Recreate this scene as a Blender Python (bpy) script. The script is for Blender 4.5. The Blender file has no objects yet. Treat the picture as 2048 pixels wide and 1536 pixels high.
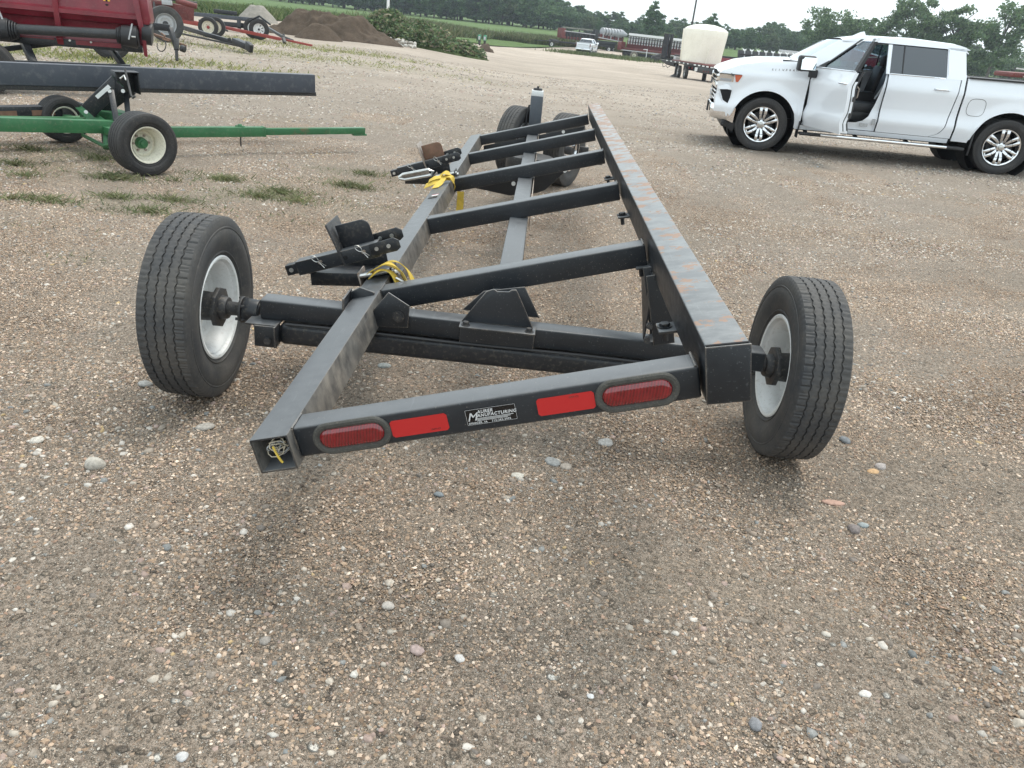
import bpy, bmesh, math, random
import numpy as np
from mathutils import Vector, Matrix, noise
random.seed(7); rng = np.random.default_rng(7)
R = math.radians
sc = bpy.context.scene; col = sc.collection

# ------------------------------------------------------------------ camera, sky, sun, exposure
FPX, PITCH, ROLL, CAMH = 1529.0, 25.2, 6.1, 1.55
_p, _r = R(PITCH), R(ROLL)
cF = Vector((0, math.cos(_p), -math.sin(_p))); _R0 = Vector((1, 0, 0)); _U0 = Vector((0, math.sin(_p), math.cos(_p)))
cR = _R0 * math.cos(_r) + _U0 * math.sin(_r); cU = -_R0 * math.sin(_r) + _U0 * math.cos(_r)
cO = Vector((0, 0, CAMH))
cam = bpy.data.cameras.new('camera'); cam_o = bpy.data.objects.new('camera', cam); col.objects.link(cam_o)
cam_o.matrix_world = Matrix(((cR.x, cU.x, -cF.x, cO.x), (cR.y, cU.y, -cF.y, cO.y), (cR.z, cU.z, -cF.z, cO.z), (0, 0, 0, 1)))
cam.sensor_width = 36; cam.lens = FPX / 2048 * 36; cam.clip_end = 3000; cam.clip_start = .05
sc.camera = cam_o
HAZE = 0.00045

SUN_EL, SUN_AZ = 65.0, 32.0            # azimuth measured from +Y towards +X
sd = Vector((math.sin(R(SUN_AZ)) * math.cos(R(SUN_EL)), math.cos(R(SUN_AZ)) * math.cos(R(SUN_EL)), math.sin(R(SUN_EL))))
sl = bpy.data.lights.new('sun', 'SUN'); sl.energy = 1.6; sl.angle = R(27); sl.color = (1, .94, .85)
so = bpy.data.objects.new('sun', sl); col.objects.link(so); so.location = (20, 30, 40)
so.rotation_euler = sd.to_track_quat('Z', 'Y').to_euler()
w = bpy.data.worlds.new('World'); sc.world = w; w.use_nodes = True
nt = w.node_tree; nt.nodes.clear()
out = nt.nodes.new('ShaderNodeOutputWorld'); bg = nt.nodes.new('ShaderNodeBackground'); bg.inputs[1].default_value = .1
sky = nt.nodes.new('ShaderNodeTexSky'); sky.sky_type = 'NISHITA'; sky.sun_disc = False
sky.sun_elevation = R(SUN_EL); sky.sun_rotation = R(SUN_AZ); sky.dust_density = 3; sky.air_density = 1.2
tc = nt.nodes.new('ShaderNodeTexCoord'); mp = nt.nodes.new('ShaderNodeMapping'); mp.inputs['Scale'].default_value = (1, 1, 3.5)
nz = nt.nodes.new('ShaderNodeTexNoise'); nz.inputs['Scale'].default_value = 2.2; nz.inputs['Detail'].default_value = 6; nz.inputs['Roughness'].default_value = .55
cr = nt.nodes.new('ShaderNodeValToRGB'); cr.color_ramp.elements[0].position = .3; cr.color_ramp.elements[0].color = (.68, .68, .68, 1)
cr.color_ramp.elements[1].position = .7; cr.color_ramp.elements[1].color = (.97, .97, .97, 1)
mx = nt.nodes.new('ShaderNodeMix'); mx.data_type = 'RGBA'; mx.inputs[7].default_value = (10.3, 11.5, 11.9, 1)
L = nt.links.new
L(tc.outputs['Generated'], mp.inputs[0]); L(mp.outputs[0], nz.inputs['Vector']); L(nz.outputs[0], cr.inputs[0])
L(cr.outputs[0], mx.inputs[0]); L(sky.outputs[0], mx.inputs[6]); L(mx.outputs[2], bg.inputs[0]); L(bg.outputs[0], out.inputs[0])
sc.view_settings.view_transform = 'Standard'; sc.view_settings.look = 'None'; sc.view_settings.gamma = 1
sc.view_settings.exposure = 0.56; sc.view_settings.use_curve_mapping = False
sc.render.engine = 'CYCLES'; sc.cycles.max_bounces = 6; sc.cycles.transparent_max_bounces = 12; sc.cycles.use_denoising = True

# ------------------------------------------------------------------ helpers: terrain
def smooth(a, b, x):
    t = np.clip((x - a) / (b - a), 0, 1); return t * t * (3 - 2 * t)
def gz(x, y):
    """height of the yard and of the land behind it"""
    x = np.asarray(x, float); y = np.asarray(y, float)
    az = x / np.maximum(y, 1.0); wr = smooth(-.22, -.02, az)
    pr = np.interp(y, [14, 46, 95, 115, 140, 210, 600], [0, -.55, -1.4, -1.3, -.6, .5, 2.5])
    pl = np.interp(y, [30, 60, 110, 210, 600], [0, .0, .1, .4, 2.5])
    cr_ = .0227 * np.clip(x - 3.65, 0, 6) * smooth(6, 10, y) * (1 - smooth(16, 26, y))
    return wr * pr + (1 - wr) * pl + cr_
def gzf(x, y): return float(gz(x, y))
def ray(px, py):
    d = cF * FPX + cR * (px - 1024) - cU * (py - 768); return d.normalized()
def G(px, py, dz=0.0):
    """point of the terrain seen at a photograph pixel"""
    d = ray(px, py); t = .5
    for i in range(4000):
        p = cO + d * t
        h = p.z - gzf(p.x, p.y) - dz
        if h < 0.002: return p
        t += max(h * .9, .003)
        if t > 900: return p
    return p
def W(px, py, D):
    return cO + (cF * FPX + cR * (px - 1024) - cU * (py - 768)) * (D / FPX)

# ------------------------------------------------------------------ helpers: meshes and objects
def tag(o, label=None, cat=None, group=None, kind=None):
    if label: o['label'] = label
    if cat: o['category'] = cat
    if group: o['group'] = group
    if kind: o['kind'] = kind
    return o
TM = {}
def thing(name, label, cat, loc=(0, 0, 0), M=None, group=None, parent=None):
    o = bpy.data.objects.new(name, None); col.objects.link(o); o.empty_display_size = .2
    if M is None: M = Matrix.Translation(Vector(loc))
    if parent is not None:
        o.parent = parent; o.matrix_local = M
        TM[o.name] = TM[parent.name] @ M
    else:
        o.matrix_world = M; TM[o.name] = M.copy()
    return tag(o, label, cat, group)
def frame(origin, X, Z=(0, 0, 1)):
    """matrix with given x direction and approximate z direction"""
    X = Vector(X).normalized(); Z = Vector(Z); Y = Z.cross(X).normalized(); Z = X.cross(Y)
    o = Vector(origin)
    return Matrix(((X.x, Y.x, Z.x, o.x), (X.y, Y.y, Z.y, o.y), (X.z, Y.z, Z.z, o.z), (0, 0, 0, 1)))
class MB:
    def __init__(s): s.v = []; s.f = []
    def add(s, vs, fs):
        b = len(s.v); s.v += [Vector(q) for q in vs]; s.f += [tuple(b + i for i in f) for f in fs]; return s
    def box(s, c, size, M=None):
        hx, hy, hz = size[0] / 2, size[1] / 2, size[2] / 2; c = Vector(c)
        vs = [c + Vector((i * hx, j * hy, k * hz)) for i in (-1, 1) for j in (-1, 1) for k in (-1, 1)]
        if M is not None: vs = [M @ q for q in vs]
        return s.add(vs, [(0, 1, 3, 2), (4, 6, 7, 5), (0, 4, 5, 1), (2, 3, 7, 6), (0, 2, 6, 4), (1, 5, 7, 3)])
    def beam(s, a, b, w_, h, up=(0, 0, 1)):
        a = Vector(a); b = Vector(b); d = b - a; M = frame(a, d, up)
        return s.box((d.length / 2, 0, 0), (d.length, w_, h), M)
    def tubebox(s, a, b, w_, h, t, up=(0, 0, 1)):
        """hollow rectangular tube, open at both ends"""
        a = Vector(a); b = Vector(b); d = b - a; M = frame(a, d, up); Ln = d.length
        vs = []
        for x in (0, Ln):
            for k in (0, t):
                for sy, sz in ((-1, -1), (1, -1), (1, 1), (-1, 1)):
                    vs.append(M @ Vector((x, sy * (w_ / 2 - k), sz * (h / 2 - k))))
        fs = []
        for i in range(4):
            j = (i + 1) % 4
            fs += [(i, 8 + i, 8 + j, j), (4 + i, 4 + j, 12 + j, 12 + i), (i, j, 4 + j, 4 + i), (8 + i, 12 + i, 12 + j, 8 + j)]
        return s.add(vs, fs)
    def cyl(s, a, b, r0, r1=None, n=16, caps=True):
        if r1 is None: r1 = r0
        a = Vector(a); b = Vector(b); M = frame(a, b - a, (0, 0, 1) if abs((b - a).normalized().z) < .95 else (0, 1, 0)); Ln = (b - a).length
        vs = [M @ Vector((x, r * math.cos(2 * math.pi * i / n), r * math.sin(2 * math.pi * i / n))) for x, r in ((0, r0), (Ln, r1)) for i in range(n)]
        fs = [(i, i + n, (i + 1) % n + n, (i + 1) % n) for i in range(n)]
        if caps: fs += [tuple(range(n)), tuple(reversed(range(n, 2 * n)))]
        return s.add(vs, fs)
    def pipe(s, pts, r, n=6, closed=False):
        pts = [Vector(q) for q in pts]; b = len(s.v); m = len(pts)
        for i, q in enumerate(pts):
            t = (pts[min(i + 1, m - 1)] - pts[max(i - 1, 0)]).normalized()
            M = frame(q, t, (0, 0, 1) if abs(t.z) < .9 else (0, 1, 0))
            rr = r[i] if isinstance(r, (list, tuple)) else r
            s.v += [M @ Vector((0, rr * math.cos(2 * math.pi * k / n), rr * math.sin(2 * math.pi * k / n))) for k in range(n)]
        for i in range(m - 1):
            for k in range(n): s.f.append((b + i * n + k, b + (i + 1) * n + k, b + (i + 1) * n + (k + 1) % n, b + i * n + (k + 1) % n))
        s.f += [tuple(b + k for k in range(n)), tuple(b + (m - 1) * n + k for k in reversed(range(n)))]
        return s
    def lathe(s, prof, M, n=32, a0=0, a1=2 * math.pi):
        """profile of (x, r) turned about the local x axis"""
        full = abs(a1 - a0 - 2 * math.pi) < 1e-6; m = len(prof); cnt = n if full else n + 1; b = len(s.v)
        for i in range(cnt):
            a = a0 + (a1 - a0) * i / n; c_, s_ = math.cos(a), math.sin(a)
            s.v += [M @ Vector((x, r * c_, r * s_)) for x, r in prof]
        for i in range(n):
            j = (i + 1) % cnt
            for k in range(m - 1): s.f.append((b + i * m + k, b + i * m + k + 1, b + j * m + k + 1, b + j * m + k))
        return s
    def prism(s, poly, M, t):
        """2-D polygon (local x,y), extruded by t along local z"""
        n = len(poly)
        vs = [M @ Vector((x, y, 0)) for x, y in poly] + [M @ Vector((x, y, t)) for x, y in poly]
        fs = [tuple(reversed(range(n))), tuple(range(n, 2 * n))] + [(i, (i + 1) % n, (i + 1) % n + n, i + n) for i in range(n)]
        return s.add(vs, fs)
    def grid(s, rows):
        b = len(s.v); m = len(rows[0])
        for r_ in rows: s.v += [Vector(q) for q in r_]
        for i in range(len(rows) - 1):
            for k in range(m - 1): s.f.append((b + i * m + k, b + i * m + k + 1, b + (i + 1) * m + k + 1, b + (i + 1) * m + k))
        return s
    def build(s, name, m, parent=None, bevel=0, segs=2, world=False, sharp=35, flat=False, **tg):
        me = bpy.data.meshes.new(name)
        vs = s.v
        if world and parent is not None:
            Mi = TM[parent.name].inverted(); vs = [Mi @ q for q in vs]
        me.from_pydata([tuple(q) for q in vs], [], s.f)
        bm = bmesh.new(); bm.from_mesh(me)
        bmesh.ops.recalc_face_normals(bm, faces=bm.faces)
        if bevel:
            es = [e for e in bm.edges if len(e.link_faces) == 2 and e.calc_face_angle(0) > R(40)]
            bmesh.ops.bevel(bm, geom=es, offset=bevel, segments=segs, affect='EDGES', profile=.5, clamp_overlap=True)
        bm.to_mesh(me); bm.free()
        if not flat:
            me.polygons.foreach_set('use_smooth', [True] * len(me.polygons)); me.set_sharp_from_angle(angle=R(sharp))
        me.materials.append(m); me.update()
        o = bpy.data.objects.new(name, me); col.objects.link(o)
        if parent is not None: o.parent = parent
        tag(o, **tg)
        return o
def clone(o, parent=None, name=None):
    c = o.copy(); col.objects.link(c)
    if parent is not None: c.parent = parent
    for ch in o.children: clone(ch, c)
    return c
def textmesh(mb, txt, M, size, shear=0, space=1.0, depth=.0004, bold=0):
    cu = bpy.data.curves.new('t', 'FONT'); cu.body = txt; cu.size = size; cu.shear = shear; cu.space_character = space
    cu.extrude = depth; cu.offset = bold; cu.resolution_u = 3; cu.align_x = 'LEFT'
    ob = bpy.data.objects.new('t', cu); col.objects.link(ob)
    dg = bpy.context.evaluated_depsgraph_get(); me = bpy.data.meshes.new_from_object(ob.evaluated_get(dg))
    mb.add([M @ q.co for q in me.vertices], [tuple(p.vertices) for p in me.polygons])
    bpy.data.objects.remove(ob); bpy.data.curves.remove(cu); bpy.data.meshes.remove(me)

# ------------------------------------------------------------------ helpers: materials
def newmat(name):
    m = bpy.data.materials.new(name); m.use_nodes = True; t = m.node_tree
    b = t.nodes['Principled BSDF']; return m, t, b
def N(t, k, **kw):
    n = t.nodes.new(k)
    for a, v in kw.items(): setattr(n, a, v)
    return n
def ramp(t, fac, stops, interp='LINEAR'):
    r = N(t, 'ShaderNodeValToRGB'); r.color_ramp.interpolation = interp
    el = r.color_ramp.elements
    while len(el) < len(stops): el.new(.5)
    for e, (p, c) in zip(el, stops):
        e.position = p; e.color = (c, c, c, 1) if isinstance(c, (int, float)) else (*c, 1)
    t.links.new(fac, r.inputs[0]); return r.outputs[0]
def mixc(t, fac, a, b):
    m = N(t, 'ShaderNodeMix', data_type='RGBA')
    for i, q in ((0, fac), (6, a), (7, b)):
        if isinstance(q, bpy.types.NodeSocket): t.links.new(q, m.inputs[i])
        elif i == 0: m.inputs[0].default_value = q
        else: m.inputs[i].default_value = (*q, 1)
    return m.outputs[2]
def noisen(t, vec, scale, detail=4, rough=.55, w=None):
    n = N(t, 'ShaderNodeTexNoise'); n.inputs['Scale'].default_value = scale; n.inputs['Detail'].default_value = detail; n.inputs['Roughness'].default_value = rough
    t.links.new(vec, n.inputs['Vector']); return n.outputs[0]
def paint(name, c, rough=.4, metal=0, var=.25, dirt=(.2, .17, .13), dirt_amt=.25, scale=6, coat=0, bump=.02, spec=.5):
    m, t, b = newmat(name); tc = N(t, 'ShaderNodeTexCoord'); v = tc.outputs['Object']
    n1 = noisen(t, v, scale, 6, .6); n2 = noisen(t, v, scale * 7, 4, .65)
    c0 = tuple(q * (1 - var) for q in c); c1 = tuple(min(1, q * (1 + var)) for q in c)
    base = mixc(t, ramp(t, n1, [(.3, 0), (.7, 1)]), c0, c1)
    d = ramp(t, n2, [(.52, 0), (.72, dirt_amt)])
    base = mixc(t, d, base, dirt)
    t.links.new(base, b.inputs['Base Color'])
    r = N(t, 'ShaderNodeMapRange'); t.links.new(n2, r.inputs[0]); r.inputs[3].default_value = max(.03, rough - .1); r.inputs[4].default_value = min(1, rough + .15)
    t.links.new(r.outputs[0], b.inputs['Roughness']); b.inputs['Metallic'].default_value = metal
    b.inputs['Coat Weight'].default_value = coat; b.inputs['Coat Roughness'].default_value = .05; b.inputs['Specular IOR Level'].default_value = spec
    if bump:
        bp = N(t, 'ShaderNodeBump'); bp.inputs['Strength'].default_value = bump * 10; bp.inputs['Distance'].default_value = .002
        t.links.new(n2, bp.inputs['Height']); t.links.new(bp.outputs[0], b.inputs['Normal'])
    return m
def plain(name, c, rough=.5, metal=0, **kw):
    m, t, b = newmat(name); b.inputs['Base Color'].default_value = (*c, 1); b.inputs['Roughness'].default_value = rough; b.inputs['Metallic'].default_value = metal
    for k, v in kw.items(): b.inputs[k.replace('_', ' ')].default_value = v
    return m
def glassmat(name, tint=(.55, .62, .62), alpha_mix=.5, rough=.02):
    """thin window glass: part mirror, part tinted see-through"""
    m, t, b = newmat(name); t.nodes.remove(b)
    tr = N(t, 'ShaderNodeBsdfTransparent'); tr.inputs[0].default_value = (*tint, 1)
    gl = N(t, 'ShaderNodeBsdfGlossy'); gl.inputs['Roughness'].default_value = rough; gl.inputs[0].default_value = (.9, .95, 1, 1)
    fr = N(t, 'ShaderNodeFresnel'); fr.inputs[0].default_value = 1.6
    ad = N(t, 'ShaderNodeMath', operation='MULTIPLY_ADD'); ad.inputs[1].default_value = 1.0; ad.inputs[2].default_value = alpha_mix
    t.links.new(fr.outputs[0], ad.inputs[0])
    ms = N(t, 'ShaderNodeMixShader'); t.links.new(ad.outputs[0], ms.inputs[0]); t.links.new(tr.outputs[0], ms.inputs[1]); t.links.new(gl.outputs[0], ms.inputs[2])
    t.links.new(ms.outputs[0], t.nodes['Material Output'].inputs[0]); return m

def wornsteel(name, chip=0.0, edge=.35, side=0):
    """blue-black enamel on steel: sky reflection painted pale on the upper faces, scratches, rust where it wore through"""
    m, t, b = newmat(name); tc = N(t, 'ShaderNodeTexCoord'); v = tc.outputs['Object']; ge = N(t, 'ShaderNodeNewGeometry')
    n1 = noisen(t, v, 3, 6, .6); n2 = noisen(t, v, 26, 5, .6)
    base = mixc(t, ramp(t, n1, [(.35, 0), (.68, 1)]), (.012, .0145, .018), (.025, .028, .033))
    # long scratches
    mpn = N(t, 'ShaderNodeMapping'); mpn.inputs['Scale'].default_value = (60, 3, 60); t.links.new(v, mpn.inputs[0])
    sc_ = noisen(t, mpn.outputs[0], 2.0, 3, .5)
    base = mixc(t, ramp(t, sc_, [(.64, 0), (.72, .35)]), base, (.16, .17, .18))
    sx = N(t, 'ShaderNodeSeparateXYZ'); t.links.new(ge.outputs['Normal'], sx.inputs[0])
    upm = ramp(t, sx.outputs[2], [(.45, 0), (.8, 1)])
    sky_tint = N(t, 'ShaderNodeMath', operation='MULTIPLY'); t.links.new(upm, sky_tint.inputs[0]); t.links.new(ramp(t, n2, [(.3, .34), (.75, .52)]), sky_tint.inputs[1])
    base = mixc(t, sky_tint.outputs[0], base, (.215, .222, .23))  # pale blue-grey on up-facing faces stands in for reflected sky
    # worn corners; bevel highlight painted into the same pale edge
    rust = ramp(t, noisen(t, v, 14, 7, .75), [(.42, .1), (.62, .8)])
    bv = N(t, 'ShaderNodeBevel', samples=4); bv.inputs['Radius'].default_value = .007
    dp = N(t, 'ShaderNodeVectorMath', operation='DOT_PRODUCT'); t.links.new(bv.outputs[0], dp.inputs[0]); t.links.new(ge.outputs['Normal'], dp.inputs[1])
    pt = ramp(t, dp.outputs['Value'], [(.93, 1), (.985, 0)])
    e2 = N(t, 'ShaderNodeMath', operation='MULTIPLY'); t.links.new(rust, e2.inputs[0]); t.links.new(pt, e2.inputs[1])
    base = mixc(t, e2.outputs[0], base, (.30, .25, .20))
    spk = ramp(t, noisen(t, v, 170, 2, .5), [(.71, 0), (.74, .6)]); base = mixc(t, spk, base, (.30, .27, .23))
    rg = ramp(t, n2, [(.3, .30), (.75, .47)])
    if side:      # inner flank rubbed down to primer and bare metal; ground reflection painted into the brushed streaks
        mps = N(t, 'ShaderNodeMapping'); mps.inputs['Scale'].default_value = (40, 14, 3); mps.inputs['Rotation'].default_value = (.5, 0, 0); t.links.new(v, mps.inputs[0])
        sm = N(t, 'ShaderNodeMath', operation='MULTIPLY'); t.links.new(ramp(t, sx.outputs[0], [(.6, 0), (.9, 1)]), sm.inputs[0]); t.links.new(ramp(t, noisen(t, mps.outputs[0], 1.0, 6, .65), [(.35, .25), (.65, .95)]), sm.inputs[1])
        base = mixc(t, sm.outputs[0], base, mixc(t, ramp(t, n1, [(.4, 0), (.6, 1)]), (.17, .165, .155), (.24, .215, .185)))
    if chip:
        mp2 = N(t, 'ShaderNodeMapping'); mp2.inputs['Scale'].default_value = (9, 16, 9); t.links.new(v, mp2.inputs[0])
        c1 = noisen(t, mp2.outputs[0], 1.0, 9, .68)
        # more scuffed towards the far end
        sp = N(t, 'ShaderNodeSeparateXYZ'); t.links.new(v, sp.inputs[0])
        fy = N(t, 'ShaderNodeMapRange'); t.links.new(sp.outputs[1], fy.inputs[0]); fy.inputs[1].default_value = -3.2; fy.inputs[2].default_value = 3.0; fy.inputs[3].default_value = -.10; fy.inputs[4].default_value = .15
        c2 = N(t, 'ShaderNodeMath', operation='ADD'); t.links.new(c1, c2.inputs[0]); t.links.new(fy.outputs[0], c2.inputs[1])
        lightm = N(t, 'ShaderNodeMath', operation='MULTIPLY'); t.links.new(ramp(t, c2.outputs[0], [(.36, .22), (.72, .75)]), lightm.inputs[0]); t.links.new(upm, lightm.inputs[1])
        base = mixc(t, lightm.outputs[0], base, (.31, .32, .32))
        mp3 = N(t, 'ShaderNodeMapping'); mp3.inputs['Scale'].default_value = (10, 12, 10); mp3.inputs['Location'].default_value = (3, 1, 0); t.links.new(v, mp3.inputs[0])
        c3 = N(t, 'ShaderNodeMath', operation='ADD'); f3 = N(t, 'ShaderNodeMath', operation='MULTIPLY'); f3.inputs[1].default_value = .35; t.links.new(fy.outputs[0], f3.inputs[0]); t.links.new(noisen(t, mp3.outputs[0], 1.0, 8, .7), c3.inputs[0]); t.links.new(f3.outputs[0], c3.inputs[1])
        rm = N(t, 'ShaderNodeMath', operation='MULTIPLY'); t.links.new(ramp(t, c3.outputs[0], [(.525, 0), (.538, .8)]), rm.inputs[0]); t.links.new(upm, rm.inputs[1])
        base = mixc(t, rm.outputs[0], base, (.30, .19, .135))
        rg = mixc(t, rm.outputs[0], rg, (.8, .8, .8))
    t.links.new(base, b.inputs['Base Color']); t.links.new(rg, b.inputs['Roughness'])
    b.inputs['Specular IOR Level'].default_value = .45
    bp = N(t, 'ShaderNodeBump'); bp.inputs['Strength'].default_value = .12; bp.inputs['Distance'].default_value = .002
    t.links.new(n2, bp.inputs['Height']); t.links.new(bp.outputs[0], b.inputs['Normal'])
    return m
def rubber(name, c=(.045, .045, .045), dusty=.35):
    m, t, b = newmat(name); v = N(t, 'ShaderNodeTexCoord').outputs['Object']
    n = noisen(t, v, 5, 6, .65); n2 = noisen(t, v, 60, 3, .6)
    base = mixc(t, ramp(t, n, [(.35, 0), (.7, dusty)]), c, (.16, .14, .115))
    base = mixc(t, ramp(t, n2, [(.55, 0), (.8, .3)]), base, (.20, .18, .15))
    t.links.new(base, b.inputs['Base Color']); b.inputs['Roughness'].default_value = .72
    bp = N(t, 'ShaderNodeBump'); bp.inputs['Strength'].default_value = .25; bp.inputs['Distance'].default_value = .001
    t.links.new(n2, bp.inputs['Height']); t.links.new(bp.outputs[0], b.inputs['Normal']); return m
M = {}
M['steel'] = wornsteel('black_enamel'); M['steel_rubbed_lit'] = wornsteel('rubbed_lit_enamel', side=1); M['rail'] = wornsteel('worn_rail', chip=1)
M['black'] = paint('black_paint', (.012, .014, .018), .38, dirt_amt=.3, scale=8)
M['railblue'] = paint('rail_blue_black', (.055, .062, .078), .42, var=.15, dirt=(.2,.2,.2), dirt_amt=.35, scale=2)
M['postsheen'] = paint('post_sheen', (.11, .125, .145), .4, var=.1, dirt_amt=.2, scale=3)  # paler than the rail paint; reflection on the post put into its colour
M['dark'] = paint('dark_steel', (.03, .03, .032), .5, dirt_amt=.5, scale=12)
M['bare'] = paint('bare_steel', (.35, .30, .26), .45, .6, dirt=(.22, .13, .08), dirt_amt=.8)
M['zinc'] = paint('zinc', (.6, .6, .58), .3, .9, dirt_amt=.3)
M['rubber'] = rubber('rubber', (.036, .038, .042), .42); M['rubber_dark'] = rubber('rubber_dark', (.022, .022, .024), .15)
M['white_rim'] = paint('white_rim', (.76, .77, .76), .4, var=.03, dirt=(.35, .3, .24), dirt_amt=.3, scale=9)
M['cream_rim'] = paint('cream_rim', (.75, .72, .60), .45, var=.05, dirt=(.25, .2, .15), dirt_amt=.5, scale=9)
M['grey_rim'] = paint('grey_rim', (.45, .46, .47), .4, var=.1, dirt=(.2, .17, .13), dirt_amt=.5)
M['red'] = paint('header_red', (.19, .014, .026), .35, var=.2, dirt=(.22, .10, .08), dirt_amt=.3, scale=4, coat=.2)
M['dullred'] = paint('dull_red', (.14, .03, .028), .55, var=.3, dirt=(.25, .2, .16), dirt_amt=.45, scale=4)
M['orange'] = paint('orange_red', (.30, .045, .035), .45, var=.2, dirt_amt=.3, scale=4)
M['green'] = paint('green_paint', (.032, .14, .055), .42, var=.2, dirt=(.22, .22, .15), dirt_amt=.35, scale=5)
M['rustpatch'] = paint('rust', (.19, .10, .065), .7, var=.3, dirt=(.06, .14, .06), dirt_amt=.5, scale=14)
M['greenrust'] = paint('green_rubbed', (.032, .14, .055), .55, var=.2, dirt=(.20, .10, .065), dirt_amt=.9, scale=.9)
M['yellow'] = paint('strap_yellow', (.60, .42, .06), .7, var=.15, dirt=(.2, .15, .05), dirt_amt=.5, scale=30)
M['chrome'] = plain('chrome', (.85, .86, .88), .09, 1); M['alloy'] = plain('alloy', (.72, .73, .75), .16, 1)
M['plastic'] = plain('black_plastic', (.02, .02, .022), .5); M['void'] = plain('dark_cavity', (.008, .008, .009), .9)
M['glass'] = glassmat('window_glass', (.62, .72, .80), .07); M['privacy'] = glassmat('privacy_glass', (.05, .055, .065), .08)
M['wglass'] = glassmat('windshield_glass', (.45, .5, .5), .30); M['mirror'] = plain('mirror', (.9, .93, .93), .02, 1)
M['white'] = plain('white_paint', (.80, .83, .87), .3, 0, Coat_Weight=1.0, Coat_Roughness=.03)
M['leather'] = plain('seat_leather', (.03, .03, .033), .5); M['carpet'] = plain('cab_dark', (.015, .015, .017), .8)
def lampred():
    m, t, b = newmat('lamp_red'); v = N(t, 'ShaderNodeTexCoord').outputs['Object']
    wv = N(t, 'ShaderNodeTexWave'); wv.inputs['Scale'].default_value = 38; wv.inputs['Distortion'].default_value = .4; t.links.new(v, wv.inputs['Vector'])
    n = noisen(t, v, 45, 3, .6); c = mixc(t, wv.outputs['Fac'], (.10, .001, .004), (.22, .004, .009)); c = mixc(t, ramp(t, n, [(.4, 0), (.7, .5)]), c, (.32, .01, .016))
    t.links.new(c, b.inputs['Base Color']); b.inputs['Roughness'].default_value = .16; b.inputs['Coat Weight'].default_value = 1; b.inputs['Coat Roughness'].default_value = .05
    bp = N(t, 'ShaderNodeBump'); bp.inputs['Strength'].default_value = .5; bp.inputs['Distance'].default_value = .001; t.links.new(wv.outputs['Fac'], bp.inputs['Height']); t.links.new(bp.outputs[0], b.inputs['Normal']); return m
M['tail'] = lampred()
M['tape'] = plain('reflective_red', (.50, .020, .020), .4)
M['grommet'] = paint('grommet_rubber', (.06, .058, .052), .8, dirt=(.2, .18, .14), dirt_amt=.5, scale=30)
M['decal'] = plain('decal_black', (.008, .008, .009), .22); M['decal_w'] = plain('decal_silver', (.62, .62, .62), .35)
M['ywarn'] = plain('decal_yellow', (.85, .55, .04), .4)
M['green2'] = paint('loader_green', (.02, .22, .10), .4)
M['roll'] = paint('plastic_roll', (.35, .37, .39), .35, var=.3, scale=1)
M['greyolive'] = paint('weathered_grey', (.16, .17, .14), .6, var=.3, scale=1)
M['shaft'] = paint('shaft_guard', (.035, .037, .04), .38, var=.1)
M['dusty'] = rubber('dusty_rubber', (.2, .18, .15), .6)
M['bark'] = paint('twig', (.16, .13, .10), .9)
M['wire'] = plain('wire_insulation', (.62, .55, .42), .5)

# ------------------------------------------------------------------ the yard
def lines(a, b, s0, grow, lim):
    r = [0.0]; s = s0
    while r[-1] < b: r.append(r[-1] + s); s = min(s * grow, lim)
    l = [0.0]; s = s0
    while l[-1] > a: l.append(l[-1] - s); s = min(s * grow, lim)
    return sorted(set(l + r))
def vn(p, s, o=0): return noise.noise(Vector((p[0] * s, p[1] * s, o)))
def grass_at(x, y):
    """how much weed grows through the yard here"""
    k = 0.0
    for cx, cy, rx, ry, a in GP:
        d = ((x - cx) / rx) ** 2 + ((y - cy) / ry) ** 2
        if d < 4: k = max(k, a * math.exp(-d * 1.2))
    if k < .02: return 0.0
    n = vn((x, y), 1.1, 3) * .6 + vn((x, y), 3.3, 9) * .5
    return max(0.0, min(1.0, k * (1.0 + 1.7 * n)))
GP = []
for px, py, rx, ry, a in ((60, 320, 1.1, .5, .9), (180, 305, .6, .5, .8), (440, 355, .5, .25, .9), (330, 400, .5, .2, .5), (480, 390, .9, .3, .7), (600, 400, .9, .3, .8),
                          (720, 372, .7, .35, .8), (740, 350, .8, .2, .6), (240, 357, .35, .1, .9), (560, 385, .6, .25, .7), (100, 400, .3, .15, .8), (270, 425, .5, .15, .6), (20, 450, .5, .2, .4), (500, 430, .7, .2, .6),
                          (120, 515, .3, .1, .5), (230, 395, .18, .08, .8), (350, 400, .2, .08, .8),
                          (440, 95, 6, 1.8, .9), (560, 110, 6, 1.6, .9), (330, 120, 3, 1.2, .9), (120, 108, 2.5, 1.5, .9), (200, 120, 2, 1, .7), (640, 98, 5, 1.2, .8), (500, 80, 5, 2.4, .9), (700, 108, 4, .8, .5)):
    g_ = G(px, py); GP.append((g_.x, g_.y, rx, ry, a))
xs = lines(-420, 420, .16, 1.022, 9); ys = [y for y in lines(-12, 620, .16, 1.02, 4.5)]
vs = []; at = []
for y in ys:
    for x in xs:
        h = gzf(x, y) + (.0062 * (vn((x, y), 1.3, 2) + .8 * vn((x, y), 3.1, 7)) + .0005 if y < 12 else 0); vs.append((x, y, h)); at.append(grass_at(x, y) * (.5 if y < 13 else 1) if y < 45 and -22 < x < 3 else 0.0)
nx = len(xs); fs = [(j * nx + i, j * nx + i + 1, (j + 1) * nx + i + 1, (j + 1) * nx + i) for j in range(len(ys) - 1) for i in range(nx - 1)]
me = bpy.data.meshes.new('gravel_yard'); me.from_pydata(vs, [], fs)
a_ = me.attributes.new('weeds', 'FLOAT', 'POINT'); a_.data.foreach_set('value', at)
me.polygons.foreach_set('use_smooth', [True] * len(me.polygons))
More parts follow.
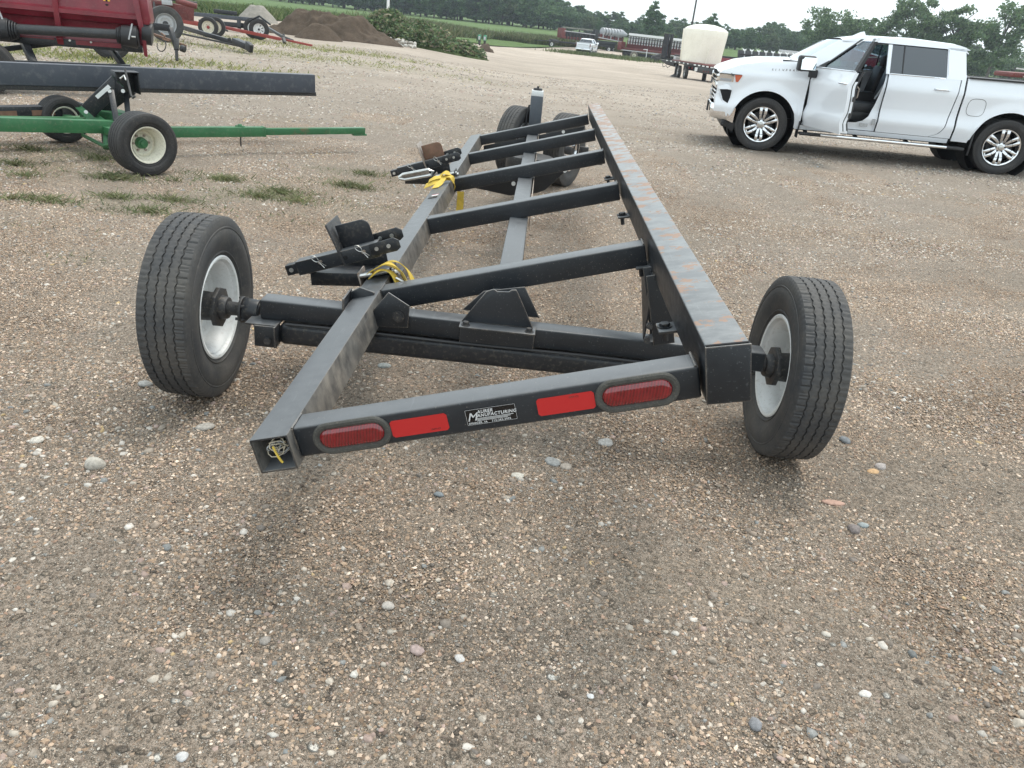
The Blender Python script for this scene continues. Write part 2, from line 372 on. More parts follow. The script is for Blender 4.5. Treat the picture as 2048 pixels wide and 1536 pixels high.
yard = bpy.data.objects.new('gravel_yard', me); col.objects.link(yard); tag(yard, kind='structure')
def yardmat():
    m, t, b = newmat('gravel_ground'); v = N(t, 'ShaderNodeTexCoord').outputs['Object']
    big = noisen(t, v, .55, 5, .6); mid = noisen(t, v, 3.2, 6, .65); fine = noisen(t, v, 55, 5, .75)
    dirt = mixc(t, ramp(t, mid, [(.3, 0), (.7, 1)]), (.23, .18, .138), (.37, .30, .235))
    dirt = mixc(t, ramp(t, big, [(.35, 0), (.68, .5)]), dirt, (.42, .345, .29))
    dirt = mixc(t, ramp(t, fine, [(.44, 0), (.60, .75)]), dirt, (.085, .064, .046))  # dark fines, their tone also standing in for shade between chips
    h = None
    for sc_, lo, amt in ((330, .30, .75), (170, .36, .8), (85, .52, .9), (34, .80, .9)):
        vo = N(t, 'ShaderNodeTexVoronoi'); vo.inputs['Scale'].default_value = sc_; vo.inputs['Randomness'].default_value = 1
        wn = N(t, 'ShaderNodeTexNoise'); wn.inputs['Scale'].default_value = sc_ * .6; wn.inputs['Detail'].default_value = 2; t.links.new(v, wn.inputs['Vector'])
        va = N(t, 'ShaderNodeVectorMath', operation='MULTIPLY_ADD'); va.inputs[1].default_value = (1.1 / sc_,) * 3; t.links.new(wn.outputs['Color'], va.inputs[0]); t.links.new(v, va.inputs[2])
        t.links.new(va.outputs[0], vo.inputs['Vector'])
        sx = N(t, 'ShaderNodeSeparateColor'); t.links.new(vo.outputs['Color'], sx.inputs[0])
        colr = ramp(t, sx.outputs[0], [(0, (.11, .092, .078)), (.25, (.24, .195, .15)), (.5, (.34, .285, .225)), (.8, (.46, .40, .33)), (.95, (.58, .53, .46)), (1, (.62, .60, .55))])
        near = ramp(t, vo.outputs['Distance'], [(.30, 1), (.5, 0)])
        pick = ramp(t, sx.outputs[1], [(lo, 0), (lo + .05, 1)])
        mk = N(t, 'ShaderNodeMath', operation='MULTIPLY'); t.links.new(near, mk.inputs[0]); t.links.new(pick, mk.inputs[1])
        m2 = N(t, 'ShaderNodeMath', operation='MULTIPLY'); m2.inputs[1].default_value = amt; t.links.new(mk.outputs[0], m2.inputs[0])
        dirt = mixc(t, m2.outputs[0], dirt, colr)
        hh = N(t, 'ShaderNodeMath', operation='MULTIPLY'); hh.inputs[1].default_value = 80 / sc_; t.links.new(mk.outputs[0], hh.inputs[0])
        if h is None: h = hh.outputs[0]
        else:
            s_ = N(t, 'ShaderNodeMath', operation='ADD'); t.links.new(h, s_.inputs[0]); t.links.new(hh.outputs[0], s_.inputs[1]); h = s_.outputs[0]
    sp = N(t, 'ShaderNodeSeparateXYZ'); t.links.new(v, sp.inputs[0])
    fy = N(t, 'ShaderNodeMapRange'); t.links.new(sp.outputs[1], fy.inputs[0]); fy.inputs[1].default_value = 3; fy.inputs[2].default_value = 22; fy.inputs[3].default_value = .0; fy.inputs[4].default_value = .85
    n4 = noisen(t, v, .22, 5, .65)
    pm = N(t, 'ShaderNodeMath', operation='MULTIPLY'); t.links.new(fy.outputs[0], pm.inputs[0]); t.links.new(ramp(t, n4, [(.3, .45), (.7, 1)]), pm.inputs[1])
    dirt = mixc(t, pm.outputs[0], dirt, (.63, .54, .455))
    # wheel tracks and damp streaks across the yard
    mpn = N(t, 'ShaderNodeMapping'); mpn.inputs['Scale'].default_value = (.10, .9, 1); mpn.inputs['Rotation'].default_value = (0, 0, .12); t.links.new(v, mpn.inputs[0])
    st = noisen(t, mpn.outputs[0], 1.0, 7, .7); dirt = mixc(t, ramp(t, st, [(.52, 0), (.62, .5)]), dirt, (.33, .265, .20))
    at_ = N(t, 'ShaderNodeAttribute'); at_.attribute_name = 'weeds'
    gm = N(t, 'ShaderNodeMath', operation='MULTIPLY'); t.links.new(at_.outputs['Fac'], gm.inputs[0]); t.links.new(ramp(t, noisen(t, v, 22, 5, .7), [(.35, 0), (.6, .55)]), gm.inputs[1])
    dirt = mixc(t, gm.outputs[0], dirt, mixc(t, big, (.15, .17, .07), (.30, .31, .11)))
    t.links.new(dirt, b.inputs['Base Color']); b.inputs['Roughness'].default_value = .92; b.inputs['Specular IOR Level'].default_value = .2
    a2 = N(t, 'ShaderNodeMath', operation='MULTIPLY_ADD'); t.links.new(fine, a2.inputs[0]); a2.inputs[1].default_value = .6; t.links.new(h, a2.inputs[2])
    bp = N(t, 'ShaderNodeBump'); bp.inputs['Strength'].default_value = 1; bp.inputs['Distance'].default_value = .012
    t.links.new(a2.outputs[0], bp.inputs['Height']); t.links.new(bp.outputs[0], b.inputs['Normal'])
    return m
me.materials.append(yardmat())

# loose stones, too many to count: baked as one mesh, dense near the camera and thinning out
ico = bmesh.new(); bmesh.ops.create_icosphere(ico, subdivisions=1, radius=1)
IV = np.array([v.co[:] for v in ico.verts]); IF = np.array([[v.index for v in f.verts] for f in ico.faces]); ico.free()
ico = bmesh.new(); bmesh.ops.create_icosphere(ico, subdivisions=2, radius=1)
JV = np.array([v.co[:] for v in ico.verts]); JF = np.array([[v.index for v in f.verts] for f in ico.faces]); ico.free()
PAL = np.array([[.33, .28, .23], [.42, .37, .31], [.50, .46, .41], [.55, .50, .44], [.25, .21, .175], [.18, .155, .135], [.36, .27, .23], [.40, .30, .26], [.20, .205, .20], [.25, .25, .24], [.45, .33, .18], [.52, .49, .44], [.30, .24, .19]])
PW = np.array([15, 16, 12, 5, 14, 9, 8, 5, 4, 5, 1.5, 2.5, 12]); PW = PW / PW.sum()
def stones(pos, size, V0, F0, flat=(.5, .85), jit=.22, emb=-.18):
    n = len(pos); k = len(V0)
    a = rng.uniform(0, 2 * np.pi, n); sx = size * rng.uniform(.75, 1.3, n); sy = size * rng.uniform(.6, 1.0, n); sz = size * rng.uniform(*flat, n)
    V = np.repeat(V0[None], n, 0) * (1 + rng.uniform(-jit, jit, (n, k, 1)))
    tilt = rng.uniform(-.5, .5, (n, 1)); x = V[..., 0] * sx[:, None]; y = V[..., 1] * sy[:, None]; z = V[..., 2] * sz[:, None]
    x, z = x * np.cos(tilt) - z * np.sin(tilt), x * np.sin(tilt) + z * np.cos(tilt)
    ca, sa = np.cos(a)[:, None], np.sin(a)[:, None]
    P = np.stack([x * ca - y * sa + pos[:, 0:1], x * sa + y * ca + pos[:, 1:2], z + pos[:, 2:3] - sz[:, None] * emb], -1)
    F = (F0[None] + (np.arange(n) * k)[:, None, None]).reshape(-1, 3)
    return P.reshape(-1, 3), F, k
pos_l = []; siz_l = []
for y0, y1, dens, smin in ((.7, 2.2, 1700, .0045), (2.2, 3.6, 1500, .0048), (3.6, 6, 1100, .0055), (6, 10, 1000, .0075), (10, 18, 330, .0115), (18, 34, 70, .019)):
    w0, w1 = -.74 * y1 - .9, .78 * y1 + .9
    n = int(dens * (w1 - w0) * (y1 - y0)); x = rng.uniform(w0, w1, n); y = rng.uniform(y0, y1, n)
    # stones drift together in patches
    keep = np.array([rng.random() < min(1.0, .55 + 1.5 * (vn((a, b), .9, 1) + .5 * vn((a, b), 3.0, 5))) for a, b in zip(x, y)])
    x, y = x[keep], y[keep]; s = smin * (1 - rng.random(len(x))) ** (-1 / 3.0); s = np.minimum(s, np.maximum(.012 + .010 * rng.random(len(x)), smin * 2.2))
    pos_l.append(np.stack([x, y, gz(x, y)], -1)); siz_l.append(s)
pos = np.concatenate(pos_l); siz = np.concatenate(siz_l)
inside = np.abs(pos[:, 0] / np.maximum(pos[:, 1] + .35, .3) - .02) < .80
pos, siz = pos[inside], siz[inside]
big_ = (siz > .0075) & (pos[:, 1] < 6)
Pv, Pf, Pc = [], [], []; off = 0
for msk, V0, F0 in ((~big_, IV, IF), (big_, IV * 1.0, IF)):
    if V0 is IV:      # tiny ones: an eight-sided chip is enough
        V0 = np.array([[1, 0, 0], [-1, 0, 0], [0, 1, 0], [0, -1, 0], [0, 0, 1], [.35, .6, .55], [-.5, -.4, .6]], float)
        F0 = np.array([[0, 5, 4], [0, 2, 5], [2, 4, 5], [2, 1, 4], [1, 6, 4], [1, 3, 6], [3, 4, 6], [3, 0, 4]])
    P, F, k = stones(pos[msk], siz[msk], V0, F0, jit=.34, flat=(.38, .75), emb=.12)
    nS = msk.sum(); c = PAL[rng.choice(len(PAL), nS, p=PW)] * rng.uniform(.85, 1.15, (nS, 1))
    Pv.append(P); Pf.append(F + off); Pc.append(np.repeat(c, k, 0)); off += len(P)
P = np.concatenate(Pv); F = np.concatenate(Pf); Cc = np.concatenate(Pc)
def npmesh(name, P, F, C=None, m=None, smooth_=False):
    me = bpy.data.meshes.new(name); k = F.shape[1]
    me.vertices.add(len(P)); me.vertices.foreach_set('co', P.astype(np.float32).ravel())
    me.loops.add(F.size); me.loops.foreach_set('vertex_index', F.astype(np.int32).ravel())
    me.polygons.add(len(F)); me.polygons.foreach_set('loop_start', np.arange(0, F.size, k, dtype=np.int32))
    if smooth_: me.polygons.foreach_set('use_smooth', [True] * len(F))
    if C is not None:
        a = me.attributes.new('tone', 'FLOAT_COLOR', 'POINT'); a.data.foreach_set('color', np.concatenate([C, np.ones((len(C), 1))], 1).astype(np.float32).ravel())
    me.update(calc_edges=True); me.validate()
    if m: me.materials.append(m)
    return me
def tonemat(name, rough=.85, sp=.3, trans=0, var=.25, nscale=90):
    m, t, b = newmat(name); at_ = N(t, 'ShaderNodeAttribute'); at_.attribute_name = 'tone'
    v = N(t, 'ShaderNodeTexCoord').outputs['Object']; n = noisen(t, v, nscale, 4, .65)
    mm = N(t, 'ShaderNodeMix', data_type='RGBA', blend_type='MULTIPLY'); mm.inputs[0].default_value = 1
    t.links.new(at_.outputs['Color'], mm.inputs[6]); t.links.new(ramp(t, n, [(.3, 1 - var * 1.3), (.7, 1 + var)]), mm.inputs[7])
    t.links.new(mm.outputs[2], b.inputs['Base Color']); b.inputs['Roughness'].default_value = rough; b.inputs['Specular IOR Level'].default_value = sp
    if trans:
        tr = N(t, 'ShaderNodeBsdfTranslucent'); t.links.new(mm.outputs[2], tr.inputs[0]); ms = N(t, 'ShaderNodeMixShader'); ms.inputs[0].default_value = trans
        t.links.new(b.outputs[0], ms.inputs[1]); t.links.new(tr.outputs[0], ms.inputs[2]); t.links.new(ms.outputs[0], t.nodes['Material Output'].inputs[0])
    return m
M['stone'] = tonemat('stone'); M['leaf'] = tonemat('leaf', .6, .3, .3, .3, 3)
grav = bpy.data.objects.new('gravel', npmesh('gravel', P, F, Cc, M['stone'])); col.objects.link(grav); tag(grav, kind='stuff')
grav['label'] = 'loose gravel of mixed tan grey and pinkish pebbles lying over the yard'
print('gravel tris', len(F))

# the packed fine gravel between them: one object that repeats a few square-metre patches of real chips over the near yard
FP = np.array([[.30, .245, .185], [.36, .30, .235], [.24, .19, .14], [.17, .135, .105], [.43, .375, .31], [.54, .49, .42], [.13, .11, .095], [.34, .255, .20], [.25, .24, .22]]); FW = np.array([20, 17, 18, 10, 13, 5, 6, 6, 5.]); FW /= FW.sum()
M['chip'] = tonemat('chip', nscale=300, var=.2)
_t = M['chip'].node_tree; _b = _t.nodes['Principled BSDF']; _src = _b.inputs['Base Color'].links[0].from_socket; _pos = N(_t, 'ShaderNodeNewGeometry').outputs['Position']
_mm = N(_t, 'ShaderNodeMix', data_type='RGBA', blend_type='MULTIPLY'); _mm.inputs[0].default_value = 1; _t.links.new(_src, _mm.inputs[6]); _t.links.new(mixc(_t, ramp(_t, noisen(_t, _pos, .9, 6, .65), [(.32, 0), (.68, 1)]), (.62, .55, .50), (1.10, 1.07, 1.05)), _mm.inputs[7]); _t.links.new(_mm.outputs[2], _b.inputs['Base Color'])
CV = np.array([[1, 0, 0], [-1, 0, 0], [0, 1, 0], [0, -1, 0], [0, 0, 1], [.35, .6, .55], [-.5, -.4, .6]], float); CF = np.array([[0, 5, 4], [0, 2, 5], [2, 4, 5], [2, 1, 4], [1, 6, 4], [1, 3, 6], [3, 4, 6], [3, 0, 4]])
tc_ = bpy.data.collections.new('chip_patches')
for k_, nst in enumerate((15000, 15000, 15000, 7000)):
    q_ = rng.uniform(-.5, .5, (nst, 2)); s_ = np.minimum(.0024 * (1 - rng.random(nst)) ** (-1 / 2.6), .0085)
    P_, F_, n_ = stones(np.concatenate([q_, rng.uniform(-.0022, .0008, (nst, 1))], 1), s_, CV, CF, jit=.3)
    cc_ = np.repeat(FP[rng.choice(len(FP), nst, p=FW)] * rng.uniform(1.0, 1.7, (nst, 1)) * np.array([1.02, .975, .955]), n_, 0)
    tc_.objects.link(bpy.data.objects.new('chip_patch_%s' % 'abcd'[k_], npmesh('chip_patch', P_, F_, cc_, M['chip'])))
pp, rr_, ii_ = [], [], []
for iy in range(0, 13):
    for ix in range(-14, 15):
        cx, cy = ix + .5, iy + .5
        if not (-.76 * (cy + 1) - 1.3 < cx < .80 * (cy + 1) + 1.3): continue
        if cy > 8 and rng.random() < (cy - 8) / 5: continue
        e_ = .3; sx_ = (gzf(cx + e_, cy) - gzf(cx - e_, cy)) / (2 * e_); sy_ = (gzf(cx, cy + e_) - gzf(cx, cy - e_)) / (2 * e_)
        k_ = int(rng.integers(0, 4)); nrm = Vector((-sx_, -sy_, 1)).normalized(); Mq = nrm.to_track_quat('Z', 'Y').to_matrix() @ Matrix.Rotation(k_ * math.pi / 2, 3, 'Z')
        Mq = frame((0, 0, 0), Vector((1, 0, sx_)), nrm).to_3x3() @ Matrix.Rotation(k_ * math.pi / 2, 3, 'Z')
        pp.append((cx, cy, gzf(cx, cy))); rr_.append(tuple(Mq.to_euler())); ii_.append(int(rng.integers(0, 3)) if cy < 5.6 else 3)
pm_ = bpy.data.meshes.new('fine_gravel'); pm_.from_pydata(pp, [], [])
a_ = pm_.attributes.new('rot', 'FLOAT_VECTOR', 'POINT'); a_.data.foreach_set('vector', np.array(rr_, np.float32).ravel()); a_ = pm_.attributes.new('pick', 'INT', 'POINT'); a_.data.foreach_set('value', ii_)
fg = bpy.data.objects.new('fine_gravel', pm_); col.objects.link(fg); tag(fg, 'packed fine brown gravel covering the near yard', kind='stuff')
ng = bpy.data.node_groups.new('scatter_chips', 'GeometryNodeTree'); ng.interface.new_socket('Geometry', in_out='INPUT', socket_type='NodeSocketGeometry'); ng.interface.new_socket('Geometry', in_out='OUTPUT', socket_type='NodeSocketGeometry')
gi = ng.nodes.new('NodeGroupInput'); go = ng.nodes.new('NodeGroupOutput'); ip_ = ng.nodes.new('GeometryNodeInstanceOnPoints'); ci = ng.nodes.new('GeometryNodeCollectionInfo'); ci.inputs[0].default_value = tc_; ci.inputs['Separate Children'].default_value = True; ci.inputs['Reset Children'].default_value = True
n1 = ng.nodes.new('GeometryNodeInputNamedAttribute'); n1.data_type = 'FLOAT_VECTOR'; n1.inputs[0].default_value = 'rot'; n2 = ng.nodes.new('GeometryNodeInputNamedAttribute'); n2.data_type = 'INT'; n2.inputs[0].default_value = 'pick'
ng.links.new(gi.outputs[0], ip_.inputs['Points']); ng.links.new(ci.outputs[0], ip_.inputs['Instance']); ip_.inputs['Pick Instance'].default_value = True
ng.links.new(n1.outputs[0], ip_.inputs['Rotation']); ng.links.new(n2.outputs[0], ip_.inputs['Instance Index']); ng.links.new(ip_.outputs[0], go.inputs[0])
md = fg.modifiers.new('scatter', 'NODES'); md.node_group = ng

# single stones that stand out
def rock(px, py, wpx, ar, c, label, flat=.6, seed=0):
    p = G(px, py); D = (p - cO).dot(cF); s = wpx / 2 / FPX * D * .95
    r_ = np.random.default_rng(seed); V = JV * (1 + r_.uniform(-.12, .12, (len(JV), 1)))
    V = V + .12 * np.sin(V[:, [1, 2, 0]] * 2.3 + seed); V = V * np.array([s, s * ar, s * ar * flat]); a = r_.uniform(-.4, .4)
    Q = np.stack([V[:, 0] * math.cos(a) - V[:, 1] * math.sin(a), V[:, 0] * math.sin(a) + V[:, 1] * math.cos(a), V[:, 2] + s * ar * flat * .25], -1)
    me = npmesh('stone', Q, JF, np.repeat(np.array([c]), len(Q), 0), M['stone'], seed % 2 == 0)
    o = bpy.data.objects.new('stone', me); col.objects.link(o); o.location = p; tag(o, label, 'stone', 'larger stones lying on the gravel yard')
for i, a in enumerate((
    (1510, 1452, 27, 1.2, (.25, .25, .26), 'smooth dark grey egg shaped stone near the bottom right of the yard', .7),
    (188, 932, 42, .9, (.42, .39, .34), 'angular grey brown stone in front of the left rear tyre', .8),
    (1667, 1006, 52, .45, (.42, .27, .21), 'flat jagged pinkish slab in front of the right rear tyre', .35),
    (1106, 925, 36, .8, (.30, .30, .29), 'flat grey stone just below the middle of the light bar', .5),
    (1132, 934, 26, .8, (.38, .33, .28), 'small brown stone touching the flat grey stone below the light bar', .6),
    (1035, 952, 28, .7, (.52, .49, .43), 'pale elongated stone below the maker plate', .5),
    (1210, 887, 34, .75, (.45, .43, .40), 'light grey chipped stone under the right tail lamp', .6),
    (768, 733, 30, .8, (.30, .32, .31), 'flat blue grey stone inside the frame behind the light bar', .4),
    (833, 1302, 30, 1.0, (.44, .34, .31), 'pink rounded stone in the foreground gravel left of centre', .7),
    (920, 1318, 24, .9, (.58, .55, .52), 'pale speckled stone in the foreground gravel near the centre', .7),
    (1181, 1393, 17, .8, (.58, .57, .56), 'small bright white pebble at the bottom middle', .7),
    (530, 1283, 22, 1.0, (.30, .27, .24), 'brown rounded stone in the left foreground gravel', .7),
    (73, 882, 28, .8, (.55, .51, .45), 'pale stone far left beside the left rear tyre', .6),
    (775, 1213, 28, .8, (.50, .45, .40), 'tan chipped stone left of the middle foreground', .6),
    (290, 770, 30, .8, (.36, .35, .33), 'grey stone beside the foot of the left rear tyre', .6),
    (878, 990, 22, .8, (.20, .22, .23), 'small dark blue grey pebble below the maker plate', .6),
    (1690, 882, 24, .9, (.20, .21, .22), 'dark round pebble to the right of the right rear tyre', .7),
    (1760, 935, 24, .9, (.40, .36, .34), 'grey rounded stone in the cluster right of the right tyre', .8),
    (1745, 945, 26, .7, (.55, .36, .20), 'orange tan stone in the cluster right of the right tyre', .6),
    (1708, 1062, 26, 1.1, (.22, .19, .18), 'dark brown squarish stone in the right foreground', .7),
    (1726, 1052, 26, .7, (.30, .33, .33), 'blue grey stone behind the dark brown squarish one', .6),
    (1652, 1270, 20, .9, (.50, .46, .40), 'tan pebble in the right foreground gravel', .7),
    (1730, 1388, 30, .7, (.57, .54, .50), 'light flat stone near the lower right corner', .5),
    (365, 1515, 26, .9, (.48, .47, .46), 'grey pebble at the lower left edge of the view', .7),
    (410, 855, 40, .7, (.38, .35, .31), 'grey brown stone in front of the left tyre contact patch', .5))):
    rock(*a[:6], flat=a[6], seed=i + 1)

# ------------------------------------------------------------------ wheels
def tri(a): return 2 * abs((a / (2 * math.pi)) % 1 - .5) * 2 - 1
def tyre(mb, Mx, Rt, Wd, rr, tread=4, n=240, zig=60, simple=False):
    hw = Wd / 2; prof = []     # (x, r, groove shift?)
    side = [(-hw * .66, rr - .004), (-hw * .74, rr + .010), (-hw * .80, rr + .018), (-hw * .86, rr + .022), (-hw * .86, rr + .026), (-hw * .835, rr + .028), (-hw * .97, rr + (Rt - rr) * .38), (-hw * 1.0, rr + (Rt - rr) * .52), (-hw * .985, rr + (Rt - rr) * .66), (-hw * .955, rr + (Rt - rr) * .70), (-hw * .975, rr + (Rt - rr) * .71), (-hw * .975, rr + (Rt - rr) * .74), (-hw * .952, rr + (Rt - rr) * .75), (-hw * .95, rr + (Rt - rr) * .80), (-hw * .90, Rt - .012)]
    prof += [(x, r, 0, 0) for x, r in side]
    tw = hw * .84; full = not simple; g = .0022 if not simple else .003; gd = .008
    prof.append((-tw, Rt - .003, 0, 1))
    for k in range(tread):
        c = -tw + (k + 1) * 2 * tw / (tread + 1)
        prof += [((c - g * 1.5), Rt - .0005 - .003 * (c / tw) ** 2, 1, 2), (c - g, Rt - gd, 1, 0), (c + g, Rt - gd, 1, 0), ((c + g * 1.5), Rt - .0005 - .003 * (c / tw) ** 2, 1, 3)]
        if full and k < tread - 1: prof.append((c + tw / (tread + 1), Rt - .0003 - .003 * (c / tw) ** 2, .6, 0))
    prof.append((tw, Rt - .003, 0, 1))
    prof += [(-x, r, 0, 0) for x, r in reversed(side)]
    rows = []
    for i in range(n + 1):
        a = 2 * math.pi * i / n; row = []
        z = tri(a * zig) * .0032 if not simple else 0; blk = (i * zig * 2 // n) % 6 == 0
        for x, r, gz_, e in prof:
            rr_ = r
            if e == 1 and not simple and (i % 4 == 0): rr_ = r - .0045
            if e == 2 and not simple and (i % 6 == 0): rr_ = r - .005
            if e == 3 and not simple and (i % 6 == 3): rr_ = r - .005
            row.append(Mx @ Vector((x + z * gz_, rr_ * math.cos(a), rr_ * math.sin(a))))
        rows.append(row)
    mb.grid(rows[:-1]); m = len(rows[0]); b = len(mb.v) - m * n
    for k in range(m - 1): mb.f.append((b + (n - 1) * m + k, b + (n - 1) * m + k + 1, b + k + 1, b + k))
    return mb
def rotx(o, X, Z=(0, 0, 1)): return frame(o, X, Z)
def wheel(parent, c, out_, Rt, Wd, rr, rimmat, style='steel', hub=None, tmat=None, n=120, detail=False, label=None, dish=.15):
    """c: centre, out_: outward direction (parent space)"""
    w_ = thing('wheel', None, None, M=frame(c, out_), parent=parent)
    if label: w_['label'] = label
    I = Matrix.Identity(4); hw = Wd / 2
    t_ = tyre(MB(), I, Rt, Wd, rr, n=(360 if detail else n), zig=(60 if detail else 30), simple=not detail)
    t_.build('tyre', tmat or M['rubber'], w_, sharp=28)
    r = MB(); lip = hw * .76
    barrel = [(-lip - .002, rr + .010), (-lip - .006, rr + .004), (-lip - .003, rr - .006), (-lip + .012, rr - .010), (-lip + .02, rr - .02), (-.01, rr - .036), (lip * .3, rr - .030), (lip - .02, rr - .016), (lip - .006, rr - .008), (lip + .004, rr - .002), (lip + .005, rr + .006)]
    r.lathe(barrel, I, 64); r.lathe([(x, q - .004) for x, q in barrel[3:-3]], I, 64)
    dx = hw * dish
    if style == 'steel':      # dished disc with hand holes
        r.lathe([(dx - .005, rr - .036), (dx + .018, rr * .80), (dx + .03, rr * .62), (dx + .005, rr * .52), (dx, rr * .36), (dx, .001)], I, 48)
        r.build('rim', rimmat, w_, sharp=40)
        h = MB(); hr = rr * (.36 if dish < 0 else .30)
        h.cyl((dx - .002, 0, 0), (dx + .05, 0, 0), hr * .95, hr * .8, 20); h.cyl((dx + .05, 0, 0), (dx + .068, 0, 0), hr * .6, hr * .5, 16)
        h.build('hub_cap', hub or M['dark'], w_, bevel=.002)
        l = MB(); k = 8 if rr > .2 else 6
        for i in range(k):
            a = 2 * math.pi * i / k; q = Vector((dx, math.cos(a) * rr * .46, math.sin(a) * rr * .46)); l.cyl(q, q + Vector((.018, 0, 0)), .012, .011, 6)
        l.build('wheel_nuts', M['zinc'] if hub is None else M['bare'], w_, kind='stuff')
    elif style == 'spoke':    # flat modular wheel with eight round openings
        r.lathe([(dx + .02, rr - .034), (dx + .03, rr * .9), (dx + .034, rr * .86)], I, 48)
        for i in range(8):
            a = 2 * math.pi * i / 8; d = Vector((0, math.cos(a), math.sin(a))); tt = Vector((0, -math.sin(a), math.cos(a)))
            p0 = d * rr * .3; p1 = d * rr * .9
            r.add([Vector((dx + .03, 0, 0)) + q for q in (p0 + tt * rr * .12, p0 - tt * rr * .12, p1 - tt * rr * .22, p1 + tt * rr * .22)] + [Vector((dx + .022, 0, 0)) + q for q in (p0 + tt * rr * .12, p0 - tt * rr * .12, p1 - tt * rr * .22, p1 + tt * rr * .22)],
                  [(0, 1, 2, 3), (7, 6, 5, 4), (0, 4, 5, 1), (1, 5, 6, 2), (2, 6, 7, 3), (3, 7, 4, 0)])
        r.lathe([(dx + .031, rr * .42), (dx + .031, rr * .2), (dx + .02, rr * .2)], I, 32)
        r.build('rim', rimmat, w_, sharp=40)
        MB().cyl((-.05, 0, 0), (dx + .07, 0, 0), rr * .24, rr * .2, 20).build('hub_cap', hub or M['dark'], w_, bevel=.002)
    elif style == 'alloy':
        r.lathe([(lip - .004, rr + .004), (lip + .004, rr - .004), (lip - .004, rr - .014)], I, 64)
        r.build('rim', M['chrome'], w_, sharp=40)
        s = MB()
        for i in range(6):
            for sgn in (-1, 1):
                a = 2 * math.pi * (i + .5) / 6 + sgn * .30; a2 = 2 * math.pi * (i + .5) / 6 + sgn * .155
                p0 = Vector((lip - .045, math.cos(a) * rr * .26, math.sin(a) * rr * .26)); p1 = Vector((lip - .012, math.cos(a2) * rr * .96, math.sin(a2) * rr * .96))
                pm = Vector((lip - .012, math.cos((a + a2) / 2) * rr * .6, math.sin((a + a2) / 2) * rr * .6))
                s.beam(p0, pm, .040, .034, (1, 0, 0)); s.beam(pm, p1, .046, .034, (1, 0, 0))
            a = 2 * math.pi * (i + .5) / 6
            q = [Vector((lip - .01, math.cos(a + e) * rr * f_, math.sin(a + e) * rr * f_)) for e, f_ in ((-.30, .97), (.30, .97), (.22, .88), (-.22, .88))]
            s.add(q + [p - Vector((.03, 0, 0)) for p in q], [(0, 1, 2, 3), (7, 6, 5, 4), (0, 4, 5, 1), (1, 5, 6, 2), (2, 6, 7, 3), (3, 7, 4, 0)])
        s.cyl((lip - .07, 0, 0), (lip - .035, 0, 0), rr * .36, rr * .33, 24)
        s.build('spokes', M['alloy'], w_, bevel=.004, segs=2)
        MB().cyl((lip - .04, 0, 0), (lip - .012, 0, 0), rr * .15, rr * .13, 20).build('hub_cap', M['zinc'], w_, bevel=.003)
        for i in range(6):
            a = 2 * math.pi * i / 6; q = Vector((lip - .036, math.cos(a) * rr * .25, math.sin(a) * rr * .25))
            MB().cyl(q, q + Vector((.014, 0, 0)), .013, .012, 8).build('wheel_nut', M['dark'], w_)
        MB().cyl((-.04, 0, 0), (-.01, 0, 0), rr * .72, rr * .72, 32).build('brake_disc', M['dark'], w_)
    return w_

# ------------------------------------------------------------------ header transport trailer (the main subject)
HT = thing('header_trailer', 'dark charcoal header transport trailer with tilted ladder frame and red tail lamps, nearest the camera', 'trailer', (-.08, 5.0, 0))
TI = R(16.3); eW = Vector((math.cos(TI), 0, math.sin(TI))); eN = Vector((-math.sin(TI), 0, math.cos(TI))); eY = Vector((0, 1, 0))
L0 = Vector((-.625, 0, .4265))
def F(w_, y, n): return L0 + eW * w_ + eN * n + eY * y
def hb(name, mb, m='steel', bevel=.004, **kw): return mb.build(name, M[m], kw.pop('parent', HT), bevel=bevel, world=True, **kw)
# left rail: square tube, open at the rear
left_rail = hb('side_rail', MB().tubebox(F(0, 1.775, 0), F(0, 8.17, 0), .108, .106, .006, eN), 'steel_rubbed_lit', bevel=.0015, label='low open ended square tube rail on the left')
hb('end_plug', MB().box((0, 0, 0), (.094, .006, .092), Matrix(((eW.x, 0, eN.x, F(0, 2.02, 0).x), (0, 1, 0, 2.02), (eW.z, 0, eN.z, F(0, 2.02, 0).z), (0, 0, 0, 1)))), 'void', bevel=0)
# high rail with its worn top
TR = R(12.6); rW = Vector((math.cos(TR), 0, math.sin(TR))); rN = Vector((-math.sin(TR), 0, math.cos(TR))); RC = Vector((.540, 0, .803))
def RR(w_, y, n): return RC + rW * w_ + rN * n + eY * y
rail = hb('side_rail', MB().beam(RR(0, 1.785, 0), RR(0, 8.32, 0), .112, .160, rN), 'rail', bevel=.007, segs=3, label='tall rectangular right rail with paint worn to bare and rusty metal on top')
Mc = Matrix(((rW.x, rN.x, 0, RC.x), (0, 0, -1, 1.783), (rW.z, rN.z, 0, RC.z), (0, 0, 0, 1)))
hb('end_cap', MB().prism([(-.056, -.0795), (.056, -.0795), (.057, .08), (-.057, .08)], Mc, .007), bevel=.002)
hb('end_cap_lip', MB().beam(RR(0, 1.782, .0815), RR(0, 1.79, .0815), .108, .002, rN), 'void', bevel=0)
# six cross members
CY = (1.812, 3.02, 4.325, 5.58, 6.775, 7.975); CB = []
for i, y in enumerate(CY):
    a = F(.0545, y + .045, .006); b = F(1.158 - .002 * i, y + .045, .008)
    o = hb('cross_member', MB().beam(a, b, .090, .092, eN), bevel=.007, segs=3); CB.append(o)
CB[0]['label'] = 'rear cross member carrying the lamps, red tape and maker plate'
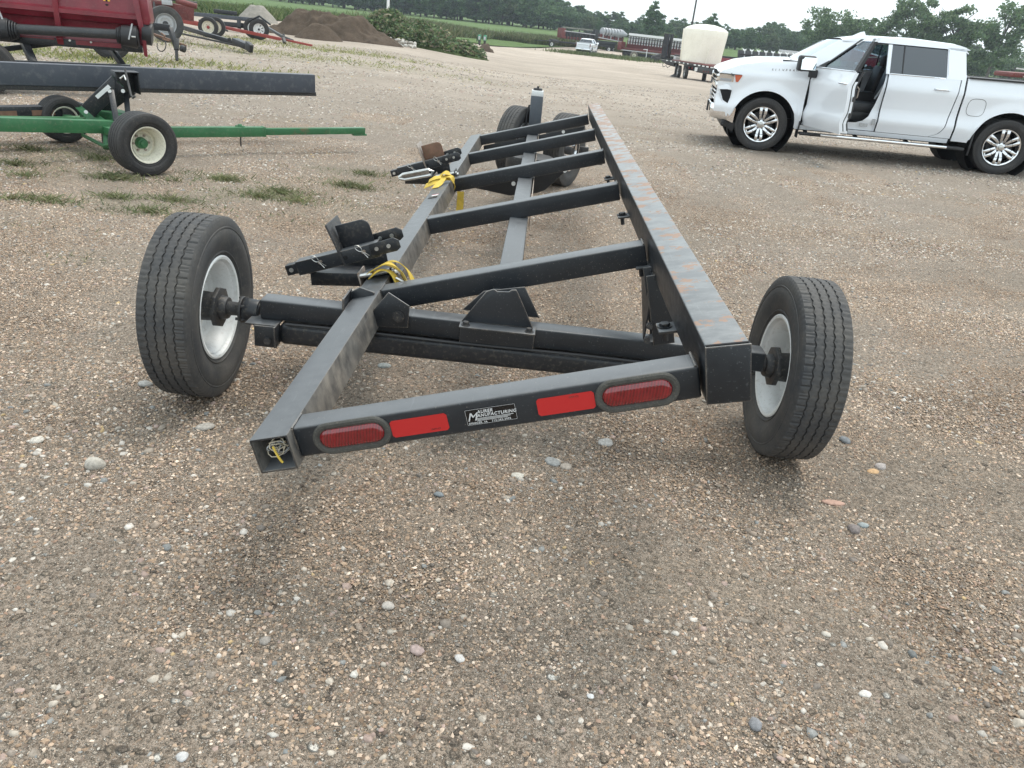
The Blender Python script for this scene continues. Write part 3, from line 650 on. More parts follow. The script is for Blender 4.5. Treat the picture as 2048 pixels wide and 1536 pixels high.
# weld beads
wb = MB()
for y in CY:
    for dn, yy in ((.052, None),):
        wb.pipe([F(.0555, y + k * .015, .0525 + .001 * math.sin(k * 2)) for k in range(7)], .0035, 5); wb.pipe([F(1.150, y + k * .015, .056) for k in range(7)], .0035, 5)
    wb.pipe([F(.0555, y - .001, .05 - k * .015) for k in range(7)], .003, 5)
hb('weld_bead', wb, 'steel', bevel=0, kind='stuff')
# lamps, tape, plate on the rear face
Mf = lambda w_, n, d=0: Matrix(((eW.x, eN.x, 0, F(w_, 0, n).x), (0, 0, -1, CY[0] - d), (eW.z, eN.z, 0, F(w_, 0, n).z), (0, 0, 0, 1)))   # local z points to the camera
def stad(l, h, n=12):
    r = h / 2; c = l / 2 - r
    return [(c + r * math.cos(a), r * math.sin(a)) for a in [(-.5 + k / n) * math.pi for k in range(n + 1)]] + [(-c + r * math.cos(a), r * math.sin(a)) for a in [(.5 + k / n) * math.pi for k in range(n + 1)]]
def ringp(mb, prof, Mx, l, h):
    """sweep (inset, height) profile round a stadium"""
    rows = []
    for ins, z in prof: rows.append([Mx @ Vector((x, y, z)) for x, y in stad(l - 2 * ins, h - 2 * ins)])
    for r_ in rows: r_.append(r_[0])
    mb.grid(rows)
for wc in (.216, .994):
    Mx = Mf(wc, .006)
    g = MB(); ringp(g, [(0, 0), (0, .004), (.004, .008), (.012, .008), (.015, .005), (.019, .004), (.021, -.001)], Mx, .222, .096)
    gr = hb('lamp_grommet', g, 'grommet', bevel=0)
    l = MB(); ringp(l, [(0, 0), (0, .004), (.003, .008), (.009, .011), (.016, .012), (.028, .0125)], Mx, .182, .058); l.v = l.v; 
    n0 = len(l.v) - len(stad(1, .5)) - 1; l.f.append(tuple(range(n0, n0 + len(stad(1, .5)))))
    lens = l.build('tail_lamp', M['tail'], HT, world=True)
    bars = MB()
    for k in range(-8, 9): bars.box((k * .0085, 0, .0126), (.0022, .036 if abs(k) < 7 else .024, .0012), Mx)
    bars.build('lens_rib', M['tail'], lens, kind='stuff') if False else bars.build('lens_rib', M['tail'], HT, world=True, kind='stuff')
for wc, wl in ((.406, .158), (.806, .153)):
    c = .006; l, h = wl / 2, .0255
    poly = [(-l + c, -h), (l - c, -h), (l, -h + c), (l, h - c), (l - c, h), (-l + c, h), (-l, h - c), (-l, -h + c)]
    tp = MB().prism(poly, Mf(wc, .005, .0006), .0012).build('reflective_tape', M['tape'], HT, world=True)
    tx = MB(); textmesh(tx, 'DOT-C2', Mf(wc + (.03 if wc < .5 else .01), .02 if wc > .5 else -.014, .0022), .007); tx.build('tape_print', M['dullred'], HT, world=True)
pl = MB().prism([(-.0665, -.024), (.0665, -.024), (.069, -.0215), (.069, .0215), (.0665, .024), (-.0665, .024), (-.069, .0215), (-.069, -.0215)], Mf(.604, .006, .0006), .001).build('maker_plate', M['decal'], HT, world=True)
tm = MB()
def pt(w_, n): return Mf(.604 + w_, .006 + n, .0022)
textmesh(tm, 'M', pt(-.066, -.0105), .034, shear=.35, bold=.0002)
textmesh(tm, 'AURER', pt(-.036, .0095), .0128, shear=.2, space=1.12, bold=.0003)
textmesh(tm, 'ANUFACTURING', pt(-.038, -.0015), .0128, shear=.2, space=1.12, bold=.0003)
textmesh(tm, 'SPENCER, IA    712-262-2992', pt(-.064, -.0205), .0075, space=1.24, bold=.0002)
for k, l in ((0, .100), (1, .092), (2, .084)): tm.box((l / 2, 0, .0003), (l, .0014, .0005), pt(-.040, -.0055 - .0032 * k))
for a, b in (((-.067, -.0225), (.067, -.0225)), ((-.067, .0225), (.067, .0225))):
    tm.box(((b[0] - a[0]) / 2, 0, .0002), (b[0] - a[0], .0006, .0004), pt(*a))
for x in (-.0675, .0675): tm.box((0, 0, .0002), (.0006, .044, .0004), pt(x, 0))
tm.build('plate_lettering', M['decal_w'], HT, world=True)
# bundle of wires in the open tube
rw = random.Random(3)
for k in range(9):
    pts = []; cx, cn = rw.uniform(-.012, .02), rw.uniform(-.006, .022); ra = rw.uniform(.012, .027); ph = rw.uniform(0, 6)
    for j in range(13):
        a = ph + j * .5 * (1 if k % 2 else -1); pts.append(F(cx + ra * math.cos(a), 1.80 + .012 * math.sin(a * 1.7 + k) + .004 * k - .03 * (k > 6), cn + ra * .75 * math.sin(a)))
    pts.append(pts[-1] + Vector((.004, .07, -.02))); pts.append(pts[-1] + Vector((0, .1, -.01)))
    MB().pipe(pts, .0016, 6).build('wire', M['wire'] if k % 3 else M['grey_rim'], HT, world=True)
MB().pipe([F(.0 + .004 * k, 1.785 - .01 * math.sin(k / 2), .02 - .012 * k) for k in range(5)], .0035, 6).build('wire', M['yellow'], HT, world=True, label='yellow end of a wire in the open tube')
# axle: upper square tube, lower torsion tube
hb('axle_tube', MB().beam((-1.04, 2.905, .415), (1.0, 2.905, .415), .09, .082), bevel=.008, segs=3, label='upper square axle tube')
hb('axle_tube', MB().beam((-.96, 2.885, .322), (.95, 2.885, .322), .088, .088), 'black', bevel=.02, segs=4, label='lower black torsion axle tube')
hb('cable_conduit', MB().pipe([(-.93 + .15 * k, 2.838, .372 + .002 * math.sin(k)) for k in range(13)], .006), 'plastic', bevel=0)
MB().cyl((-1.044, 2.905, .425), (-1.035, 2.905, .425), .018, n=18).build('tube_hole', M['void'], HT, world=True)
def hubset(sx, xin):
    # sx = -1 left, +1 right; xin = inner face of wheel
    X = lambda d: xin - sx * d
    c = lambda d, dy=0, dz=0: Vector((X(d), 2.936 + dy, .376 + dz))
    h = MB(); h.cyl(c(-.10), c(-.02), .062, .058, 20); h.cyl(c(-.02), c(.0), .085, .085, 8); h.cyl(c(0), c(.03), .052, .044, 20)
    hb('hub', h, 'dark', bevel=.003)
    hb('spindle', MB().cyl(c(.03), c(.10), .030, .026, 18), 'dark', bevel=0)
    f = MB(); f.cyl(c(.082), c(.094), .056, .056, 10)
    hb('brake_flange', f, 'dark', bevel=.002)
    for k in range(5):
        a = k * 2 * math.pi / 5; q = c(.07, .048 * math.cos(a), .048 * math.sin(a)); MB().cyl(q, q + Vector((-sx * .04, 0, 0)), .006, n=6).build('flange_bolt', M['dark'], HT, world=True)
    d = MB(); d.cyl(c(.098), c(.16, 0, 0), .050, .047, 28); d.cyl(c(.16), c(.166), .040, .038, 24)
    hb('torsion_arm', d, 'black', bevel=.003)
    MB().cyl(c(.1665, -.004, 0), c(.169, -.004, 0), .019, n=20).build('arm_boss', M['dark'], HT, world=True)
    hb('arm_link', MB().beam(c(.13, -.01, 0), c(.20, -.05, -.06), .05, .045, (0, 0, 1)), 'black', bevel=.008)
hubset(-1, -1.225); hubset(1, 1.055)
# L bracket at the left end of the axle
br = MB(); br.box((-1.02, 2.86, .368), (.13, .10, .008)); br.box((-.958, 2.815, .330), (.008, .07, .09)); br.box((-1.0, 2.802, .325), (.09, .008, .09))
hb('axle_bracket', br, 'steel', bevel=.003)
MB().cyl((-.99, 2.80, .31), (-.99, 2.785, .31), .015, n=6).build('bracket_bolt', M['dark'], HT, world=True)
lw = wheel(HT, Vector((-1.312, 2.936, .374)) - HT.location, (-1, -.012, 0), .374, .205, .205, M['white_rim'], detail=True, label='left rear wheel with white rim and worn road tread')
rwl = wheel(HT, Vector((1.145, 2.945, .374)) - HT.location, (1, -.01, 0), .374, .205, .205, M['white_rim'], detail=True, label='right rear wheel with white rim and ribbed tread')
# saddle (trapezoid plates) under the spine at the axle
def yplate(name, pts, y, t, m='steel', bevel=.002, **k):
    Mx = Matrix(((1, 0, 0, 0), (0, 0, 1, y), (0, 1, 0, 0), (0, 0, 0, 1)))
    return hb(name, MB().prism(pts, Mx, t), m, bevel=bevel, **k)
def xplate(name, pts, x, t, m='steel', bevel=.002, **k):   # pts (y,z)
    Mx = Matrix(((0, 0, 1, x), (1, 0, 0, 0), (0, 1, 0, 0), (0, 0, 0, 1)))
    return hb(name, MB().prism(pts, Mx, t), m, bevel=bevel, **k)
yplate('saddle_plate', [(-.225, .466), (.060, .466), (-.014, .606), (-.022, .618), (-.04, .616), (-.05, .607), (-.095, .603), (-.108, .612), (-.122, .606), (-.138, .598)], 2.835, .008)
yplate('saddle_plate', [(-.236, .466), (.084, .466), (.010, .592), (-.155, .555)], 2.965, .008)
hb('saddle_foot', MB().box((-.08, 2.822, .461), (.30, .09, .008)), bevel=.003)
hb('saddle_foot', MB().box((-.08, 2.845, .410), (.298, .014, .085)), bevel=.003)
for x in (-.205, .045):
    MB().cyl((x, 2.80, .465), (x, 2.80, .480), .012, n=6).cyl((x, 2.80, .465), (x, 2.80, .468), .018, n=14).build('saddle_bolt', M['dark'], HT, world=True)
# gusset left
yplate('gusset_plate', [(-.60, .40), (-.515, .401), (-.438, .408), (-.436, .500), (-.521, .548), (-.60, .44)], 2.848, .008)
yplate('gusset_plate', [(-.70, .40), (-.60, .40), (-.60, .50), (-.66, .515), (-.70, .49)], 2.965, .012)
xplate('gusset_plate', [(2.85, .40), (2.99, .40), (2.99, .50), (2.85, .50)], -.705, .008)
MB().cyl((-.478, 2.848, .452), (-.478, 2.834, .452), .017, n=6).cyl((-.478, 2.849, .452), (-.478, 2.844, .452), .024, n=18).build('gusset_bolt', M['dark'], HT, world=True)
# right post leaning up to the high rail
for dy in (-.055, .055):
    q0 = Vector((.585, 2.905 + dy, .455)); q1 = Vector((.508, 2.905 + dy, .735))
    hb('rail_post', MB().beam(q0, q1, .008, .085, (1, 0, 0)), bevel=.002)
xplate('post_web', [(2.86, .46), (3.32, .70), (2.86, .72)], .50, .008, 'black')
for z_ in (.47, .53):
    MB().cyl((.512, 2.845, z_), (.512, 2.825, z_), .013, n=8).build('post_bolt', M['dark'], HT, world=True)
# ears with bolts on the inner bottom of the high rail
for y in (2.33, 3.04, 3.94, 5.0):
    c = Vector((.455, y, .700)); e = hb('rail_ear', MB().box((0, 0, 0), (.075, .085, .010), frame(RR(-.075, y, -.076), rW, rN)), bevel=.004)
    q = RR(-.088, y, -.070); MB().cyl(q, q + rN * .012, .017, n=6).cyl(q, q + rN * .003, .024, n=18).cyl(q - rN * .05, q, .010, n=10).build('ear_bolt', M['black'], HT, world=True)
# spine
hb('spine_tube', MB().beam((-.062, 2.87, .505), (-.062, 8.0, .505), .104, .10), bevel=.007, segs=3)
hb('spine_strap', MB().beam((.0, 4.6, .50), (.0, 8.3, .50), .006, .11), 'bare', bevel=.001)
# front bolsters
def bolster(y, x0=-.56, x1=.42):
    top = lambda x: L0.z + (x - L0.x) * math.tan(TI) - .052
    return yplate('bolster_plate', [(x0, top(x0)), (x0 + .02, top(x0) - .05), (-.15, .235), (.01, .235), (x1 - .02, top(x1) - .05), (x1, top(x1))], y, .01)
tp_ = lambda x: L0.z + (x - L0.x) * math.tan(TI) - .052
yplate('bolster_plate', [(-.53, tp_(-.53)), (-.53, .378), (-.43, .362), (-.178, .335), (.032, .375), (.095, .405), (.26, .59), (.295, tp_(.295))], 6.0, .01)
yplate('bolster_plate', [(-.54, tp_(-.54)), (-.54, tp_(-.54) - .08), (.42, tp_(.42) - .10), (.45, tp_(.45))], 8.0, .01)
for y, x, z in ((6.0, -.153, .43), (6.0, .228, .57), (8.0, .242, .615)):
    for _ in (0,):
        MB().cyl((x, y, z), (x, y - .012, z), .016, n=14).build('bolster_bolt', M['white_rim'], HT, world=True)
hb('turntable', MB().cyl((-.06, 7.4, .30), (-.06, 7.4, .44), .22, .22, 32), 'dark', bevel=.004)
hb('pivot_frame', MB().beam((-.06, 6.9, .32), (-.06, 8.75, .34), .12, .08), 'black', bevel=.004)
# steered front dolly
a_ = R(24); hd = Vector((math.sin(a_), math.cos(a_), 0)); nd = Vector((math.cos(a_), -math.sin(a_), 0))
cl = Vector((-.225, 8.72, .374)); crr = Vector((.295, 8.50, .374))
wheel(HT, cl - HT.location, -nd, .374, .205, .205, M['grey_rim'], detail=True, label='left wheel of the steered front dolly')
wheel(HT, crr - HT.location, nd, .374, .205, .205, M['chrome'], detail=True, style='spoke', label='right wheel of the steered front dolly with chrome rim')
hb('dolly_axle', MB().beam(cl + nd * .05, crr - nd * .05, .07, .07), 'black', bevel=.004)
# folded tongue standing upright
mb_ = Vector((-.052, 8.72, .36)); mt = Vector((-.058, 8.62, .885))
hb('tongue_post', MB().beam(mb_, mt, .13, .13, (0, 1, 0)), 'postsheen', bevel=.006)
hb('tongue_sleeve', MB().beam(mt + Vector((0, 0, -.01)), mt + Vector((0, 0, .045)), .122, .122, (0, 1, 0)), 'white_rim', bevel=.004)
hb('tongue_cap', MB().cyl(mt + Vector((0, 0, .045)), mt + Vector((0, 0, .066)), .05, .045, 14).cyl(mt + Vector((0, 0, .066)), mt + Vector((0, 0, .085)), .012, n=8), 'plastic', bevel=.002)
hb('tongue_hose', MB().pipe([(-.135, 8.62, .42), (-.150, 8.60, .55), (-.148, 8.6, .68), (-.13, 8.6, .78)], .010), 'plastic', bevel=0)
hb('jack_handle', MB().pipe([(.02, 8.65, .60), (.06, 8.62, .55), (.09, 8.6, .50)], .008), 'dark', bevel=0)
td = crr + nd * .16
hb('drawbar_hitch', MB().beam(td + Vector((-.1, .02, -.10)), td + Vector((.28, .30, -.12)), .05, .06), 'dark', bevel=.004)
hb('safety_chain', MB().pipe([td + Vector((.05, .1, .02)), td + Vector((.07, .1, -.06)), td + Vector((.12, .12, -.12))], .010), 'dark', bevel=0)
hb('hitch_bracket', MB().box(td + Vector((.06, .12, .0)), (.10, .06, .09)), 'dark', bevel=.004)

# ---- header rests clamped on the low rail (two of them)
def P5(px, py, Y): d = ray(px, py); return cO + d * (Y / d.y)
def saddle(Y, far=False):
    s = thing('header_rest', None, None, loc=Vector((-.66, Y, .5)) - HT.location, parent=HT)
    s['label'] = 'far adjustable header rest with ratchet handle' if far else 'near adjustable header rest beside the left tyre'
    def b(name, mb, m='black', bevel=.003, **k): return mb.build(name, M[m], s, bevel=bevel, world=True, **k)
    g = lambda w_, n, dy=0: F(w_, Y + dy, n)      # along the tilt of the frame
    # sloping arm: from (-.99,.48) to (-.66,.595) in x,z
    A0 = Vector((-1.0, Y, .475)); A1 = Vector((-.640, Y, .603)); ad = (A1 - A0).normalized(); an = Vector((-ad.z, 0, ad.x))
    b('arm_tube', MB().tubebox(A0, A1, .072, .062, .006, an), 'steel', bevel=.0015)
    b('inner_tube', MB().tubebox(A0 - ad * .055, A0 + ad * .06, .050, .045, .005, an), 'black', bevel=.001)
    q = A0 - ad * .03; MB().cyl(q + Vector((0, -.027, 0)), q + Vector((0, -.03, 0)), .010, n=14).build('pin', M['zinc'], s, world=True)
    b('support_channel', MB().beam((-.985, Y + .10, .445), (-.56, Y + .10, .458), .16, .012), 'black')
    b('support_channel', MB().beam((-.955, Y + .02, .418), (-.62, Y + .02, .448), .008, .060), 'black')
    b('support_channel', MB().beam((-.90, Y + .18, .44), (-.64, Y + .18, .50), .008, .09), 'black')
    # hair pins
    for f_ in (.30, .83):
        c = A0.lerp(A1, f_) + Vector((0, -.040, 0)) + an * .008
        MB().cyl(c + Vector((0, .004, 0)), c + Vector((0, -.012, 0)), .008, n=10).build('pin', M['bare'], s, world=True)
        u = (an * .8 - ad * .6).normalized(); v = u.cross(Vector((0, 1, 0)))
        pts = [c - Vector((0, .012, 0)) + u * (.008 + .018 * (1 - math.cos(a)) ) + v * .010 * math.sin(a) for a in [k * 2 * math.pi / 12 for k in range(13)]]
        MB().pipe([c - Vector((0, .012, 0)) - u * .03 + v * .006] + pts + [c - Vector((0, .012, 0)) - u * .03 - v * .006], .0018, 5).build('hairpin', M['zinc'], s, world=True)
    c = A0.lerp(A1, .60) + Vector((0, -.0365, 0)); MB().cyl(c, c + Vector((0, -.002, 0)), .010, n=14).build('pin_hole', M['void'], s, world=True)
    # upright stop plate (faces along the arm) and rounded holding plate
    B0 = Vector((-.792, Y, .520)); bt = Vector((-.875, Y, .685)); bd = (bt - B0)
    up = bd.normalized(); 
    b('stop_plate', MB().prism([(-.045, -.01), (.15, -.01) , (.15, bd.length), (-.045, bd.length)], Matrix(((0, up.x, up.z, B0.x), (1, 0, 0, Y), (0, up.z, -up.x, B0.z), (0, 0, 0, 1))), .010), 'bare' if far else 'dark')
    ro = [(0, 0), (.150, .0)] + [(.150 - .035 + .035 * math.cos(a), .070 + .035 * math.sin(a)) for a in [k * math.pi / 12 for k in range(7)]] + [(0, .105)]
    C0 = Vector((-.812, Y + .022, .572)); b('holding_plate', MB().prism(ro, Matrix(((ad.x, an.x, 0, C0.x), (0, 0, 1, C0.y), (ad.z, an.z, 0, C0.z), (0, 0, 0, 1))), .010), 'rustpatch' if far else 'black')
    # ears towards the rail
    for dy, dn in ((-.045, 0), (.06, .02)):
        ro = [(0, 0), (.115, 0), (.135, .012), (.135, .045), (.115, .060), (0, .055)]
        C0 = Vector((-.665, Y + dy, .570)) + an * dn; b('ear_plate', MB().prism(ro, Matrix(((ad.x, an.x, 0, C0.x), (0, 0, 1, C0.y), (ad.z, an.z, 0, C0.z), (0, 0, 0, 1))), .008), 'black')
        for k in (.03, .085):
            q = C0 + ad * k + an * .03; MB().cyl(q + Vector((0, 0, 0)), q + Vector((0, -.004, 0)), .009, n=12).build('ear_bolt', M['zinc'], s, world=True)
    # clamp wrapped over the rail
    for x, w_ in ((-.078, 0), (.070, 0)):
        b('clamp_plate', MB().beam(g(x, .075, -.04), g(x, -.075, -.04), .008, .11, eW) if False else MB().box((0, 0, 0), (.008, .12, .165), frame(g(x, .010, .0), eW, eN)), 'bare' if x < 0 else 'dark')
    b('clamp_roller', MB().cyl(g(-.08, .075, -.045), g(.085, .075, -.045), .011, n=12), 'zinc', bevel=0)
    b('clamp_block', MB().box((0, 0, 0), (.13, .07, .022), frame(g(0, .068, .0), eW, eN)), 'black')
    for n_ in (.06, -.04):
        q = g(.074, n_, -.03); MB().cyl(q, q + eW * .02, .012, n=10).build('clamp_bolt', M['zinc'], s, world=True)
    return s
s1 = saddle(3.27); s2 = saddle(5.74, True)
def strap(name, pts, wv, th, label):
    mb = MB(); n = len(pts); rows_a, rows_b = [], []
    for i, (p, wd) in enumerate(zip(pts, wv)):
        p = Vector(p); t = (Vector(pts[min(i + 1, n - 1)]) - Vector(pts[max(i - 1, 0)])).normalized(); wd = Vector(wd); nn = t.cross(wd).normalized() * th
        rows_a.append([p - wd / 2 + nn, p + wd / 2 + nn, p + wd / 2 - nn, p - wd / 2 - nn, p - wd / 2 + nn])
    mb.grid(rows_a); o = mb.build(name, M['yellow'], None); tag(o, label, 'strap', 'yellow ratchet straps wrapped round the low rail'); return o
def spl(ctrl, k=6):
    out = []; c = [Vector(q) for q in ctrl]
    for i in range(len(c) - 1):
        p0 = c[max(i - 1, 0)]; p1 = c[i]; p2 = c[i + 1]; p3 = c[min(i + 2, len(c) - 1)]
        for j in range(k):
            t = j / k; out.append(.5 * ((2 * p1) + (p2 - p0) * t + (2 * p0 - 5 * p1 + 4 * p2 - p3) * t * t + (3 * p1 - p0 - 3 * p2 + p3) * t ** 3))
    return out + [c[-1]]
def loops(name, Y, offs, label, kind):
    root = thing(name, label, 'strap', F(0, Y, .09), group='yellow ratchet straps on the low rail')
    for k, (dw, dn, dy) in enumerate(offs):
        ctrl = [F(-.02, Y + dy, .085 + dn), F(.055 + dw, Y + dy - .01, .115 + dn), F(.105 + dw, Y + dy - .01, .08), F(.125 + dw, Y + dy - .02, .01), F(.115 + dw, Y + dy - .03, -.06), F(.08 + dw * .5, Y + dy - .02, -.085)]
        pts = spl(ctrl); mb = MB(); rows = []
        for i, p in enumerate(pts):
            t = (pts[min(i + 1, len(pts) - 1)] - pts[max(i - 1, 0)]).normalized(); wd = (Vector((0, 1, 0)) + eW * .5 * math.sin(i * .3 + k)).normalized() * .032; nn = t.cross(wd).normalized() * .0016
            rows.append([p - wd / 2 + nn, p + wd / 2 + nn, p + wd / 2 - nn, p - wd / 2 - nn, p - wd / 2 + nn])
        mb.grid(rows).build('webbing', M['yellow'], root, world=True)
    return root
S1 = loops('ratchet_strap', 3.24, ((0, 0, -.03), (.018, .008, -.06), (.032, .004, -.02), (-.02, -.012, -.07)), 'yellow ratchet strap looped over the low rail beside the near header rest', 1)
MB().pipe([F(.10, 3.15, .06), F(.135, 3.15, .03), F(.14, 3.15, -.02), F(.115, 3.15, -.05)], .006).build('wire_hook', M['zinc'], S1, world=True)
S2 = thing('ratchet_strap', 'yellow ratchet strap knotted at the far header rest with its end hanging down', 'strap', F(0, 5.5, .08), group='yellow ratchet straps on the low rail')
def web(ctrl, wdir, wd_, k, rt=S2, m='yellow', nm='webbing'):
    pts = spl(ctrl); rows = []
    for i, p in enumerate(pts):
        t = (pts[min(i + 1, len(pts) - 1)] - pts[max(i - 1, 0)]).normalized(); wd = (Vector(wdir) + Vector((.25, .2, .2)) * math.sin(i * .55 + k)).normalized() * wd_; nn = t.cross(wd).normalized() * .0016
        rows.append([p - wd / 2 + nn, p + wd / 2 + nn, p + wd / 2 - nn, p - wd / 2 - nn, p - wd / 2 + nn])
    MB().grid(rows).build(nm, M[m], rt, world=True)
Y2 = 5.46
web([F(-.09, Y2, .085), F(-.04, Y2 - .03, .105), F(.02, Y2, .095), F(.07, Y2, .075)], (0, .9, .3), .055, 0)
web([F(-.12, Y2 - .02, .06), F(-.05, Y2 - .06, .082), F(0, Y2 - .03, .09), F(.05, Y2, .085)], (0, .8, .5), .05, 1)
web([F(-.03, Y2 - .16, .058), F(.0, Y2 - .08, .075), F(.03, Y2 - .02, .095)], (1, .3, .1), .045, 2)
web([F(.03, Y2, .1), F(.075, Y2 - .02, .09), F(.085, Y2, .05), F(.075, Y2 + .03, .0)], (0, .9, .3), .05, 3)
web([F(-.01, Y2 + .02, .1), F(.035, Y2 + .0, .125), F(.07, Y2 + .02, .10)], (0, .9, .2), .05, 4)
ho = F(.105, 5.52, -.05)
MB().box(ho + Vector((0, 0, -.08)), (.05, .03, .09)).build('ratchet', M['rustpatch'], S2, world=True, bevel=.004)
web([ho + Vector((.0, -.02, .02)), ho + Vector((.002, -.02, -.05)), ho + Vector((0, -.015, -.14))], (1, 0, 0), .05, 9)
# handle lying on the far rest
hl = MB().pipe([P5(798, 355, 5.62), P5(806, 349, 5.62), P5(858, 339, 5.62), P5(866, 343, 5.62), P5(862, 350, 5.62), P5(810, 359, 5.62), P5(798, 357, 5.62)], .012, 8).build('ratchet_handle', M['zinc'], s2, world=True)
MB().beam(P5(805, 353, 5.64), P5(858, 345, 5.64), .02, .03).build('handle_plate', M['bare'], s2, world=True, bevel=.003)
MB().cyl(P5(788 + 38, 369, 5.6), P5(830, 375, 5.6), .009, n=8).build('pin', M['zinc'], s2, world=True)
# small warning decal on the low rail
dk = Matrix(((eW.x, 0, eN.x, F(0, 4.98, .0555).x), (0, 1, 0, 4.98), (eW.z, 0, eN.z, F(0, 4.98, .0555).z), (0, 0, 0, 1)))
MB().box((0, 0, 0), (.06, .06, .0008), dk).build('warning_decal', M['decal'], HT, world=True)
MB().box((.008, .05, 0), (.045, .04, .0009), dk).build('warning_decal', M['decal_w'], HT, world=True)
MB().box((.008, .074, .0), (.045, .012, .001), dk).build('warning_decal', M['tape'], HT, world=True)

# ------------------------------------------------------------------ pickup trucks
HOODS = [(-.84, 1.02), (-.80, 1.14), (-.76, 1.19), (-.47, 1.305), (-.1, 1.375), (.37, 1.405), (.7, 1.385)]
def ip(tab, s): return float(np.interp(s, [a for a, b in tab], [b for a, b in tab]))
def hw(z): return float(np.interp(z, [.3, .42, .55, .64, .69, .78, .95, 1.12, 1.17, 1.22, 1.30, 1.36, 1.42], [.90, .95, .985, 1.014, 1.002, .972, .978, 1.0, 1.0, .978, .955, .935, .90]))
def wbody(s, z):
    w_ = hw(z)
    for c in (0, 3.745):
        d = math.hypot(s - c, z - .42)
        if d > .5: w_ += .034 * math.exp(-((d - .53) / .10) ** 2)
    if s < -.35: w_ -= .13 * ((-.35 - s) / .5) ** 1.6
    if s > 4.3: w_ -= .05 * ((s - 4.3) / .5) ** 2
    return w_
def arch(s, c, base):
    d = s - c; r = .53
    if abs(d) < r: return max(base, .42 + math.sqrt(max(0, r * r - d * d)) * 1.0)
    return base
def gw(z): return .935 - (z - 1.36) * .46
def pickup(label, Mx, opened=False, group=None):
    T = thing('pickup_truck', label, 'pickup truck', M=Mx, group=group)
    Wt = M['white']
    def panel(name, sj, sL, sR, zb, zt, nu=24, nv=14, wf=wbody, t=.03, mat=None, off=0, **k):
        mb = MB(); rows = []; rin = []
        for j in range(nv + 1):
            v = j / nv; row = []; ri = []
            zz = None
            for i in range(nu + 1):
                u = i / nu
                z = .8
                s0 = .5 * (sL(1.0) + sR(1.0))
                for _ in range(4):
                    s0 = sL(z) + (sR(z) - sL(z)) * u; a, b_ = zb(s0), zt(s0); z = a + (b_ - a) * v
                w_ = wf(s0, z) + off
                row.append((s0, sj * w_, z)); ri.append((s0, sj * (w_ - t), z))
            rows.append(row); rin.append(ri)
        mb.grid(rows); mb.grid(rin)
        for A, B in ((rows, rin),):
            mb.grid([A[0], B[0]]); mb.grid([A[-1], B[-1]]); mb.grid([[r_[0] for r_ in A], [r_[0] for r_ in B]]); mb.grid([[r_[-1] for r_ in A], [r_[-1] for r_ in B]])
        o = mb.build(name, mat or Wt, k.pop('parent', T), sharp=40); tag(o, **k); return o
    c = lambda v: (lambda q: v)
    for sj in (-1, 1):
        panel('fender', sj, c(-.80), c(.606), lambda s: arch(s, 0, .50 if s < 0 else .40) if s > -.6 else .56, lambda s: ip(HOODS, s), 60, 16)
        if not (opened and sj < 0): panel('front_door', sj, c(.622), c(1.785), c(.475), c(1.355), 16, 16)
        panel('rear_door', sj, c(1.80), lambda z: float(np.interp(z, [.47, .50, .56, .66, .9, 1.2, 1.36], [2.60, 2.70, 2.77, 2.81, 2.84, 2.865, 2.87])), c(.475), c(1.355), 18, 16)
        panel('rocker_panel', sj, c(.622), c(2.93), c(.40), c(.468), 20, 3, off=-.006)
        panel('cab_corner', sj, lambda z: float(np.interp(z, [.47, .50, .56, .66, .9, 1.2, 1.36], [2.615, 2.715, 2.785, 2.825, 2.855, 2.88, 2.885])), c(2.945), c(.475), c(1.40), 6, 16)
        panel('bed_side', sj, c(2.975), c(4.86), lambda s: arch(s, 3.745, .44 if s < 3.745 else .50), c(1.375), 66, 16)
        # greenhouse side: pillars, header rail
        roofz = lambda s: float(np.interp(s, [1.04, 1.39, 2.09, 2.77, 2.87], [1.79, 1.855, 1.87, 1.83, 1.79]))
        topline = lambda s: float(np.interp(s, [.40, 1.04, 1.39, 2.09, 2.77, 2.90], [1.40, 1.775, 1.835, 1.85, 1.815, 1.78]))
        gwf = lambda s, z: gw(z)
        panel('pillar', sj, lambda z: .32 + (z - 1.36) * 1.56, lambda z: .74 + (z - 1.36) * 1.46, c(1.37), c(1.775), 3, 10, gwf)
        panel('pillar', sj, lambda z: 1.745 - (z - 1.36) * .05, lambda z: 1.80 - (z - 1.36) * .04, c(1.345), c(1.77), 3, 8, gwf, mat=(None if sj < 0 and opened else M['plastic']))
        panel('pillar', sj, lambda z: 2.655 - (z - 1.36) * .10, lambda z: 2.945 - (z - 1.36) * .16, c(1.345), c(1.79), 5, 8, gwf)
        panel('roof_rail', sj, c(1.02), c(2.885), lambda s: min(topline(s) - .012, float(np.interp(s, [1.02, 1.3, 1.6, 2.6, 2.885], [1.745, 1.775, 1.785, 1.77, 1.75]))), lambda s: topline(s) + .02, 30, 4, gwf)
        # glass
        g = panel('side_window', sj, lambda z: 1.802 - (z - 1.36) * .04, lambda z: 2.652 - (z - 1.36) * .10, c(1.352), c(1.775), 4, 4, gwf, t=.006, mat=M['privacy'] if sj < 0 else M['glass'], off=-.022)
        panel('window_divider', sj, lambda z: 1.985 - (z - 1.36) * .05, lambda z: 2.003 - (z - 1.36) * .05, c(1.352), c(1.775), 1, 4, gwf, t=.01, mat=M['plastic'], off=-.012)
        fm = MB(); fm.pipe([(1.81, sj * (gw(1.352) + .002), 1.352), (2.645, sj * (gw(1.352) + .002), 1.352), (2.675, sj * (gw(1.40) + .002), 1.40), (2.63, sj * (gw(1.775) + .002), 1.775)], .009, 6).build('window_trim', M['chrome'], T)
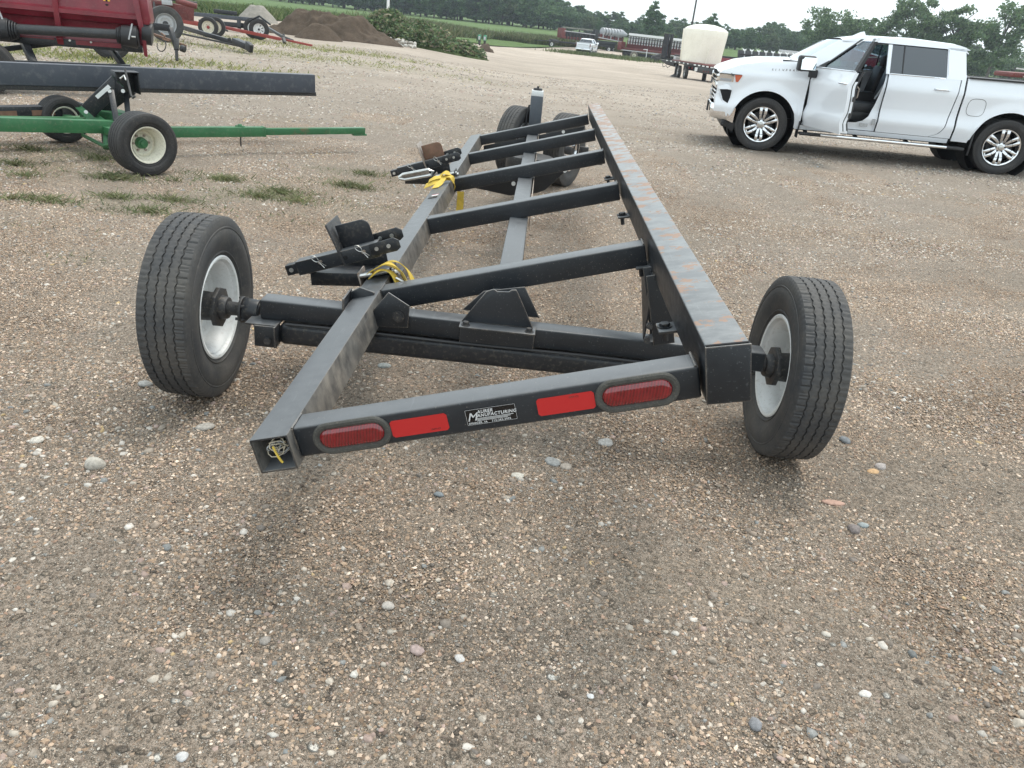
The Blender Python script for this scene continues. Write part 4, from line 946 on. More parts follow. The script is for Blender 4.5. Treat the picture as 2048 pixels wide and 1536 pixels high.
        if not (opened and sj < 0):
            panel('side_window', sj, lambda z: .565 + (z - 1.36) * 1.5, lambda z: 1.712 - (z - 1.36) * .05, c(1.352), c(1.77), 4, 4, gwf, t=.006, mat=M['glass'], off=-.022)
        # handles, wells, step, fuel door
        for s_ in ((2.63,) if (opened and sj < 0) else (1.58, 2.63)):
            z_ = 1.185; w_ = wbody(s_, z_)
            MB().pipe([(s_ - .12, sj * (w_ - .005), z_), (s_ - .10, sj * (w_ + .03), z_ + .002), (s_ + .08, sj * (w_ + .03), z_), (s_ + .10, sj * (w_ - .005), z_ - .004)], .014, 8).build('door_handle', M['chrome'], T)
        for cx in (0, 3.745):
            MB().lathe([(0, .535), (-.44 * sj, .535), (-.44 * sj, .0)], Matrix(((0, 1, 0, cx), (1, 0, 0, sj * .965), (0, 0, 1, .42), (0, 0, 0, 1))) if True else None, 28).build('wheel_well', M['void'], T)
        MB().beam((.62, sj * 1.02, .345), (3.17, sj * 1.02, .345), .16, .045).build('running_board', M['plastic'], T, bevel=.015)
        MB().beam((.95, sj * 1.095, .350), (2.90, sj * 1.095, .350), .03, .04).build('board_trim', M['chrome'], T, bevel=.008)
        for s_ in (.75, 1.55, 2.35, 2.98): MB().beam((s_, sj * .7, .38), (s_, sj * 1.0, .33), .05, .03).build('board_bracket', M['plastic'], T)
        MB().box((.60, sj * .92, .40), (.02, .20, .26)).build('mud_flap', M['plastic'], T, bevel=.005)
        MB().box((3.27, sj * .90, .42), (.03, .20, .34)).build('mud_flap', M['plastic'], T, bevel=.005)
        q = [(3.19 + .155 * math.cos(a) * (abs(math.cos(a)) ** -.35 if abs(math.cos(a)) > .05 else 1) * .85, .97 + .15 * math.sin(a) * (abs(math.sin(a)) ** -.35 if abs(math.sin(a)) > .05 else 1) * .85) for a in [k * math.pi / 16 for k in range(33)]]
        if sj < 0: MB().pipe([(x, sj * (wbody(x, z) + .0005), z) for x, z in q], .0035, 5).build('fuel_door', M['dark'], T)
        # arch lip
        for cx, b0, b1 in ((0, .50, .40), (3.745, .44, .50)):
            pts = []
            for k in range(25):
                a = math.pi - k * math.pi / 24; x = cx + .528 * math.cos(a); z = .42 + .528 * math.sin(a)
                if z >= (b0 if a > math.pi / 2 else b1): pts.append((x, sj * (wbody(x, z) + .002), z))
            MB().pipe(pts, .008, 6).build('arch_lip', Wt, T)
        # lamps at the nose
        hm = MB()
        hp = [(-.835, 1.135, .80), (-.47, 1.145, .965), (-.44, 1.075, .985), (-.56, 1.02, .97), (-.845, 1.03, .80)]
        def facet(name, pts, m, d=.02):
            f = MB(); n_ = len(pts); yy = lambda s_, z_, y_: (wbody(s_, z_) if s_ > -.80 else y_) + .010
            vs_ = [(s_, sj * yy(s_, z_, y_), z_) for s_, z_, y_ in pts] + [(s_ + .02, sj * (yy(s_, z_, y_) - d - .01), z_) for s_, z_, y_ in pts]
            f.add(vs_, [tuple(range(n_)), tuple(range(2 * n_ - 1, n_ - 1, -1))] + [(i, (i + 1) % n_, (i + 1) % n_ + n_, i + n_) for i in range(n_)]); return f.build(name, m, T, bevel=.004)
        panel('headlamp', sj, c(-.80), c(-.565), c(1.03), c(1.138), 10, 4, off=.008, mat=M['chrome']); panel('headlamp', sj, c(-.78), c(-.60), c(1.035), c(1.075), 8, 3, off=.012, mat=plainlens); panel('turn_signal', sj, lambda z: -.56 + (1.14 - z) * .3, lambda z: -.44 - (1.14 - z) * .5, c(1.035), c(1.14), 5, 4, off=.010, mat=M['amber'])
        panel('headlamp_brow', sj, c(-.80), c(-.45), c(1.138), c(1.150), 10, 2, off=.010, mat=M['plastic'])
        facet('headlamp', [(-.83, 1.13, .78), (-.795, 1.14, .885), (-.795, 1.03, .885), (-.835, 1.03, .78)], M['chrome'], .02)
        MB().pipe([(-.82, sj * .80, 1.165), (-.60, sj * .955, 1.158)], .012, 6).build('daytime_lamp', M['alloy'], T)
        # air slot and corner of the bumper
        facet('air_slot', [(-.77, .93, .885), (-.57, .90, .97), (-.60, .70, .965), (-.68, .74, .935)], M['void'])
        tl = MB().box((4.84, sj * .93, 1.10), (.08, .10, .36)).build('tail_lamp', M['tail'], T, bevel=.02)
    # hood
    rows = []
    for s in np.linspace(-.80, .55, 26):
        z0 = ip(HOODS, s); w0 = wbody(s, z0) - .005; row = []
        for k in range(21):
            y = -w0 + 2 * w0 * k / 20; e_ = abs(y) / w0
            row.append((s - .06 * (1 - e_ ** 2) * (1 if s < .2 else 0) + 0, y, z0 + .050 * (1 - e_ ** 4) + .012 * math.exp(-((e_ - .55) / .08) ** 2)))
        rows.append(row)
    MB().grid(rows).build('hood', Wt, T, sharp=50)
    # roof
    rows = []
    for s in np.linspace(1.02, 2.9, 24):
        z0 = float(np.interp(s, [1.02, 1.39, 2.09, 2.77, 2.90], [1.785, 1.85, 1.865, 1.83, 1.79])); w0 = gw(z0 - .02); row = []
        for k in range(17):
            y = -w0 + 2 * w0 * k / 16; e_ = abs(y) / w0; row.append((s, y * 1.012, z0 - .004 + .034 * (1 - e_ ** 4) - .035 * e_ ** 14))
        rows.append(row)
    rows = [[(a + .03 * (i == len(rows) - 1), b_, z - .035 * (i == len(rows) - 1)) for a, b_, z in r_] for i, r_ in enumerate(rows)]
    MB().grid(rows).build('roof', Wt, T, sharp=50)
    MB().add([(2.9, -.70, 1.80), (2.9, .70, 1.80), (2.97, .68, 1.775), (2.97, -.68, 1.775), (2.9, -.70, 1.77), (2.9, .70, 1.77)], [(0, 1, 2, 3), (3, 2, 5, 4), (0, 3, 4), (1, 5, 2)]).build('roof_spoiler', Wt, T)
    f = MB(); f.add([(1.28, -.02, 1.855), (1.50, -.03, 1.885), (1.50, .03, 1.885), (1.28, .02, 1.855), (1.47, 0, 1.945), (1.40, 0, 1.925)], [(0, 5, 4, 1), (0, 3, 5), (3, 2, 4, 5), (1, 4, 2)]); f.build('roof_antenna', Wt, T)
    # windshield and rear glass
    def sheet(name, corners, m, nu=8, bow=.12, t=0):
        rows = []
        (a, b_, c_, d) = [Vector(q) for q in corners]
        for i in range(nu + 1):
            v = i / nu; row = []
            for k in range(13):
                u = k / 12; p = a.lerp(b_, u).lerp(d.lerp(c_, u), v); p = p + Vector((-bow * (1 - (2 * u - 1) ** 2), 0, 0)); row.append(p)
            rows.append(row)
        return MB().grid(rows).build(name, m, T, sharp=60)
    sheet('windshield', [(.40, -.88, 1.40), (.40, .88, 1.40), (1.06, .72, 1.785), (1.06, -.72, 1.785)], M['wglass'], bow=.13)
    sheet('rear_window', [(2.925, -.74, 1.42), (2.925, .74, 1.42), (2.87, .66, 1.76), (2.87, -.66, 1.76)], M['privacy'], bow=-.01)
    MB().box((.30, 0, 1.415), (.28, 1.72, .02)).build('cowl', M['plastic'], T, bevel=.005)
    MB().box((.42, -.62, 1.425), (.05, .09, .03)).build('wiper', M['plastic'], T, bevel=.005)
    MB().beam((.30, -.70, 1.435), (.36, .0, 1.47), .015, .015).build('wiper', M['plastic'], T)
    MB().box((2.935, 0, .93), (.03, 1.80, .98)).build('cab_back', Wt, T)
    # nose
    MB().box((-.50, 0, .93), (.46, 1.60, .50)).build('nose_core', M['void'], T)
    for z_, w_, h_ in ((1.10, 1.50, .03), (1.03, 1.50, .025), (.955, 1.60, .09), (.86, 1.50, .02), (.80, 1.46, .02), (.74, 1.42, .02)):
        MB().box((-.80, 0, z_), (.05, w_, h_)).build('grille_bar', M['chrome'], T, bevel=.008)
    MB().box((-.75, 0, .93), (.06, 1.62, .46)).build('grille_mesh', M['void'], T)
    for sj in (-1, 1):
        MB().add([(-.83, sj * .72, .80), (-.78, sj * .89, .86), (-.64, sj * .95, .66), (-.80, sj * .80, .62), (-.78, sj * .72, .80), (-.74, sj * .86, .86), (-.62, sj * .90, .66), (-.76, sj * .76, .62)],
                 [(0, 1, 2, 3), (7, 6, 5, 4), (0, 4, 5, 1), (1, 5, 6, 2), (2, 6, 7, 3), (3, 7, 4, 0)]).build('nose_corner', Wt, T, bevel=.01)
        MB().add([(-.84, sj * .70, 1.0), (-.80, sj * .84, 1.02), (-.62, sj * .97, .98), (-.57, sj * .99, .92), (-.77, sj * .9, .90), (-.83, sj * .72, .92)],
                 [(0, 1, 4, 5), (1, 2, 3, 4)]).build('nose_corner', Wt, T)
    rows = []
    for th in np.linspace(-1, 1, 33):
        y = .985 * th; s = -.845 + .30 * max(0, abs(th) - .45) ** 1.35 / (.55 ** 1.35) * (1.0) ; rows.append([(s + .02, y * .99, .66), (s - .005, y, .64), (s, y, .52), (s + .015, y, .44), (s + .05, y * .98, .42)])
    MB().grid(rows).build('front_bumper', M['chrome'], T, sharp=60)
    for sj in (-1, 1): MB().grid([[(-.57, sj * .975, .66), (-.57, sj * .975, .44)], [(-.45, sj * .985, .63), (-.46, sj * .985, .40)]]).build('bumper_corner', M['chrome'], T)
    MB().box((-.50, 0, .38), (.28, 1.70, .12)).build('air_dam', M['plastic'], T, bevel=.03)
    MB().add([(-.56, -.96, .40), (-.40, -.965, .40), (-.44, -.95, .26), (-.62, -.94, .36), (-.56, -.80, .40), (-.40, -.80, .40), (-.44, -.80, .26), (-.62, -.80, .36)], [(0, 1, 2, 3), (7, 6, 5, 4), (0, 4, 5, 1), (1, 5, 6, 2), (2, 6, 7, 3), (3, 7, 4, 0)]).build('air_dam', M['plastic'], T)
    MB().box((-.875, -.35, .60), (.03, .10, .16)).build('plate_holder', M['plastic'], T)
    # bed, tailgate, bumper, underbody
    MB().box((3.93, 0, .78), (1.86, 1.80, .10)).build('bed_floor', M['void'], T)
    MB().box((3.93, 0, 1.375), (1.84, 1.80, .03)).build('tonneau_cover', M['plastic'], T, bevel=.01)
    for sj in (-1, 1): MB().beam((2.99, sj * .93, 1.39), (4.86, sj * .93, 1.39), .07, .025).build('bed_rail_cap', M['plastic'], T, bevel=.008)
    MB().box((4.865, 0, 1.02), (.05, 1.72, .68)).build('tailgate', Wt, T, bevel=.015)
    MB().box((4.895, 0, 1.12), (.01, 1.40, .02)).build('tailgate_crease', M['dark'], T)
    MB().box((4.93, 0, .58), (.16, 1.94, .20)).build('rear_bumper', M['chrome'], T, bevel=.03)
    MB().box((5.015, 0, .60), (.01, .32, .14)).build('number_plate', M['white_rim'], T)
    MB().box((1.95, 0, .44), (5.0, 1.20, .16)).build('underbody', M['void'], T)
    MB().box((1.8, 0, .47), (2.35, 1.82, .05)).build('cab_floor', M['carpet'], T)
    # wheels
    for s_, sj in ((0, -1), (0, 1), (3.745, -1), (3.745, 1)):
        wheel(T, (s_, sj * .865, .418), (0, sj, 0), .418, .275, .272, M['chrome'], style='alloy', tmat=M['rubber_dark'], n=96)
    # cabin
    for y in (-.40, .40):
        st = MB(); st.box((1.62, y, .80), (.52, .50, .16)); o = st.build('seat', M['leather'], T, bevel=.04)
        MB().box((1.62, y, .66), (.50, .48, .16)).build('seat_base', M['plastic'], T, bevel=.02)
        MB().prism([(-.07, 0), (.07, 0), (.16, .60), (.05, .62)], Matrix(((1, 0, 0, 1.86), (0, 0, -1, y + .25), (0, 1, 0, .82), (0, 0, 0, 1))), .50).build('seat_back', M['leather'], T, bevel=.03)
        MB().box((2.0, y, 1.52), (.10, .28, .18)).build('headrest', M['leather'], T, bevel=.03)
    MB().pipe([(1.74, -.66, .95), (1.84, -.66, 1.20), (1.92, -.66, 1.44)], .015, 6).build('seat_belt', M['grey_rim'], T)
    MB().box((2.45, 0, .95), (.5, 1.6, .5)).build('rear_bench', M['leather'], T, bevel=.04)
    MB().box((.78, 0, 1.12), (.40, 1.70, .36)).build('dashboard', M['plastic'], T, bevel=.05)
    MB().box((1.45, 0, .86), (.8, .26, .34)).build('console', M['plastic'], T, bevel=.03)
    MB().lathe([(.02 * math.cos(a), .185 + .018 * math.sin(a)) for a in [k * math.pi / 4 for k in range(9)]], frame((1.10, -.40, 1.16), (.9, 0, .42), (0, 0, 1)), 24).build('steering_wheel', M['plastic'], T)
    MB().box((1.25, .955, .92), (1.15, .04, .84)).build('door_lining', M['leather'], T)
    # mirrors and the front door
    def mirror(par, bx, by, bz, sj):
        m_ = MB().box((bx, by + sj * .20, bz + .09), (.13, .27, .23)).build('mirror', M['plastic'], par, bevel=.035, segs=3)
        MB().box((0, 0, 0), (.006, .225, .185), Matrix.Translation((bx + .098, by + sj * .205, bz + .09)) @ Matrix.Rotation(R(sj * 14), 4, 'Z') @ Matrix.Rotation(R(-12), 4, 'Y')).build('mirror_glass', M['mirror'], par, bevel=.002)
        MB().box((bx, by + sj * .05, bz - .05), (.10, .12, .12)).build('mirror_arm', M['plastic'], par, bevel=.02)
    mirror(T, .72, .96, 1.32, 1)
    if not opened: mirror(T, .72, -.96, 1.32, -1)
    else:
        th = R(71); hx, hy = .64, -.975
        D = thing('open_door', None, None, M=Matrix.Translation((hx, hy, 0)) @ Matrix.Rotation(-th, 4, 'Z'), parent=T); D['label'] = 'front door swung wide open'
        # local door frame: x from the hinge, y inwards(+)
        def dpan(name, sL, sR, zb, zt, wf, mat=None, t=.03, off=0, nu=14, nv=14):
            mb = MB(); A = []; B = []
            for j in range(nv + 1):
                a_r = []; b_r = []
                for i in range(nu + 1):
                    u = i / nu; z = .8
                    for _ in range(4): s0 = sL(z) + (sR(z) - sL(z)) * u; z = zb(s0) + (zt(s0) - zb(s0)) * j / nv
                    y = .985 - wf(z) - off; a_r.append((s0, y, z)); b_r.append((s0, y + t, z))
                A.append(a_r); B.append(b_r)
            mb.grid(A); mb.grid(B); mb.grid([A[0], B[0]]); mb.grid([A[-1], B[-1]]); mb.grid([[r_[0] for r_ in A], [r_[0] for r_ in B]]); mb.grid([[r_[-1] for r_ in A], [r_[-1] for r_ in B]])
            return mb.build(name, mat or Wt, D, sharp=40)
        dpan('door_skin', c(0), c(1.15), c(.475), c(1.355), hw, t=.02)
        dpan('door_jamb', c(1.128), c(1.15), c(.50), c(1.34), hw, t=.035, off=-.02); dpan('door_seal', c(1.120), c(1.146), c(.52), c(1.33), hw, M['void'], t=.018, off=-.055); dpan('door_jamb', c(1.10), c(1.142), c(.52), c(1.22), hw, t=.045, off=-.073)
        dpan('door_jamb', c(.02), c(1.13), c(.49), c(.53), hw, t=.12, off=-.02)
        dpan('door_lining', c(.06), c(1.12), c(.52), c(1.36), hw, M['leather'], t=.04, off=-.118)
        for z_ in (.75, .98): MB().box((1.153, .12, z_), (.006, .05, .07)).build('door_latch', M['dark'], D)
        MB().pipe([(1.0, .20, .95), (1.02, .24, 1.0), (1.02, .24, 1.12), (1.0, .20, 1.16)], .012).build('grab_handle', M['bare'], D)
        fl = lambda z: .14 + (z - 1.36) * 1.46
        dpan('window_frame', lambda z: fl(z) - .05, lambda z: fl(z) + .0, c(1.355), c(1.80), gw, t=.05, mat=M['plastic'])
        dpan('window_frame', lambda z: 1.15 - (z - 1.36) * .06 - .075, lambda z: 1.15 - (z - 1.36) * .06, c(1.355), c(1.815), gw, t=.05, mat=M['plastic'])
        dpan('window_frame', c(.70), c(1.14), lambda s: 1.775 if s > .8 else 1.775 - (.8 - s) * .6, lambda s: 1.825 if s > .86 else 1.825 - (.86 - s) * .6, gw, t=.05)
        dpan('window_frame', c(-.02), c(.22), c(1.355), lambda s: 1.36 + max(.005, (s + .02) * .45), gw, t=.04, mat=M['plastic'])
        MB().pipe([(.02, .985 - gw(1.36) - .004, 1.36), (1.14, .985 - gw(1.36) - .004, 1.36)], .009).build('window_trim', M['chrome'], D)
        dpan('door_glass', lambda z: fl(z), lambda z: 1.08 - (z - 1.36) * .06, c(1.36), c(1.785), gw, M['glass'], t=.006, off=-.02, nu=3, nv=3)
        MB().pipe([(.90, .0, 1.185), (.92, -.045, 1.187), (1.06, -.045, 1.185), (1.08, 0, 1.18)], .014, 8).build('door_handle', M['chrome'], D)
        mirror(D, .10, .0, 1.31, -1)
        # curved door jamb on the cab
        panel('door_jamb', -1, lambda z: float(np.interp(z, [.50, .55, .58, .62, .70, .9, 1.25, 1.36], [.64, .70, 1.45, 1.57, 1.65, 1.71, 1.765, 1.77])), c(1.79), c(.475), c(1.36), 10, 24, off=-.05, t=.02)
        MB().box((1.60, -.955, .56), (.13, .004, .05)).build('jamb_label', M['grey_rim'], T)
        MB().box((1.74, -.965, .62), (.05, .004, .09)).build('jamb_label', M['grey_rim'], T)
    # name badge pressed along the hood side
    tx = MB(); 
    for i, ch in enumerate('SILVERADO'):
        s_ = .0 + i * .054; z_ = 1.245 + .003 * i; w_ = wbody(s_, z_ + .02)
        textmesh(tx, ch, Matrix(((1, 0, 0, s_), (0, -.25, -1, -w_ - .002), (0, .97, -.25, z_), (0, 0, 0, 1))), .052, space=1, bold=.0012, depth=.001)
    if opened: tx.build('door_badge', M['badge'], T)
    return T
M['amber'] = plain('amber_lens', (.55, .12, .06), .15, 0, Coat_Weight=1.0); plainlens = plain('clear_lens', (.45, .48, .52), .08, .4)
M['badge'] = plain('badge_chrome', (.45, .47, .50), .25, .6)
eT = Vector((.98956, -.14236, .02236)).normalized()
MT = frame((3.803, 14.478, .0), eT); pick = pickup('white crew cab pickup truck with its driver door wide open', MT, True)

hp_ = G(1163, 108); ang = R(13.5)
back = Vector((-math.sin(ang), -math.cos(ang), 0)); Mf2 = frame((0, 0, 0), back); Mf2.translation = hp_ - Mf2.to_3x3() @ Vector((4.2, -.2, 0)); Mf2.translation.z = gzf(hp_.x, hp_.y + 2)
pick2 = pickup('small white pickup truck parked with its tailgate towards us in the far yard', Mf2, False)

# ------------------------------------------------------------------ green cart with the long dark rail
def Wv(px, py, D): return W(px, py, D)
GC = thing('header_cart', 'green wheeled header cart carrying a long dark steel rail, left of the yard', 'cart', Vector((-3.9, 7.5, 0)))
def gb(name, mb, m='green', bevel=.004, **k): return mb.build(name, M[m], k.pop('parent', GC), bevel=bevel, world=True, **k)
gn = Vector((.80, -.60, 0)).normalized()
n0 = Vector((-3.475, 6.885, .268)); f0 = n0 + Vector((-1.56, 1.30, 0)); f0 = G(126, 285) + Vector((0, .05, .225))
def wheelw(par, c, d, *a, **k): return wheel(par, TM[par.name].inverted() @ Vector(c), d, *a, **k)
wheelw(GC, n0, gn, .268, .225, .152, M['cream_rim'], tmat=M['rubber_dark'], hub=M['green'], n=160, dish=-.45, label='near front wheel with cream rim and green hub')
wheelw(GC, f0, gn, .225, .19, .125, M['cream_rim'], tmat=M['rubber_dark'], hub=M['green'], n=120, label='far front wheel with cream rim')
gb('axle', MB().beam(n0 - gn * .10 + Vector((0, 0, .02)), f0 + gn * .10 + Vector((0, 0, .02)), .07, .07))
t0 = Wv(318, 264, 7.55); t1 = Wv(527, 263, 8.28); t2 = Wv(728, 261, 8.95)
gb('tongue', MB().beam(t0 - (t1 - t0) * .35, t1, .085, .098)); gb('tongue_extension', MB().beam(t1, t1.lerp(t2, .62), .07, .068), 'greenrust', label='rusty middle stretch of the tongue'); gb('tongue_extension', MB().beam(t1.lerp(t2, .62), t2, .07, .068)); gb('tongue_collar', MB().beam(t1 - (t1 - t0) * .012, t1 + (t2 - t1) * .01, .092, .104))
gb('tongue_tip', MB().beam(t2 - (t2 - t1) * .12 + Vector((0, 0, -.045)), t2 + (t2 - t1) * .02 + Vector((0, 0, -.045)), .06, .02))
k0 = Wv(480, 254, 8.1); gb('tongue_pin', MB().cyl(k0 + Vector((0, 0, -.01)), k0 + Vector((0, 0, .03)), .03, .02, 10).box(k0 + Vector((0, 0, .0)), (.09, .05, .03)), 'green'); gb('tongue_stop', MB().cyl(k0 + Vector((0, 0, -.2)), k0 + Vector((0, 0, -.05)), .008, n=6), 'dark', bevel=0)
gb('side_beam', MB().beam(Wv(-90, 246, 6.35), Wv(245, 254, 7.30), .09, .115)); gb('side_beam', MB().beam(Wv(-60, 240, 6.7), Wv(200, 242, 7.75), .07, .07))
gb('brace_beam', MB().beam(Wv(150, 218, 7.9), Wv(262, 243, 7.45), .10, .10)); gb('brace_tube', MB().cyl(Wv(236, 227, 8.15), Wv(305, 245, 7.8), .045, n=14)); gb('gusset', MB().add([Wv(150, 215, 7.6), Wv(172, 214, 7.55), Wv(220, 245, 7.4), Wv(175, 240, 7.5), Wv(150, 215, 7.62), Wv(172, 214, 7.57), Wv(220, 245, 7.42), Wv(175, 240, 7.52)], [(0, 1, 2, 3), (7, 6, 5, 4), (0, 4, 5, 1), (1, 5, 6, 2), (2, 6, 7, 3), (3, 7, 4, 0)]))
gb('tie_rod', MB().pipe([Wv(165, 270, 7.6), Wv(208, 292, 7.15), Wv(225, 288, 7.0)], .018)); gb('kingpin', MB().cyl(Wv(214, 270, 7.2), Wv(214, 298, 7.2), .035, n=12), 'green')
gb('hanger_plate', MB().box(Wv(212, 272, 7.3), (.06, .06, .12)), 'dark')
gb('reach_tube', MB().beam(Wv(-110, 230, 7.0), Wv(120, 224, 7.75), .14, .135), 'black'); gb('reach_tube', MB().beam(Wv(118, 222, 7.74), Wv(165, 220, 7.9), .17, .15), 'dark')
gb('rust_patch', MB().beam(Wv(64, 226, 7.49), Wv(110, 225, 7.63), .003, .05), 'rustpatch', bevel=0); gb('rust_patch', MB().beam(Wv(0, 228, 7.28), Wv(34, 227, 7.38), .003, .05), 'rustpatch', bevel=0)
gb('reach_flange', MB().add([Wv(-60, 246, 7.0), Wv(160, 231, 7.55), Wv(160, 240, 7.55), Wv(-60, 250, 6.9), Wv(-60, 246, 7.05), Wv(160, 231, 7.6), Wv(160, 240, 7.6), Wv(-60, 250, 6.95)], [(0, 1, 2, 3), (7, 6, 5, 4), (0, 4, 5, 1), (1, 5, 6, 2), (2, 6, 7, 3), (3, 7, 4, 0)]), 'green', bevel=0)
# tilting arm, bracket and crank
gb('arm_channel', MB().beam(Wv(176, 222, 7.42), Wv(236, 163, 7.42), .012, .13)); gb('arm_channel', MB().beam(Wv(176, 222, 7.44), Wv(236, 163, 7.44), .09, .14), 'black')
gb('arm_channel', MB().beam(Wv(204, 218, 7.66), Wv(262, 176, 7.66), .07, .13), 'black')
bc = Wv(252, 165, 7.5); Mx = frame(bc, (t2 - t0)); bk = MB()
for q, s_ in (((-.105, 0, 0), (.012, .16, .20)), ((.10, 0, 0), (.012, .16, .20)), ((0, .08, 0), (.21, .012, .20)), ((0, 0, .10), (.22, .17, .010))): bk.box(q, s_, Mx)
gb('rail_bracket', bk, 'black', bevel=.002)
gb('arm_decal', MB().beam(Wv(193, 195, 7.33), Wv(219, 172, 7.33), .002, .035), 'white_rim', bevel=0)
for a, b_ in (((222, 182, 7.30), (233, 243, 7.22)), ((252, 188, 7.62), (257, 238, 7.55))): gb('arm_post', MB().beam(Wv(*a), Wv(*b_), .05, .05), 'black')
for q in ((219, 182, 7.27), (246, 182, 7.27), (172, 224, 7.36)):
    p = Wv(*q); gb('arm_bolt', MB().cyl(p, p + (cO - p).normalized() * .02, .018, n=8), 'zinc', bevel=0)
gb('crank', MB().pipe([Wv(250, 138, 7.22), Wv(255, 160, 7.22), Wv(262, 190, 7.2), Wv(266, 196, 7.2), Wv(270, 192, 7.18)], .010), 'dark', bevel=0); gb('crank', MB().pipe([Wv(240, 157, 7.25), Wv(248, 151, 7.25), Wv(252, 160, 7.25)], .008), 'zinc', bevel=0)
ra, rb_ = Wv(-120, 142, 7.05), Wv(627, 167, 9.15)
gb('header_rail', MB().beam(ra, rb_, .105, .205), 'railblue', bevel=.006, segs=3); gb('rail_lip', MB().beam(ra + Vector((.03, .05, -.125)), rb_ + Vector((0, .04, -.118)), .10, .045), 'dark')

# ------------------------------------------------------------------ machines along the left edge
def wb_(par): return lambda name, mb, m, bevel=.004, **k: mb.build(name, M[m], par, bevel=bevel, world=True, **k)
g0 = Vector((-8.2, 11.2, 0)); RH = thing('combine_header', 'dark red combine header standing on a black cart at the upper left', 'harvester header', g0)
b = wb_(RH)
HL = Wv(-60, 70, 10.6); HR = Wv(292, 92, 11.25); hx = (HR - HL); hx.z = 0; hx.normalize(); hy = Vector((-hx.y, hx.x, 0)); HLen = (Vector((HR.x, HR.y, 0)) - Vector((HL.x, HL.y, 0))).length
def Hh(s, y, z): return Vector((HL.x, HL.y, 0)) + hx * s + hy * y + Vector((0, 0, z))      # s along, y away from us, z up
def hs(px): # along-distance of a column of the photo
    d = ray(px, 60); n_ = hy; t = ((Hh(0, 0, .9) - cO) @ n_ if False else (Hh(0, 0, .9) - cO).dot(n_)) / d.dot(n_); p = cO + d * t; return (p - Hh(0, 0, 0)).dot(hx)
def hz(px, py):
    d = ray(px, py); t = (Hh(0, 0, .9) - cO).dot(hy) / d.dot(hy); return (cO + d * t).z
zb = hz(150, 84); z1 = hz(150, 58); z2 = hz(150, 24); zt = hz(150, 0) + .5
prof = [(.10, zt), (.03, z2 + .06), (.0, z2 + .035), (-.035, z2 + .03), (-.035, z2 - .025), (0, z2 - .03), (.05, z2 - .10), (.14, (z1 + z2) / 2), (.16, z1), (.10, z1 - .05), (.02, zb + .06), (.0, zb)]
rows = [[Hh(s, y, z) for y, z in prof] for s in np.linspace(0, HLen, 14)]
rows2 = [[Hh(s, y + .03, z) for y, z in prof] for s in np.linspace(0, HLen, 14)]
b('back_sheet', MB().grid(rows).grid(rows2), 'red', bevel=0)
for px in (-20, 113):
    s = hs(px); pr = [(-.06, zt), (-.05, z2), (-.03, z1 + .05), (-.02, z1 - .02), (.06, z1 - .04), (.06, z2), (.06, zt)]
    b('brace', MB().prism([(y, z) for y, z in pr], Matrix(((hy.x, 0, hx.x, Hh(s, 0, 0).x), (hy.y, 0, hx.y, Hh(s, 0, 0).y), (0, 1, 0, 0), (0, 0, 0, 1))), .07), 'red')
    b('brace', MB().prism([(-.10, z1 - .14), (-.06, z1 - .05), (.05, z1 - .05), (.05, zb - .03), (-.04, zb - .06)], Matrix(((hy.x, 0, hx.x, Hh(s, 0, 0).x), (hy.y, 0, hx.y, Hh(s, 0, 0).y), (0, 1, 0, 0), (0, 0, 0, 1))), .08), 'red')
sE = hs(272)
e0, e1 = Hh(sE - .06, -.12, zt), Hh(hs(287), -.12, zb - .02)
b('end_plate', MB().add([Hh(hs(262), -.12, zt), Hh(hs(280), -.12, zt), Hh(hs(292), -.12, zb + .10), Hh(hs(292), -.12, zb - .12), Hh(hs(285), -.12, zb - .10), Hh(hs(284), -.12, zb + .12)] + [Hh(hs(262), -.08, zt), Hh(hs(280), -.08, zt), Hh(hs(292), -.08, zb + .10), Hh(hs(292), -.08, zb - .12), Hh(hs(285), -.08, zb - .10), Hh(hs(284), -.08, zb + .12)],
   [(0, 1, 2, 3, 4, 5), (11, 10, 9, 8, 7, 6)] + [(i, (i + 1) % 6, (i + 1) % 6 + 6, i + 6) for i in range(6)]), 'red')
sh = [(hs(272), zt), (hs(298), zt), (hs(303), z2 + .15), (hs(305), z2 - .02), (hs(300), z2 - .09), (hs(286), z2 - .08), (hs(282), z2 + .02)]
b('side_shield', MB().prism([(s - sE, z) for s, z in sh], Matrix(((hx.x, 0, hy.x, Hh(sE, -.10, 0).x), (hx.y, 0, hy.y, Hh(sE, -.10, 0).y), (0, 1, 0, 0), (0, 0, 0, 1))), .5), 'red', bevel=.03)
zs = hz(140, 62); b('drive_shaft_tube', MB().cyl(Hh(hs(38), -.16, hz(38, 57)), Hh(hs(248), -.16, hz(248, 68)), .066, n=24), 'shaft', bevel=0)
zl = hz(10, 58); c0 = Hh(hs(-40), -.16, hz(-40, 55)); c1 = Hh(hs(24), -.16, zl); dd = (c1 - c0).normalized()
cm = MB().cyl(c0, c1, .155, .15, 28)
for k in range(4): cm.cyl(c1 + dd * (.03 * k), c1 + dd * (.03 * k + .018), .145 - .012 * k, .14 - .012 * k, 28)
b('shaft_guard', cm, 'plastic', bevel=.002)
c0 = Hh(hs(246), -.16, hz(246, 70)); c1 = Hh(hs(276), -.16, hz(276, 74)); cm = MB().cyl(c0, c1, .135, .15, 28)
for k in range(3): cm.cyl(c0 - dd * (.01 + .022 * k), c0 - dd * (.024 + .022 * k), .12 - .01 * k, n=28)
cm.cyl(c1, c1 + dd * .02, .12, .12, 24); b('shaft_guard', cm, 'plastic', bevel=.002)
b('end_drum', MB().cyl(Hh(hs(285), .0, hz(285, 66)), Hh(hs(304), .0, hz(304, 70)), .15, n=24), 'plastic')
